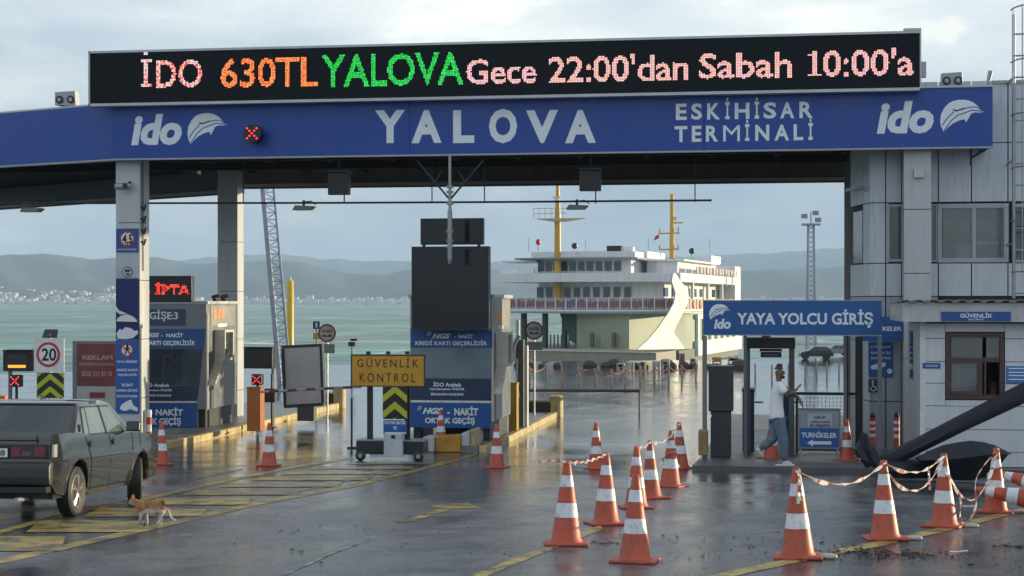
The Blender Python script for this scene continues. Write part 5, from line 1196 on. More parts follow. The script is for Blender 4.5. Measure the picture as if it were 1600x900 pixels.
# ================================================================ CONES AND TAPE
def make_cone():
    o = thing('traffic_cone', 'x', 'traffic cone', (0, 0, 0), 0)
    b = MB(); b.prism([(-.20,-.20),(.20,-.20),(.20,.20),(-.20,.20)], 0, .028, 'z'); b.build('base', orange, o, bevel=.012)
    R0 = lambda z: .142-.112*z/.75
    for z0, z1, m, nm in ((.028,.245,orange,'cone_body'),(.247,.375,white_band,'reflective_band'),(.377,.515,orange,'cone_body'),(.517,.62,white_band,'reflective_band'),(.622,.745,orange,'cone_tip')):
        pr = [(R0(z0)+(.012 if z0 < .1 else 0), z0), (R0(z0+.03), z0+.03), (R0(z1), z1)]
        if nm == 'cone_tip': pr += [(R0(z1)*.8, z1+.006), (R0(z1)*.35, z1+.004)]
        MB().lathe(pr, n=28).build(nm, m, o, smooth=True)
    return o
proto = make_cone()
CONES = {}
cl_ = [('A',252,730,66,'orange striped cone right of the car front'),('B',420,732,67,'orange striped cone in front of the orange barrier cabinet'),('D',776,735,68,'orange striped cone beside the yellow kerb right of the centre booth'),
 ('E',932,737,72,'cone with dark brown bands standing alone behind the left cone row'),('F',885,859,131,'tall orange cone nearest the yellow line on the left of the row'),('G',947,826,112,'second cone from the left front, joined by twisted tape to the nearest one'),
 ('H',992,886,136,'frontmost orange cone of the middle group'),('I',994,800,97,'cone directly behind the frontmost one'),('J',1017,784,90,'cone right behind the frontmost pair, fifth towards the yard'),
 ('K',1047,766,88,'cone with tape wound round it near the far end of the row'),('L',1063,737,73,'farthest cone of the row leading to the yard'),
 ('M',1247,880,140,'leftmost cone of the taped row along the yellow line on the right'),('N',1383,850,123,'second cone of the taped row along the yellow line'),('O',1475,830,114,'third cone of the taped row, before the anchor'),
 ('P',1555,807,101,'fourth cone of the taped row, wrapped with tape at the right'),('R',1323,723,64,'orange cone right of the TURNİKELER board'),('S',1205,721,66,'orange cone hidden behind the walking man')]
for i, (k, px, py, hp, lab) in enumerate(cl_):
    up = .10 if k in 'RS' else 0
    g = gp(px, py-hp*.06, up); g = Pd(px, py-hp*.06, dep(px, g.y)); g.z = zg(g.y)+up
    s = hp*dep(px, g.y)/FPX/.75
    c = dup(proto, g, random.uniform(-.5, .5)+(.12 if i else 0), lab, 'orange traffic cones'); c.scale = (s,)*3; CONES[k] = (g, s)
    sl2 = math.atan(.048) if g.y < 31 else 0
    c.rotation_euler = (-sl2+random.uniform(-.01, .01), random.uniform(-.02, .02), c.rotation_euler[2])
for ch in list(proto.children): bpy.data.objects.remove(ch)
bpy.data.objects.remove(proto)
def some_cone(): pass
# cone on the island behind the painted block, cone lying at the right edge
p2 = make_cone(); tag(p2, 'cone standing on the island in front of the lower price board'); p2['group'] = 'orange traffic cones'; p2.location = (fx(689, YN+.75), YN+.75, zg(YN)+.14); p2.scale = (.95,)*3
s = fz(689, 640, YN+.75)-p2.location.z; p2.scale = (s/.75,)*3
g = gp(1592, 808); p3 = make_cone(); tag(p3, 'cone lying on its side at the right edge of the row'); p3['group'] = 'orange traffic cones'
p3.location = (g.x+.28, g.y+.3, g.z+.16); p3.rotation_euler = (0, R_(-82), R_(-12)); p3.scale = (1.0,)*3
g2 = gp(1600, 800); p4 = make_cone(); tag(p4, 'second fallen cone lying crossed behind the one at the right edge'); p4['group'] = 'orange traffic cones'; p4.location = (g2.x+.45, g2.y+.75, g2.z+.20); p4.rotation_euler = (R_(-78), 0, R_(60)); p4.scale = (1.0,)*3
def ctop(k, f=.97): 
    g, s = CONES[k]; return g+Vector((0, -.02, .75*s*f))
def tape(name, lab, pts, w=.045, n=46, stripe=.09, twist=1.5, grp='red and white barrier tapes', seg=None):
    P = [Vector(p) for p in pts]; L = []
    for i in range(len(P)-1):                                  # Catmull-Rom through the given points
        p0, p1, p2_, p3_ = P[max(i-1, 0)], P[i], P[i+1], P[min(i+2, len(P)-1)]; m_ = max(4, n//(len(P)-1))
        for j in range(m_):
            t = j/m_; L.append(.5*((2*p1)+(p2_-p0)*t+(2*p0-5*p1+4*p2_-p3_)*t*t+(3*p1-p0-3*p2_+p3_)*t**3))
    L.append(P[-1]); b = MB(); acc = 0
    fr_ = []
    for i, p in enumerate(L):
        t = (L[min(i+1, len(L)-1)]-L[max(i-1, 0)]).normalized(); a = 1.1+.9*math.sin(i*.21*twist+1); side = Vector((0, 0, 1))-t*t.z
        side = side.normalized() if side.length > .05 else Vector((1, 0, 0)); ot = t.cross(side).normalized(); d_ = (side*math.cos(a)+ot*math.sin(a))*w/2*(.75+.25*math.sin(i*.7)); fr_.append((p-d_, p+d_, t.cross(d_).normalized()*.0015))
    for i in range(len(L)-1):
        acc += (L[i+1]-L[i]).length; b.k = 1 if int(acc/stripe) % 3 == 2 else 0
        (a0, a1, na), (c0, c1, nc) = fr_[i], fr_[i+1]
        b.add([a0+na, a1+na, c1+nc, c0+nc, a0-na, a1-na, c1-nc, c0-nc], [(0,1,2,3),(7,6,5,4),(0,3,7,4),(1,5,6,2)])
    o = b.build(name, [tapewh, tapered]); return tag(o, lab, 'barrier tape', grp)
def between(a, c, sag, k=(.25, .5, .75)):
    out = [a]
    for t in k: q = a.lerp(c, t); q.z -= sag*4*t*(1-t); out.append(q)
    return out+[c]
tape('barrier_tape', 'sagging tape between the first and second cones of the right hand row', between(ctop('M'), ctop('N'), .16))
tape('barrier_tape', 'upper tape between the second and third cones of the right hand row', between(ctop('N'), ctop('O'), .13))
tape('barrier_tape', 'lower, deeper sagging tape between the second and third cones of the right hand row', between(ctop('N', .88), ctop('O', .94), .27))
tape('barrier_tape', 'deep sagging tape between the third and fourth cones of the right hand row', between(ctop('O', .85), ctop('P', .8), .42))
dip = gp(1509, 822)+Vector((0, 0, .02))
tape('barrier_tape', 'tape hanging to the ground between the third and fourth cones', [ctop('O', .8), ctop('O', .42)+Vector((.16, -.03, 0)), dip+Vector((-.06, 0, .08)), dip, dip+Vector((.1, 0, .18)), ctop('P', .55)+Vector((-.22, -.05, 0)), ctop('P', .95)], stripe=.06)
tape('barrier_tape', 'twisted tape joining the two cones at the front left of the middle row', between(ctop('F', .98), ctop('G', .98), .03), stripe=.04, twist=5, w=.05)
tape('barrier_tape', 'loose tape end reaching left from the nearest cone of the middle row', [ctop('F', .99), ctop('F', .99)+Vector((-.18, .0, .01)), ctop('F', .99)+Vector((-.30, -.02, -.03))], stripe=.03, twist=5, w=.03)
tape('barrier_tape', 'tape between the cones behind the frontmost one', between(ctop('I', .98), ctop('J', .98), .03), stripe=.05)
tape('barrier_tape', 'thin tape running back to the cone near the far end of the row', between(ctop('J', .98), ctop('K', .9), .05), stripe=.06)
tape('barrier_tape', 'short tape at the far end of the middle cone row', between(ctop('K', .98), ctop('L', .98), .04), stripe=.06)
def wrap(k, lab, n=3, z0=.5, z1=.95):
    g, s = CONES[k]; pts = []
    for i in range(n*8+1):
        f = i/(n*8); z = z0+(z1-z0)*f+.04*math.sin(i*1.3); r = (.142-.112*z)*s*1.16; a = f*n*2*math.pi; pts.append(g+Vector((r*math.cos(a), r*math.sin(a), .75*s*z)))
    tape('wound_tape', lab, pts, n=len(pts)*4, w=.04, stripe=.05, grp='tape wound round cones')
wrap('P', 'tape wound round the top of the fourth cone of the right hand row', 2); wrap('K', 'tape wound round the cone near the far end of the middle row', 2, .35, .95)
tape('hanging_tape_end', 'loose tape end hanging down the front of the leftmost cone of the right row', [ctop('M', .98), ctop('M', .8)+Vector((.01, -.05, 0)), ctop('M', .62)+Vector((.0, -.085, 0))], stripe=.07, w=.05)
tape('hanging_tape_end', 'short loose tape end at the middle of the tape before the third cone', [ctop('N').lerp(ctop('O'), .72)-Vector((0, 0, .13)), ctop('N').lerp(ctop('O'), .73)-Vector((0, 0, .22)), ctop('N').lerp(ctop('O'), .74)-Vector((0, 0, .33))], stripe=.06, w=.035)
# striped bollards by the building
for i, (px, pt, pb, Y, lab) in enumerate(((1363.5, 645, 702, 33.0, 'red and white banded bollard behind the right entrance post'), (1401, 643, 706, 32.0, 'orange bollard with white bands left of the security booth'))):
    z0 = zg(Y)+.1; h = fz(px, pt, Y)-z0; o = thing('striped_bollard', lab, 'bollard', (fx(px, Y), Y, z0), 0, 'banded bollards by the building')
    zz = [0, .45, .53, .60, .67, .74, .81, .88]
    for k, (a, c) in enumerate(zip(zz, zz[1:])): MB().lathe([(.055 if k else .06, a*h+.001), (.055, c*h-.001)], n=14).build('band', (orange if k == 0 else (white_band if k % 2 else redp)), o, smooth=True)
    MB().lathe([(.05, .882*h), (.05, .93*h), (.02, h)], n=12).build('black_cap', black, o); MB().lathe([(.1, 0), (.09, .02)], n=14).build('foot', black, o)
# ================================================================ FERRY
DF = 130.0
FO = Pd(1060, HZ, DF); FS = DF/FPX
fr = thing('car_ferry', 'white double ended car ferry with yellow masts moored at the quay, bow ramp down', 'ferry', (FO.x, FO.y, -3.5), R_(-8))
zF = lambda py: EYE+(HZ-py)*FS+3.5
uF = lambda px: (px-1060)*FS*1.02           # along the bow, 0 at the right corner
shipw = M('ship white', (.76, .76, .77), .45, dirt=.25, var=.06, scale=.5, streak=True)
shipg = M('pale green hull', (.34, .40, .30), .5, dirt=.2, var=.06, scale=.3)
ochre = M('mast yellow', (.60, .34, .05), .45, dirt=.15)
def plan(u0, u1, v0, v1, bow=1.2, n=10):
    """deck outline: the bow side curves out towards the camera"""
    pts = [(u0+(u1-u0)*k/n, v0-bow*math.sin(math.pi*k/n)) for k in range(n+1)]
    return pts+[(u1, v1), (u0, v1)]
W0, W1 = uF(768), 0.0
def deck(name, m, px0, px1, v0, v1, py0, py1, bow=1.2): return MB().prism(plan(uF(px0), uF(px1), v0, v1, bow), zF(py1), zF(py0), 'z').build(name, m, fr)
deck('main_deck', shipw, 768, 1062, 0, 29.5, 484, 490, 1.5)
deck('rubbing_band', M('ship blue grey', (.30, .34, .38), .5), 767, 1063, -.06, 29.5, 486.5, 488.5, 1.6)
deck('passenger_deck', shipw, 826, 1030, 2.0, 27, 440, 483.5, 1.2)
deck('upper_deck_slab', shipw, 769, 1062, .3, 29, 426, 440, 1.4)
deck('bridge_house', shipw, 822, 975, 2.4, 9, 403, 425.7, 1.0)
deck('side_wing_roof', shipw, 768, 826, 1.2, 6, 404.5, 407, .2); deck('wing_bulwark', shipw, 768, 824, 1.0, 1.2, 418, 425.7, 0)
deck('bridge_roof', shipw, 816, 985, 1.6, 10, 391, 402.7, 1.3)
deck('eave', M('eave grey', (.25, .27, .29), .5), 790, 990, 1.3, 10.5, 400.5, 403.2, 1.5)
deck('upper_house', shipw, 985, 1035, 6, 24, 405, 425.7, .3); deck('upper_house_roof', shipw, 978, 1048, 5.5, 22, 402, 404.8, .3)
deck('monkey_island', shipw, 960, 990, 5, 12, 389, 400, .3)
def curve_v(px, v0, bow): 
    k = (uF(px)-uF(768))/(uF(1062)-uF(768)); return v0-bow*math.sin(math.pi*max(0, min(1, k)))
def bowface(u0p, u1p, v0, bow, px): k = (px-u0p)/(u1p-u0p); return v0-bow*math.sin(math.pi*max(0, min(1, k)))
for k in range(11):
    px = 824+k*14.0; 
    if px > 962: break
    v = max(bowface(822, 975, 2.4, 1.0, px+1), bowface(822, 975, 2.4, 1.0, px+9))-.03; v2 = min(bowface(822, 975, 2.4, 1.0, px+1), bowface(822, 975, 2.4, 1.0, px+9))
    MB().box(uF(px), v2-.05, zF(421.5), uF(px+10.6), v+.3, zF(407)).build('bridge_window', winglass, fr)
for k in range(10):
    px = 825+k*16.2; v2 = min(bowface(826, 1030, 2.0, 1.2, px), bowface(826, 1030, 2.0, 1.2, px+10))
    w_ = MB().box(uF(px), v2-.06, zF(463.5), uF(px+9.5), v2+.4, zF(449)).build('saloon_window', winglass, fr)
    MB().box(uF(px-1), v2-.03, zF(465), uF(px+10.5), v2+.3, zF(447.5)).build('window_surround', M('surround grey', (.35, .36, .36), .5), w_)
# railing with banner panels along the bow
vr = lambda px: curve_v(px, 0, 1.5)
bcol = [M('banner maroon', (.20, .05, .06), .6), M('banner blue', (.05, .07, .20), .6), M('banner grey pink', (.35, .25, .25), .6)]
rr = random.Random(4)
px = 770
while px < 1055:
    a, c = vr(px), vr(px+17); u0, u1 = uF(px), uF(px+17)
    pnl = MB().add([(u0+.03, a, zF(483)), (u1-.03, c, zF(483)), (u1-.03, c, zF(466)), (u0+.03, a, zF(466)), (u0+.03, a+.04, zF(483)), (u1-.03, c+.04, zF(483)), (u1-.03, c+.04, zF(466)), (u0+.03, a+.04, zF(466))], [(0,1,2,3),(7,6,5,4),(0,3,7,4),(1,5,6,2),(3,2,6,7),(0,4,5,1)]).build('rail_panel', M('rail panel pale', (.38, .36, .37), .6, dirt=.2), fr)
    mb_ = MB(); mt = bcol[1] if 880 < px < 900 else bcol[0]
    for j in range(5):
        f0 = .1+j*.17; h0 = rr.uniform(.15, .4); ua, va = u0+(u1-u0)*f0, a+(c-a)*f0; ub, vb = u0+(u1-u0)*(f0+.11), a+(c-a)*(f0+.11)
        z0, z1 = zF(483)+(zF(466)-zF(483))*h0*.6, zF(483)+(zF(466)-zF(483))*rr.uniform(.65, .92)
        mb_.add([(ua, va-.012, z0), (ub, vb-.012, z0), (ub, vb-.012, z1), (ua, va-.012, z1)], [(0, 1, 2, 3)])
    mb_.build('banner_print', mt, pnl)['kind'] = 'stuff'
    MB().box(u0-.03, a-.02, zF(484), u0+.03, a+.03, zF(464)).build('rail_post', shipw, fr); px += 17
# hull under the main deck: pale green inner wall right, open car deck left with dark columns
MB().prism([(uF(898), .2), (uF(940), -.4), (uF(985), -.5), (uF(1059), 7.0), (uF(1059), 29), (uF(898), 12)], .6, zF(490)-.002, 'z').build('hull', shipg, fr)
MB().box(uF(890), 1.2, .5, uF(898)-.01, 8, zF(490)-.01).build('casing', M('casing teal', (.16, .24, .24), .5), fr)
MB().prism([(uF(768), 27), (uF(1058), 27), (uF(1058), 29), (uF(768), 29)], -.3, 1.6, 'z').build('far_bulwark', shipg, fr)
MB().box(uF(768), 0.2, -.5, uF(1060)-.01, 29, 1.2).build('car_deck', M('car deck steel', (.10, .11, .10), .5, dirt=.3), fr)
for pxa in (772, 803, 838, 870): MB().box(uF(pxa), .9, 1.2, uF(pxa+6), 1.6, zF(490)-.002).build('deck_pillar', M('pillar green', (.05, .09, .08), .5), fr)
MB().prism([(uF(868), zF(490)), (uF(898), zF(490)), (uF(898), zF(540)), (uF(886), zF(535))], .6, .9).build('gusset', MC['pillar green'], fr)
for k in range(6): MB().box(uF(850+k*6), 1.0, zF(545), uF(852+k*6), 1.1, zF(524)).build('inner_rail_post', MC['pillar green'], fr)
for pxa in (925, 960): MB().box(uF(pxa), -1.25+.3, zF(543), uF(pxa+5), -.6, zF(520)).build('hull_door', M('dull brown door', (.15, .10, .06), .5), fr)
# curved white bow horn, sunlit at the right corner
horn = [(1055,426),(1064,440),(1075,452),(1076,464),(1074,476),(1066,492),(1056,510),(1053,520),(1070,545),(1062,546),(996,546),(1012,532),(1030,510),(1044,490),(1053,474),(1056,458),(1050,440),(1052,428)]
def LFa(px, py, d): return wmat(fr).inverted() @ Pd(px, py, d)
hp_ = [LFa(x, y, 121.5+max(0, x-996)/80*7.5) for x, y in horn]; hb_ = [LFa(x-2, y, 122.6+max(0, x-996)/80*7.5) for x, y in horn]; n = len(horn)
tr_ = [tuple(t) for t in tessellate_polygon([[Vector((p[0], p[1], 0)) for p in horn]])]
MB().add(hp_+hb_, tr_+[tuple(i+n for i in reversed(t)) for t in tr_]+[(i, (i+1) % n, n+(i+1) % n, n+i) for i in range(n)]).build('bow_horn', M('weathered ship white', (.50, .49, .46), .5, var=.12, scale=.8, dirt=.75, streak=True), fr)
# ramp towards the quay
MB().prism([(uF(846), zF(544)), (uF(1065), zF(546)), (uF(1065), zF(562)), (uF(846), zF(566))], -9.5, -2.2).build('bow_ramp', M('ramp steel', (.30, .27, .21), .55, dirt=.35, streak=True), fr)
MB().prism([(uF(846), zF(543.2)), (uF(1065), zF(545.2)), (uF(1065), zF(545.9)), (uF(846), zF(543.9))], -9.6, -9.45).build('ramp_edge', whitep, fr)
# starboard side, seen at a slant
vv = [(0, 29.5)]
MB().box(-.03, 7.1, .6, .25, 29.5, zF(536)).build('side_bulwark', shipw, fr); MB().box(-.03, 7.1, zF(500), .22, 29.5, zF(492)).build('side_plating', shipw, fr)
for k in range(8): MB().box(-.02, 7.3+k*3.1, zF(535.8), .2, 7.9+k*3.1, zF(500.2)).build('side_pillar', shipw, fr)
MB().box(-.4, 2, zF(440)+.01, .0-.05, 27, zF(427)).build('side_band', shipw, fr)
for k in range(9):
    v0 = 1.5+k*3.05; MB().box(-.02, v0, zF(485), .04, v0+2.7, zF(467)).build('side_rail_panel', MC['rail panel pale'] if k % 2 else M('side rail warm', (.42, .34, .28), .6), fr)
    MB().lathe([(.30, .0), (.36, .04), (.36, .10), (.30, .14)], (.02, v0+1.3, zF(476)), 16, 'x').build('lifebuoy', M('lifebuoy orange', (.70, .20, .05), .5), fr)
    MB().box(-1.6, v0+.4, zF(463), -1.45, v0+1.7, zF(449)).build('side_window', winglass, fr)
    if k > 1: MB().box(-.02, v0, zF(424), .04, v0+2.7, zF(413)).build('upper_rail_panel', MC['rail panel pale'], fr); MB().lathe([(.26, .0), (.32, .05), (.26, .1)], (.02, v0+1.3, zF(418.5)), 14, 'x').build('lifebuoy', MC['banner grey pink'], fr)
for v0 in (6, 13, 20, 28): MB().box(-.2, v0, zF(484), .03, v0+.35, zF(426)).build('side_column', shipw, fr)
MB().box(-2.6, 20, zF(402), -1.0, 25, zF(388)).build('engine_casing', shipw, fr)
MB().box(-3, 26.5, zF(560), .1, 29.6, zF(405)).build('stern_tower', shipw, fr, bevel=.05)
def mast(px, v, py0, py1, r, nm='mast'):
    u = uF(px) if v < 10 else None
    return u
# near mast at the bow
um = uF(865)+.0; mo = MB().tube([(um, .6, zF(484)), (um, .6, zF(342)), (um, .6, zF(285))], [.30, .26, .13], 12).build('near_mast', ochre, fr, smooth=True)
MB().prism([(um-1.9, zF(338)), (um+2.2, zF(338)), (um+.4, zF(343)), (um-.4, zF(343))], .1, 1.4).build('mast_platform', M('mast pale', (.50, .42, .26), .5), mo)
b = MB()
for k in range(6): b.tube([(um-1.9+k*.5, .1, zF(338)), (um-1.9+k*.5, .1, zF(322))], .02, 4)
for z_ in (322, 330): b.tube([(um-1.9, .1, zF(z_)), (um+.9, .1, zF(z_))], .02, 4)
b.build('platform_rail', steel, mo)['kind'] = 'stuff'
MB().tube([(um-.3, .4, zF(312)), (um+.3, .4, zF(303))], .1, 6).tube([(um+.3, .4, zF(312)), (um-.3, .4, zF(303))], .1, 6).build('mast_lamp', whitep, mo)
# far mast
def LF(px, py, d):
    w = Pd(px, py, d); return wmat(fr).inverted() @ w
p0, p1 = LF(1050, 405, 150), LF(1050, 303, 150)
mf = MB().tube([p0, p1], [.24, .16], 10).build('far_mast', ochre, fr)
for (x0, y0, x1, y1) in ((1029, 365, 1062, 364), (1031, 390, 1061, 389), (1048, 348, 1067, 348)): MB().tube([LF(x0, y0, 150), LF(x1, y1, 150)], .08, 6).build('yard_arm', ochre, mf)
for (x, y, h) in ((1031, 362, 8), (1060, 360, 8), (1031, 388, 7), (1060, 387, 7), (1056, 342, 6)): MB().tube([LF(x, y+2, 150), LF(x, y-h*.6, 150)], .09, 6).build('mast_lamp', MC['mast pale'], mf)
fl = [LF(1029, 366, 150), LF(1030, 372, 150), LF(1021, 376, 150), LF(1024, 369, 150)]; fl2 = [p_+Vector((0, .05, 0)) for p_ in fl]; MB().add(fl+fl2, [(0,1,2,3),(7,6,5,4),(0,4,5,1),(1,5,6,2),(2,6,7,3),(3,7,4,0)]).build('small_flag', redp, mf)
def bit(nm, m, px0, py0, px1, py1, d, dp=.8):
    a, c = LF(px0, py1, d), LF(px1, py0, d); return MB().box(a.x, a.y, a.z, c.x, a.y+dp, c.z).build(nm, m, fr)
bit('funnel_group', black, 948, 384, 972, 393, 138); bit('roof_gear', shipw, 972, 386, 990, 396, 140); bit('vent_box', MC['casing teal'], 1022, 397, 1031, 406, 146); bit('roof_gear', shipw, 1090, 404, 1106, 416, 152)
for (px, y0, y1, m, r) in ((841, 376, 392, redp, .22), (898, 382, 391, dark, .28), (1081, 390, 404, dark, .25)):
    a, c = LF(px, y1, 142), LF(px, y0+3, 142); q = MB().tube([a, c], .05, 6).build('roof_stalk', steel, fr); MB().lathe([(r*.5, -.2), (r, -.05), (r, .15), (r*.4, .3)], tuple(c), 10).build('stalk_head', m, q)
for px in (826, 915, 1013, 1109): MB().tube([LF(px, 392, 141), LF(px, 372, 141)], .025, 4).build('aerial', steel, fr)
# sunlit stern rail pieces right of the horn
for k in range(7): a, c = LF(1090+k*9, 448, 150), LF(1090+k*9, 428, 150); MB().tube([a, c], .06, 4).build('stern_stanchion', shipw, fr)
o = thing('quay_gear_pile', 'dark coils and gear heaped along the quay edge before the ferry', 'quay gear', (gp(930, 574).x, gp(930, 574).y, gp(930, 574).z))
b = MB(); rr = random.Random(9); q0 = gp(930, 574)
for i in range(26):
    x = rr.uniform(-5, 7); r = rr.uniform(.18, .42); b.lathe([(r, 0), (r*1.05, r*.4), (r*.7, r*.9), (r*.2, r*1.1)], (x, rr.uniform(-.5, .5), 0), 8)
b.build('coils', M('dull rope', (.06, .05, .045), .8), o)['kind'] = 'stuff'
# ================================================================ ANCHOR
AY = gp(1452, 752); AD = dep(1452, AY.y); s = AD/FPX
an = thing('ship_anchor', 'huge dark painted ship anchor lying on the ground before the security booth', 'anchor', AY, YAW)
navyp = M('dark navy anchor paint', (.009, .013, .023), .42, spec=.35, var=.3, scale=4, bump=.4, bscale=22, dirt=.18)
A = lambda x, y: ((x-1452)*s, (752-y)*s)
def loftp(profs, name, mat, par, close=True):
    """profs: list of closed 3D loops with equal counts"""
    n = len(profs[0]); vs = [v for p_ in profs for v in p_]; fs = []
    for i in range(len(profs)-1):
        for j in range(n): fs.append((i*n+j, i*n+(j+1) % n, (i+1)*n+(j+1) % n, (i+1)*n+j))
    fs += [tuple(range(n)), tuple((len(profs)-1)*n+j for j in range(n))]
    return MB().add(vs, fs).build(name, mat, par, smooth=True)
def bar(cx, cz, hw, hd, y=0, ang=0.0):
    """diamond-edged section in the plane across the bar"""
    ca, sa = math.cos(ang), math.sin(ang)
    pts = [(-hw, 0), (-hw*.82, -hd*.8), (-hw*.1, -hd), (hw*.82, -hd*.8), (hw, 0), (hw*.82, hd*.8), (0, hd), (-hw*.82, hd*.8)]
    return [(cx-sa*p[0], y+p[1], cz+ca*p[0]) for p in pts]
sh = []
for (x, y, w, hd, yy) in ((1378, 729, 13, .17, 0), (1405, 722, 13, .18, 0), (1450, 700, 12, .18, .02), (1520, 665, 13, .19, .05), (1600, 627, 15, .2, .1), (1665, 596, 16, .2, .15)):
    cx_, cz_ = A(x, y); sh.append(bar(cx_, cz_, w*s, hd, yy+.55, .46))
loftp(sh, 'shank', navyp, an)
arm = []
for (x, y, w, hd, yy, an_) in ((1354, 690, 5, .10, .0, 1.5), (1354, 707, 13, .16, .0, 1.5), (1362, 724, 17, .2, .0, 1.2), (1382, 735, 17, .24, 0.05, .5), (1420, 738, 15, .26, .15, .1), (1470, 738, 15, .26, .15, 0), (1520, 735, 14, .22, .1, 0), (1552, 726, 12, .15, 0, .3)):
    cx_, cz_ = A(x, y); arm.append(bar(cx_, cz_, w*s, hd, yy+.3, an_+math.pi/2*0))
loftp([[(p[0], p[1], max(p[2], .0)) for p in r] for r in arm], 'curved_arm', navyp, an)
def fluke(top, ridge, bot, y0, bulge, name):
    n = len(top); vs = []
    for i in range(n):
        for (x, y), dy in ((top[i], 0), (ridge[i], -bulge), (bot[i], 0)):
            q = A(x, y); vs.append((q[0], y0+dy, max(q[1], .005)))
        q = A(*ridge[i]); vs.append((q[0], y0+.16, max(q[1], .02)))
    fs = []
    for i in range(n-1):
        a, c = i*4, (i+1)*4; fs += [(a, a+1, c+1, c), (a+1, a+2, c+2, c+1), (a+2, a+3, c+3, c+2), (a+3, a, c, c+3)]
    fs += [(0, 1, 2, 3), tuple((n-1)*4+k for k in range(4))]
    return MB().add(vs, fs).build(name, navyp, an, smooth=True)
fluke([(1434,716),(1452,705),(1474,696),(1500,691),(1518,689),(1538,691),(1556,696),(1577,707)], [(1434,718),(1452,717),(1474,717),(1500,714),(1518,712),(1538,709),(1556,708),(1577.5,708.5)], [(1436,721),(1450,738),(1472,748),(1500,753),(1520,754),(1540,746),(1560,732),(1578,710)], .05, .22, 'fluke')
fluke([(1349,676),(1348,690),(1347,704),(1349,720),(1358,734)], [(1356,678),(1358,690),(1359,704),(1364,718),(1372,728)], [(1358,680),(1366,692),(1373,704),(1380,716),(1388,726)], .25, .20, 'raised_fluke')
# ================================================================ CAR
g0, g1 = gp(128, 807), gp(222, 784)
hd = math.atan2(-(g1.x-g0.x), g1.y-g0.y)
car = thing('parked_saloon', 'dark grey boxy four door saloon waiting at the lane, seen from behind', 'car', (g0.x-.80*math.cos(hd), g0.y-.80*math.sin(hd), zg(g0.y)), hd)
car.rotation_euler[0] = -math.atan(.048); car.scale = (.94, .97, .945)
paint = M('dark grey green car paint', (.062, .060, .055), .16, .70, var=.12, scale=1.5, dirt=.10, coat=.9)
def arc(cy, r, z0, n=9):
    a0 = math.asin(max(-1, min(1, (z0-.30)/r))); return [(cy+r*math.cos(a0+(math.pi-2*a0)*k/n), .30+r*math.sin(a0+(math.pi-2*a0)*k/n)) for k in range(n+1)]
prof = [(-.80,.42),(-.82,.66),(-.80,.93),(-.755,.965),(-.30,.975),(.10,.965),(.5,.925),(1.0,.92),(2.1,.915),(2.9,.87),(3.18,.81),(3.26,.72),(3.26,.42),(3.2,.30)]+arc(2.42, .355, .27)+[(2.0,.24),(.45,.22)]+arc(0, .36, .27)+[(-.62,.30)]
b = MB().prism(prof, -.81, .81, 'x'); body = b.build('body', paint, car)
bm = bmesh.new(); bm.from_mesh(body.data)
for z in [.34+.042*k_ for k_ in range(15)]: bmesh.ops.bisect_plane(bm, geom=bm.verts[:]+bm.edges[:]+bm.faces[:], plane_co=(0, 0, z), plane_no=(0, 0, 1))
for y in [-.74+.13*k_ for k_ in range(31)]: bmesh.ops.bisect_plane(bm, geom=bm.verts[:]+bm.edges[:]+bm.faces[:], plane_co=(0, y, 0), plane_no=(0, 1, 0))
for x in (-.74, -.4, 0, .4, .74): bmesh.ops.bisect_plane(bm, geom=bm.verts[:]+bm.edges[:]+bm.faces[:], plane_co=(x, 0, 0), plane_no=(1, 0, 0))
def wid(y, z):
    w = 1.0-.055*max(0, (z-.66)/.34)**1.6-.06*max(0, (.62-z)/.4)**1.4
    if abs(z-.66) < .04: w += .004
    w *= 1-.05*max(0, (y-2.4)/.9)**2-.035*max(0, (-.3-y)/.5)**2; return w
for v in bm.verts: v.co.x *= wid(v.co.y, v.co.z)
for v in bm.verts:                                   # slightly crowned boot and bonnet
    if v.co.z > .83 and abs(v.co.x) < .7: v.co.z += .018*(1-(v.co.x/.7)**2)
for f in bm.faces: f.smooth = True
for e in bm.edges:
    if len(e.link_faces) == 2 and e.calc_face_angle(0) > R_(34): e.smooth = False
bm.to_mesh(body.data); bm.free(); bv = body.modifiers.new('bevel', 'BEVEL'); bv.width = .018; bv.segments = 2; bv.limit_method = 'ANGLE'; bv.angle_limit = R_(50)
# cabin
hw = lambda z: .755-.155*((z-.90)/.45)
cab = MB(); rings = []
for z, ya, yb in ((.90, -.02, 2.22), (1.04, .16, 2.00), (1.18, .34, 1.77), (1.29, .49, 1.60), (1.33, .62, 1.46), (1.345, .82, 1.28)):
    w = hw(z)*(1 if z < 1.30 else .90 if z < 1.34 else .75); rings.append([(-w, ya, z), (-w*.6, ya-.035, z), (0, ya-.05, z), (w*.6, ya-.035, z), (w, ya, z), (w, yb, z), (w*.5, yb+.05, z), (-w*.5, yb+.05, z), (-w, yb, z)])
loftp(rings, 'cabin', paint, car)
tint = M('tinted car glass', (.012, .018, .030), .03, var=.5, scale=1.6, spec=.9)
sideg = M('car side glass', (.10, .13, .13), .03, var=.25, scale=3, spec=1.0)
def sidewin(nm, pts, m=sideg, off=.006, sg=1):
    f = [(sg*(hw(z)+off), y, z) for y, z in pts]; k = [(sg*(hw(z)-.02), y, z) for y, z in pts]; n = len(pts)
    return MB().add(f+k, [tuple(range(n)), tuple(range(2*n-1, n-1, -1))]+[(i, (i+1) % n, n+(i+1) % n, n+i) for i in range(n)]).build(nm, m, car)
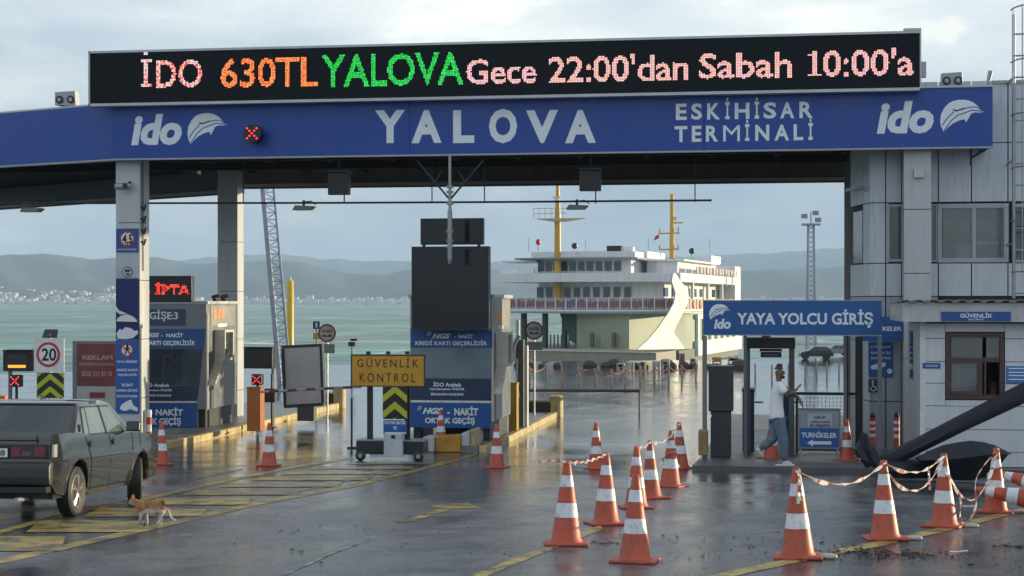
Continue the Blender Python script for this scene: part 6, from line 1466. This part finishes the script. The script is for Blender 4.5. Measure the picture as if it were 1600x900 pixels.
for sg in (1, -1):
    sidewin('window_rubber', [(.30,.925),(.47,1.265),(1.52,1.265),(2.02,.925)], black, .003, sg)
    sidewin('quarter_glass', [(.345,.94),(.50,.94),(.60,1.24),(.50,1.24)], sideg, .008, sg)
    sidewin('rear_door_glass', [(.53,.94),(1.10,.94),(1.10,1.25),(.63,1.25)], sideg, .008, sg)
    sidewin('front_door_glass', [(1.175,.94),(1.95,.94),(1.52,1.25),(1.175,1.25)], sideg, .008, sg)
    sidewin('door_pillar', [(1.115,.92),(1.162,.92),(1.162,1.27),(1.115,1.27)], black, .010, sg)
def rearp(u, t, off=.012):
    y = .0+(.50)*t; z = .945+.35*t-.02*(1-t); w = hw(z)*.94*u; crown = .045*(1-u*u)
    return (w, y-crown-off, z+off*.8)
b = MB(); nn = 8; fr2 = [rearp(-1+2*i/nn, .03) for i in range(nn+1)]+[rearp(1-2*i/nn, .94) for i in range(nn+1)]; bk = [(p[0], p[1]+.03, p[2]-.02) for p in fr2]; n = len(fr2)
fs = [(i, i+1, n-2-i, n-1-i) for i in range(nn)]+[(i, (i+1) % n, n+(i+1) % n, n+i) for i in range(n)]
b.add(fr2+bk, fs).build('rear_window', tint, car, smooth=True)
b = MB(); 
for t0 in (.0, .955): b.tube([rearp(-1+2*i/nn, t0, .014) for i in range(nn+1)], .012, 5)
for u in (-1.0, 1.0): b.tube([rearp(u, 0, .01), rearp(u, .5, .01), rearp(u, .95, .01)], .012, 5)
b.build('rear_window_rubber', black, car)
def sx(y, z, off=.0): return .81*wid(y, z)+off
def strip(nm, pts, r, m): return MB().tube([(sx(y, z, .001), y, z) for y, z in pts], r, 5).build(nm, m, car)
seam = M('door gap', (.006, .006, .006), .8)
strip('rear_door_gap', [(.28,.92),(.30,.86),(.35,.77),(.40,.68),(.43,.60),(.46,.45),(.47,.27)], .006, seam); strip('door_gap', [(1.14,.915),(1.15,.8),(1.16,.6),(1.16,.27)], .0055, seam); strip('front_door_gap', [(2.03,.91),(2.04,.8),(2.02,.68)], .0055, seam)
strip('waist_trim', [(-.72,.655),(-.45,.655),(-.36,.655)], .008, seam); strip('waist_trim', [(.42,.655),(1.2,.655),(2.02,.655)], .007, seam); strip('sill_trim', [(.46,.30),(1.2,.30),(2.0,.30)], .012, black); strip('wing_gap', [(2.35,.90),(2.37,.82),(2.35,.72)], .005, seam)
for y in (.42, 1.27):
    h_ = MB().lathe([(.045, .0), (.04, .012)], (sx(y, .82), y, .82), 14, 'x').build('handle_recess', black, car); MB().box(sx(y, .82)+.012, y-.05, .81, sx(y, .82)+.026, y+.05, .832).build('handle', dark, h_)
mi = MB().box(.77, 1.84, .93, .95, 1.93, 1.06).build('door_mirror', black, car, bevel=.02); MB().box(.785, 1.835, .945, .935, 1.839, 1.045).build('mirror_glass', winglass, mi); MB().box(-.95, 1.84, .93, -.77, 1.93, 1.06).build('door_mirror', black, car, bevel=.02)
MB().tube([(.712, .22, .98), (.70, .27, 1.04)], .03, 8).build('pillar_vent', black, car)
# tail: lamps, plate, bumper, boot lines
MB().add([(x, -.835+(.0), z) for x, z in [(-.76,.70),(.76,.70),(.76,.86),(-.76,.86)]]+[(x, -.79, z) for x, z in [(-.76,.70),(.76,.70),(.76,.86),(-.76,.86)]], [(0,1,2,3),(0,3,7,4),(1,5,6,2),(2,6,7,3),(0,4,5,1)]).build('tail_panel', M('dark tail panel', (.02, .022, .03), .35), car)
tl = M('tail lamp red', (.16, .018, .03), .2, spec=.7)
for sg in (1, -1):
    t_ = MB().box(sg*.31, -.85, .715, sg*.73, -.82, .85).build('tail_lamp', M('smoked lamp', (.05, .02, .035), .25), car)
    for a in (.33, .59): MB().box(sg*a, -.856, .73, sg*(a+.12), -.8505, .835).build('lamp_segment', tl, t_)
    MB().box(sg*.43, -.856, .735, sg*.56, -.8505, .79).build('reversing_segment', M('pale lamp segment', (.09, .09, .10), .25), t_)
    MB().box(sg*.775, -.80, .72, sg*.80, -.70, .86).build('corner_lamp_edge', M('pale chrome', (.6, .58, .5), .2, .5), car)
MB().box(-.24, -.862, .715, .30, -.852, .825).build('plate_frame', black, car); pl_ = MB().box(-.23, -.868, .722, .29, -.8625, .818).build('number_plate', whitep, car)
text('plate_lettering', '34 AV 18', -.185, .738, .262, .802, -.8685, black, pl_, bold=.01, world=False)
MB().box(-.50, -.842, .72, -.5+.01, -.83, .98).box(.60, -.815, .87, .61, -.80, .96).build('boot_gap', seam, car)
MB().box(-.62, -.832, .90, .62, -.815, .912).build('boot_lip_gap', seam, car)
bp = MB().prism([(-.82,.40),(-.92,.42),(-.94,.50),(-.94,.62),(-.90,.665),(-.80,.665)], -.80, .80, 'x').build('rear_bumper', M('dark bumper', (.035, .037, .042), .4, dirt=.15), car, bevel=.02)
MB().box(-.75, -.90, .33, .75, -.75, .395).build('bumper_valance', black, car)
MB().tube([(.02, -.72, .34), (.02, -.98, .33), (.02, -1.0, .38)], .025, 8).lathe([(.03, 0), (.04, .03), (.02, .06)], (.02, -1.0, .37), 10).build('tow_hitch', black, car); MB().box(-.06, -.95, .26, .12, -.91, .36).box(.12, -.93, .29, .2, -.9, .36).build('tow_socket', black, car)
MB().tube([(.42, -.55, .25), (.42, -.93, .25)], .028, 10).build('exhaust_pipe', steel, car)
MB().box(-.72, -.6, .24, .72, 3.0, .5).build('underbody', black, car)
tyre = M('tyre rubber', (.014, .014, .015), .6); rim = M('alloy rim', (.34, .32, .29), .3, .7, dirt=.15)
def wheel(x, y, st, sg):
    w_ = MB().lathe([(.194, -.075), (.255, -.088), (.285, -.07), (.292, -.04), (.292, .04), (.285, .07), (.255, .088), (.194, .075)], n=32, ax='x').build('tyre', tyre, car, smooth=True)
    w_.location = (x, y, .292); w_.rotation_euler = (0, 0, st)
    MB().lathe([(.192, .02*sg), (.195, .075*sg), (.186, .082*sg), (.178, .070*sg), (.176, .02*sg)], n=28, ax='x', cap=False).build('rim_ring', rim, w_, smooth=True)
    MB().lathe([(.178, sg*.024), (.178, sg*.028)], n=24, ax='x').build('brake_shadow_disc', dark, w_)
    b = MB()
    for k in range(5):
        a = 2*math.pi*k/5+.3
        for da in (-.13, .13):
            b.tube([(sg*.075, .035*math.cos(a), .035*math.sin(a)), (sg*.078, .105*math.cos(a+da*.7), .105*math.sin(a+da*.7)), (sg*.070, .180*math.cos(a+da), .180*math.sin(a+da))], [.022, .016, .018], 6)
    b.lathe([(.04, sg*.06), (.035, sg*.088)], n=12, ax='x'); b.build('rim_spokes', rim, w_, smooth=True)['kind'] = 'stuff'
    return w_
wheel(.715, 0, 0, 1); wheel(-.715, 0, 0, -1); wheel(.715, 2.42, R_(20), 1); wheel(-.715, 2.42, R_(20), -1)
for y in (0, 2.42):
    a = arc(y, .372, .30); MB().tube([(sx(q[0], q[1], .0), q[0], q[1]) for q in a], .012, 5, False).build('wheel_arch_lip', paint, car)
MB().box(-.62, .9, .80, .62, 1.15, 1.1).build('seat_backs', dark, car)
MB().tube([(-.05, 1.2, 1.34), (-.05, 1.05, 1.39)], .01, 5).build('roof_aerial', dark, car)
# ================================================================ SKINNED FIGURES
def skin(name, nodes, edges, mat, parent, sub=2, smooth=True):
    me = bpy.data.meshes.new(name); me.from_pydata([n[0] for n in nodes], edges, []); o = bpy.data.objects.new(name, me); SC.collection.objects.link(o); o.parent = parent
    me.materials.append(mat); mo_ = o.modifiers.new('skin', 'SKIN'); mo_.use_smooth_shade = smooth
    for i, n in enumerate(nodes):
        r = n[1]; me.skin_vertices[0].data[i].radius = r if isinstance(r, tuple) else (r, r)
    me.skin_vertices[0].data[0].use_root = True
    sb = o.modifiers.new('sub', 'SUBSURF'); sb.levels = sub; sb.render_levels = sub; return o
PG = gp(1218, 727, .10); ps = dep(1218, PG.y)/FPX
per = thing('person', 'man in a white T-shirt and grey jeans striding past the detector gate, arms forward', 'person', (PG.x, PG.y, PG.z), YAW)
Q = lambda x, y, d=0.0: ((x-1218)*ps, d, (727-y)*ps)
skinm = M('tanned skin', (.20, .105, .07), .5, var=.15, scale=12); tatt = M('tattooed forearm skin', (.085, .065, .06), .5, var=.4, scale=30)
teem = M('white cotton', (.82, .83, .88), .8, var=.05, scale=6, bump=.5, bscale=9); jean = M('faded blue grey denim', (.13, .18, .24), .85, var=.3, scale=7, bump=.5, bscale=12)
nd = [(Q(1213.5, 652), (.105, .08)), (Q(1213, 635), (.115, .085)), (Q(1214, 612), (.13, .09)), (Q(1215, 601), (.10, .075)), (Q(1216, 596.5), .055), (Q(1217, 592), .052),
      (Q(1218, 587), (.068, .074)), (Q(1218, 582), (.078, .085)), (Q(1217.5, 577), (.066, .07)),                              # head
      (Q(1217, 600.5, -.14), .058), (Q(1227, 617.5, -.20), .041), (Q(1234, 613, -.26), .033), (Q(1239, 609.5, -.28), .027),            # near arm bent
      (Q(1216, 600.5, .14), .058), (Q(1231, 609, .12), .042), (Q(1244, 618, .05), .035), (Q(1251, 626, .0), .028),               # far arm
      (Q(1217, 656, -.07), .09), (Q(1224, 687, -.06), .06), (Q(1224, 720, -.05), .042), (Q(1230, 724.5, -.05), .035),
      (Q(1211, 656, .07), .09), (Q(1212, 687, .08), .06), (Q(1189, 700, .10), .042), (Q(1190, 708, .10), .035)]
ed = [(0,1),(1,2),(2,3),(3,4),(4,5),(5,6),(6,7),(7,8),(3,9),(9,10),(10,11),(11,12),(3,13),(13,14),(14,15),(15,16),(0,17),(17,18),(18,19),(19,20),(0,21),(21,22),(22,23),(23,24)]
skin('body', nd, ed, skinm, per)
# face
hx_, _, hz_ = Q(1218, 582)
MB().lathe([(.004, .03), (.014, .012), (.017, -.01), (.008, -.018)], (hx_+.076, -.035, hz_-.005), 8).build('nose', skinm, per, smooth=True)
for dx, dy in ((.055, -.066), (.074, .010)): MB().lathe([(.010, -.004), (.010, .004)], (hx_+dx, dy, hz_+.018), 8, 'y').build('eye', black, per)
MB().box(hx_+.045, -.075, hz_-.062, hx_+.085, -.045, hz_-.052).build('mouth', M('lip', (.16, .06, .05), .5), per)
MB().tube([(hx_+.02, -.068, hz_-.075), (hx_+.06, -.06, hz_-.085), (hx_+.07, -.02, hz_-.085)], .022, 6).build('beard', M('short dark beard', (.03, .02, .016), .9), per)
MB().lathe([(.02, -.008), (.024, 0), (.02, .008)], (hx_-.012, -.085, hz_), 8, 'y').build('ear', skinm, per)
hairm = M('dark brown hair', (.075, .036, .022), .8, bump=.5)
b = MB(); b.lathe([(.066, .055), (.076, .066), (.066, .088), (.045, .102), (.01, .110)], (hx_-.012, 0, hz_+.0), 14)
rr = random.Random(2)
for k in range(40):
    a = rr.uniform(0, 6.28); r = rr.uniform(0, .05); x, y = hx_-.002+r*math.cos(a), r*math.sin(a); b.tube([(x, y, hz_+.10), (x+rr.uniform(-.0, .02), y, hz_+.10+rr.uniform(.03, .055))], [.014, .004], 5)
b.build('hair', hairm, per, smooth=True)
skin('t_shirt', [(Q(1213.8, 657), (.178, .150)), (Q(1213.5, 649), (.172, .148)), (Q(1213, 638), (.160, .13)), (Q(1213.5, 620), (.150, .118)), (Q(1214.5, 606), (.142, .11)), (Q(1216, 598), (.068, .065)), (Q(1216, 601.5, -.15), .083), (Q(1221.5, 610, -.185), .082), (Q(1224, 614, -.195), .078), (Q(1216, 601.5, .15), .083), (Q(1225, 606.5, .14), .08)],
     [(0,1),(1,2),(2,3),(3,4),(4,5),(4,6),(6,7),(7,8),(4,9),(9,10)], teem, per)
skin('jeans', [(Q(1214, 646), (.135, .105)), (Q(1217, 660, -.07), (.118, .115)), (Q(1223, 687, -.06), (.098, .10)), (Q(1223.5, 706, -.05), (.088, .09)), (Q(1224, 719, -.05), (.088, .085)), (Q(1211.5, 660, .07), (.115, .115)), (Q(1211, 685, .08), (.098, .10)), (Q(1199, 695, .09), (.085, .088)), (Q(1190, 700, .10), (.078, .08))],
     [(0,1),(1,2),(2,3),(3,4),(0,5),(5,6),(6,7),(7,8)], jean, per)
shoe = M('white trainer', (.62, .64, .66), .55, dirt=.15)
skin('shoe', [(Q(1221, 721.5, -.05), (.05, .055)), (Q(1229, 723, -.05), (.052, .042)), (Q(1237, 724.6, -.05), (.045, .026))], [(0,1),(1,2)], shoe, per)
skin('shoe', [(Q(1184, 700.5, .10), (.045, .05)), (Q(1189, 708, .10), (.05, .042)), (Q(1194.5, 716, .10), (.042, .026))], [(0,1),(1,2)], shoe, per)
MB().box(Q(1213, 0)[0]-.02, -.105, .0, Q(1240.5, 0)[0], .005, .02).build('shoe_sole', whitep, per, bevel=.008)
skin('near_forearm', [(Q(1226.5, 616.5, -.2), .0445), (Q(1231, 615, -.235), .041), (Q(1237, 611, -.27), .032)], [(0,1),(1,2)], tatt, per)
skin('far_forearm', [(Q(1232, 610, .12), .044), (Q(1240, 615, .07), .040), (Q(1249, 623.5, .01), .031)], [(0,1),(1,2)], tatt, per)
def hand(w, d, up, nm):
    """palm with four fingers and a thumb, w wrist point, d direction"""
    w = Vector(w); d = Vector(d).normalized(); sd_ = d.cross(Vector(up)).normalized(); up = sd_.cross(d).normalized()
    nodes = [(tuple(w), (.026, .022)), (tuple(w+d*.045), (.036, .017)), (tuple(w+d*.085), (.038, .014))]; eg = [(0, 1), (1, 2)]
    for k, L in enumerate((.062, .074, .068, .052)):
        o_ = (k-1.5)*.021; base = w+d*.09+sd_*o_; i = len(nodes)
        nodes += [(tuple(base), .0095), (tuple(base+d*L*.5-up*.006), .0088), (tuple(base+d*L-up*.024), .0075)]; eg += [(2, i), (i, i+1), (i+1, i+2)]
    i = len(nodes); tb = w+d*.035-sd_*.035; nodes += [(tuple(tb), .012), (tuple(tb+d*.03-sd_*.02-up*.01), .0105), (tuple(tb+d*.058-sd_*.022-up*.02), .009)]; eg += [(1, i), (i, i+1), (i+1, i+2)]
    return skin(nm, nodes, eg, skinm, per, 1)
hand(Q(1238.5, 610, -.28), (.45, -.2, .75), (-1, 0, .5), 'near_hand'); hand(Q(1250.5, 625, .0), (.35, -.1, -.85), (1, 0, .3), 'far_hand')
# the guard seen through the hatch
gd = thing('person', 'guard in dark clothes sitting inside the booth behind the open hatch', 'person', (fx(1552, YGB+.35), YGB+.35, gz+.02), 0)
zh = fz(1552, 605, YGB+.35)-gd.location.z
skin('body', [((0, .0, zh-.62), (.17, .11)), ((0, 0, zh-.32), (.17, .11)), ((0, 0, zh-.17), (.06, .055)), ((0, 0, zh-.06), (.07, .08)), ((0, 0, zh+.03), (.06, .07)), ((-.19, 0, zh-.30), .06), ((-.25, -.05, zh-.55), .05), ((.19, 0, zh-.30), .06), ((.25, -.05, zh-.55), .05)], [(0,1),(1,2),(2,3),(3,4),(1,5),(5,6),(1,7),(7,8)], skinm, gd)
skin('jacket', [((0, .0, zh-.62), (.19, .13)), ((0, 0, zh-.32), (.20, .13)), ((0, 0, zh-.21), (.09, .08)), ((-.2, 0, zh-.30), .075), ((-.26, -.05, zh-.53), .065), ((.2, 0, zh-.30), .075), ((.26, -.05, zh-.53), .065)], [(0,1),(1,2),(1,3),(3,4),(1,5),(5,6)], black, gd)
MB().lathe([(.075, .0), (.085, .05), (.07, .10), (.02, .125)], (0, .015, zh-.02), 12).build('hair', hairm, gd, smooth=True)
for dx in (-.028, .028): MB().lathe([(.009, -.004), (.009, .004)], (dx, -.078, zh-.02), 8, 'y').build('eye', black, gd)
MB().tube([(0, -.078, zh-.02), (0, -.095, zh-.045)], [.008, .014], 6).build('nose', skinm, gd); MB().box(-.025, -.08, zh-.085, .025, -.066, zh-.077).build('mouth', MC['lip'], gd)
# ================================================================ CAT
CG = gp(238, 820); cs = dep(238, CG.y)/FPX
cat = thing('ginger_cat', 'ginger and white cat walking left beside the rear of the dark saloon', 'cat', CG, YAW)
K = lambda x, y, d=0.0: ((x-238)*cs, d, (820-y)*cs)
fur = bpy.data.materials.new('ginger tabby fur'); fur.use_nodes = True; t = fur.node_tree; p = t.nodes['Principled BSDF']; p.inputs['Roughness'].default_value = .85
co = N(t, 'ShaderNodeTexCoord').outputs['Object']; wv = N(t, 'ShaderNodeTexWave'); wv.inputs['Scale'].default_value = 7; wv.inputs['Distortion'].default_value = 14; wv.inputs['Detail'].default_value = 3; wv.inputs['Detail Scale'].default_value = 2; t.links.new(co, wv.inputs[0])
gi = ramp(t, wv.outputs['Color'], [(.15, (.26, .12, .05)), (.8, (.40, .21, .10))])
sz = N(t, 'ShaderNodeSeparateXYZ'); t.links.new(co, sz.inputs[0]); nn_ = N(t, 'ShaderNodeTexNoise'); nn_.inputs['Scale'].default_value = 8; t.links.new(co, nn_.inputs[0])
m1 = mth(t, 'ADD', sz.outputs[2], mth(t, 'MULTIPLY', mth(t, 'SUBTRACT', nn_.outputs[0], .5), .13))
f1 = ramp(t, m1, [(.135, (1, 1, 1)), (.165, (0, 0, 0))]); m2 = mth(t, 'ADD', sz.outputs[0], mth(t, 'MULTIPLY', sz.outputs[2], .55)); f2 = ramp(t, mth(t, 'ADD', m2, .5), [(.42, (1, 1, 1)), (.45, (0, 0, 0))])
whf = (.50, .47, .44); t.links.new(mixc(t, f2, mixc(t, f1, gi, whf), mixc(t, .35, whf, gi)), p.inputs['Base Color'])
nodes = [(K(246, 792), (.066, .072)), (K(236, 793), (.064, .070)), (K(225, 792), (.064, .070)), (K(217, 789), (.052, .056)), (K(211, 784), (.034, .034)), (K(206, 783.5), (.041, .042)), (K(201, 786), (.024, .022)),
      (K(256, 790), (.048, .058)), (K(262, 796), .017), (K(265, 805), .014), (K(269, 811), .013), (K(275, 813), .012),
      (K(222, 801, -.035), .026), (K(221, 810, -.035), .018), (K(218.5, 818, -.035), .0165), (K(216.5, 819, -.038), .014),
      (K(226, 801, .035), .026), (K(228, 811, .035), .018), (K(228.5, 819, .035), .0165), (K(226, 819.5, .035), .014),
      (K(254, 799, -.035), .036), (K(251.5, 807, -.035), .020), (K(254, 812.5, -.035), .014), (K(251, 819, -.035), .0165), (K(248.5, 819.8, -.035), .014),
      (K(250, 799, .035), .036), (K(245, 807, .035), .020), (K(248, 811.5, .035), .014), (K(244, 818, .035), .0165), (K(241.5, 818.6, .035), .014)]
ed = [(0,1),(1,2),(2,3),(3,4),(4,5),(5,6),(0,7),(7,8),(8,9),(9,10),(10,11),(2,12),(12,13),(13,14),(14,15),(2,16),(16,17),(17,18),(18,19),(7,20),(20,21),(21,22),(22,23),(23,24),(7,25),(25,26),(26,27),(27,28),(28,29)]
skin('body', nodes, ed, fur, cat)
e0 = K(207, 779)
for dy in (-.028, .028): MB().tube([(e0[0], dy, e0[2]), (e0[0]+.004, dy*1.25, e0[2]+.045)], [.019, .002], 6).build('ear', M('ginger ear', (.30, .14, .07), .8), cat, smooth=True)
nz_ = K(198.3, 785.5); MB().lathe([(.006, -.005), (.006, .005)], (nz_[0], 0, nz_[2]), 6).build('nose', M('pink nose', (.35, .12, .10), .6), cat)
for dy in (-.030, .030): q = K(202.5, 782.5); MB().lathe([(.006, -.003), (.006, .003)], (q[0], dy, q[2]), 8, 'y').build('eye', black, cat)
# ================================================================ LITTER
def leaf_patch(px, py, n, sp, seed, lab, col):
    rr = random.Random(seed); c = gp(px, py); b = MB()
    for i in range(n):
        x = c.x+rr.gauss(0, sp); y = c.y+rr.gauss(0, sp*.8); z = zg(y)+.006; L = rr.uniform(.012, .035); a = rr.uniform(0, 6.28); w = L*.35; h = rr.uniform(.002, .018)
        d_ = Vector((math.cos(a), math.sin(a), 0)); e_ = Vector((-d_.y, d_.x, 0)); p_ = Vector((x, y, z))
        b.add([p_-d_*L, p_-e_*w+Vector((0, 0, h)), p_+d_*L, p_+e_*w+Vector((0, 0, h*.3))], [(0, 1, 2, 3)])
    o = b.build('fallen_leaves', M(lab+' leaf', col, .7, var=.4, scale=20)); tag(o, kind='stuff'); return o
for a in ((1395, 868, 170, .28, 1, 'dark', (.03, .022, .015)), (1440, 866, 60, .05, 2, 'tan', (.28, .15, .06)), (1340, 862, 90, .25, 3, 'dark', (.03, .022, .015)), (1585, 856, 60, .10, 4, 'dark', (.03, .022, .015)), (940, 850, 24, .12, 5, 'dark', (.03, .022, .015)), (1250, 850, 60, .8, 6, 'dark', (.03, .022, .015)), (500, 840, 40, 1.6, 7, 'dark', (.03, .022, .015)), (1000, 860, 40, 1.5, 8, 'dark', (.03, .022, .015)), (250, 860, 18, 1.2, 9, 'dark', (.03, .022, .015)), (1450, 870, 100, .9, 10, 'dark', (.03, .022, .015)), (1200, 741, 60, 1.4, 11, 'dark', (.03, .022, .015))): leaf_patch(*a)
def scrap(px, py, L, w, lab, m, rot):
    g = gp(px, py); o = MB().box(-L/2, -w/2, 0, L/2*.6, w/2, .006).box(L/2*.5, -w/2*.7, .002, L/2, w/2*.9, .012).build('paper_scrap', m, loc=(g.x, g.y, g.z+.004)); o.rotation_euler = (0, 0, rot); tag(o, lab, 'litter', 'scraps of litter on the asphalt')
scrap(1498, 863, .17, .035, 'thin white paper strip lying on the asphalt at the lower right', whitep, .3)
scrap(1513, 792, .14, .05, 'pale paper scrap on the ground behind the third taped cone', whitep, .1)
scrap(1283, 849, .03, .03, 'small dark stone on the asphalt right of the leftmost taped cone', black, .3)
scrap(1340, 740, .1, .07, 'crumpled grey paper at the foot of the pavement edge before the anchor', MC['dirty white box'], .6)
# pale feet (sand bags) at the cone bases on the right row
for k, dx in (('N', .27), ('O', .27), ('P', .27), ('M', .25)):
    g, s_ = CONES[k]; o = MB().lathe([(.03, 0), (.05, .015), (.045, .035), (.02, .045)], n=12).build('flat_stone', M('pale stone', (.50, .48, .42), .7, dirt=.2), loc=(g.x+dx*s_, g.y-.02, g.z+.002)); o.scale = (1.6, .9, 1)
    tag(o, 'small pale stone beside the base of the '+{'M': 'leftmost', 'N': 'second', 'O': 'third', 'P': 'fourth'}[k]+' taped cone', 'stone', 'pale stones at the cone bases')
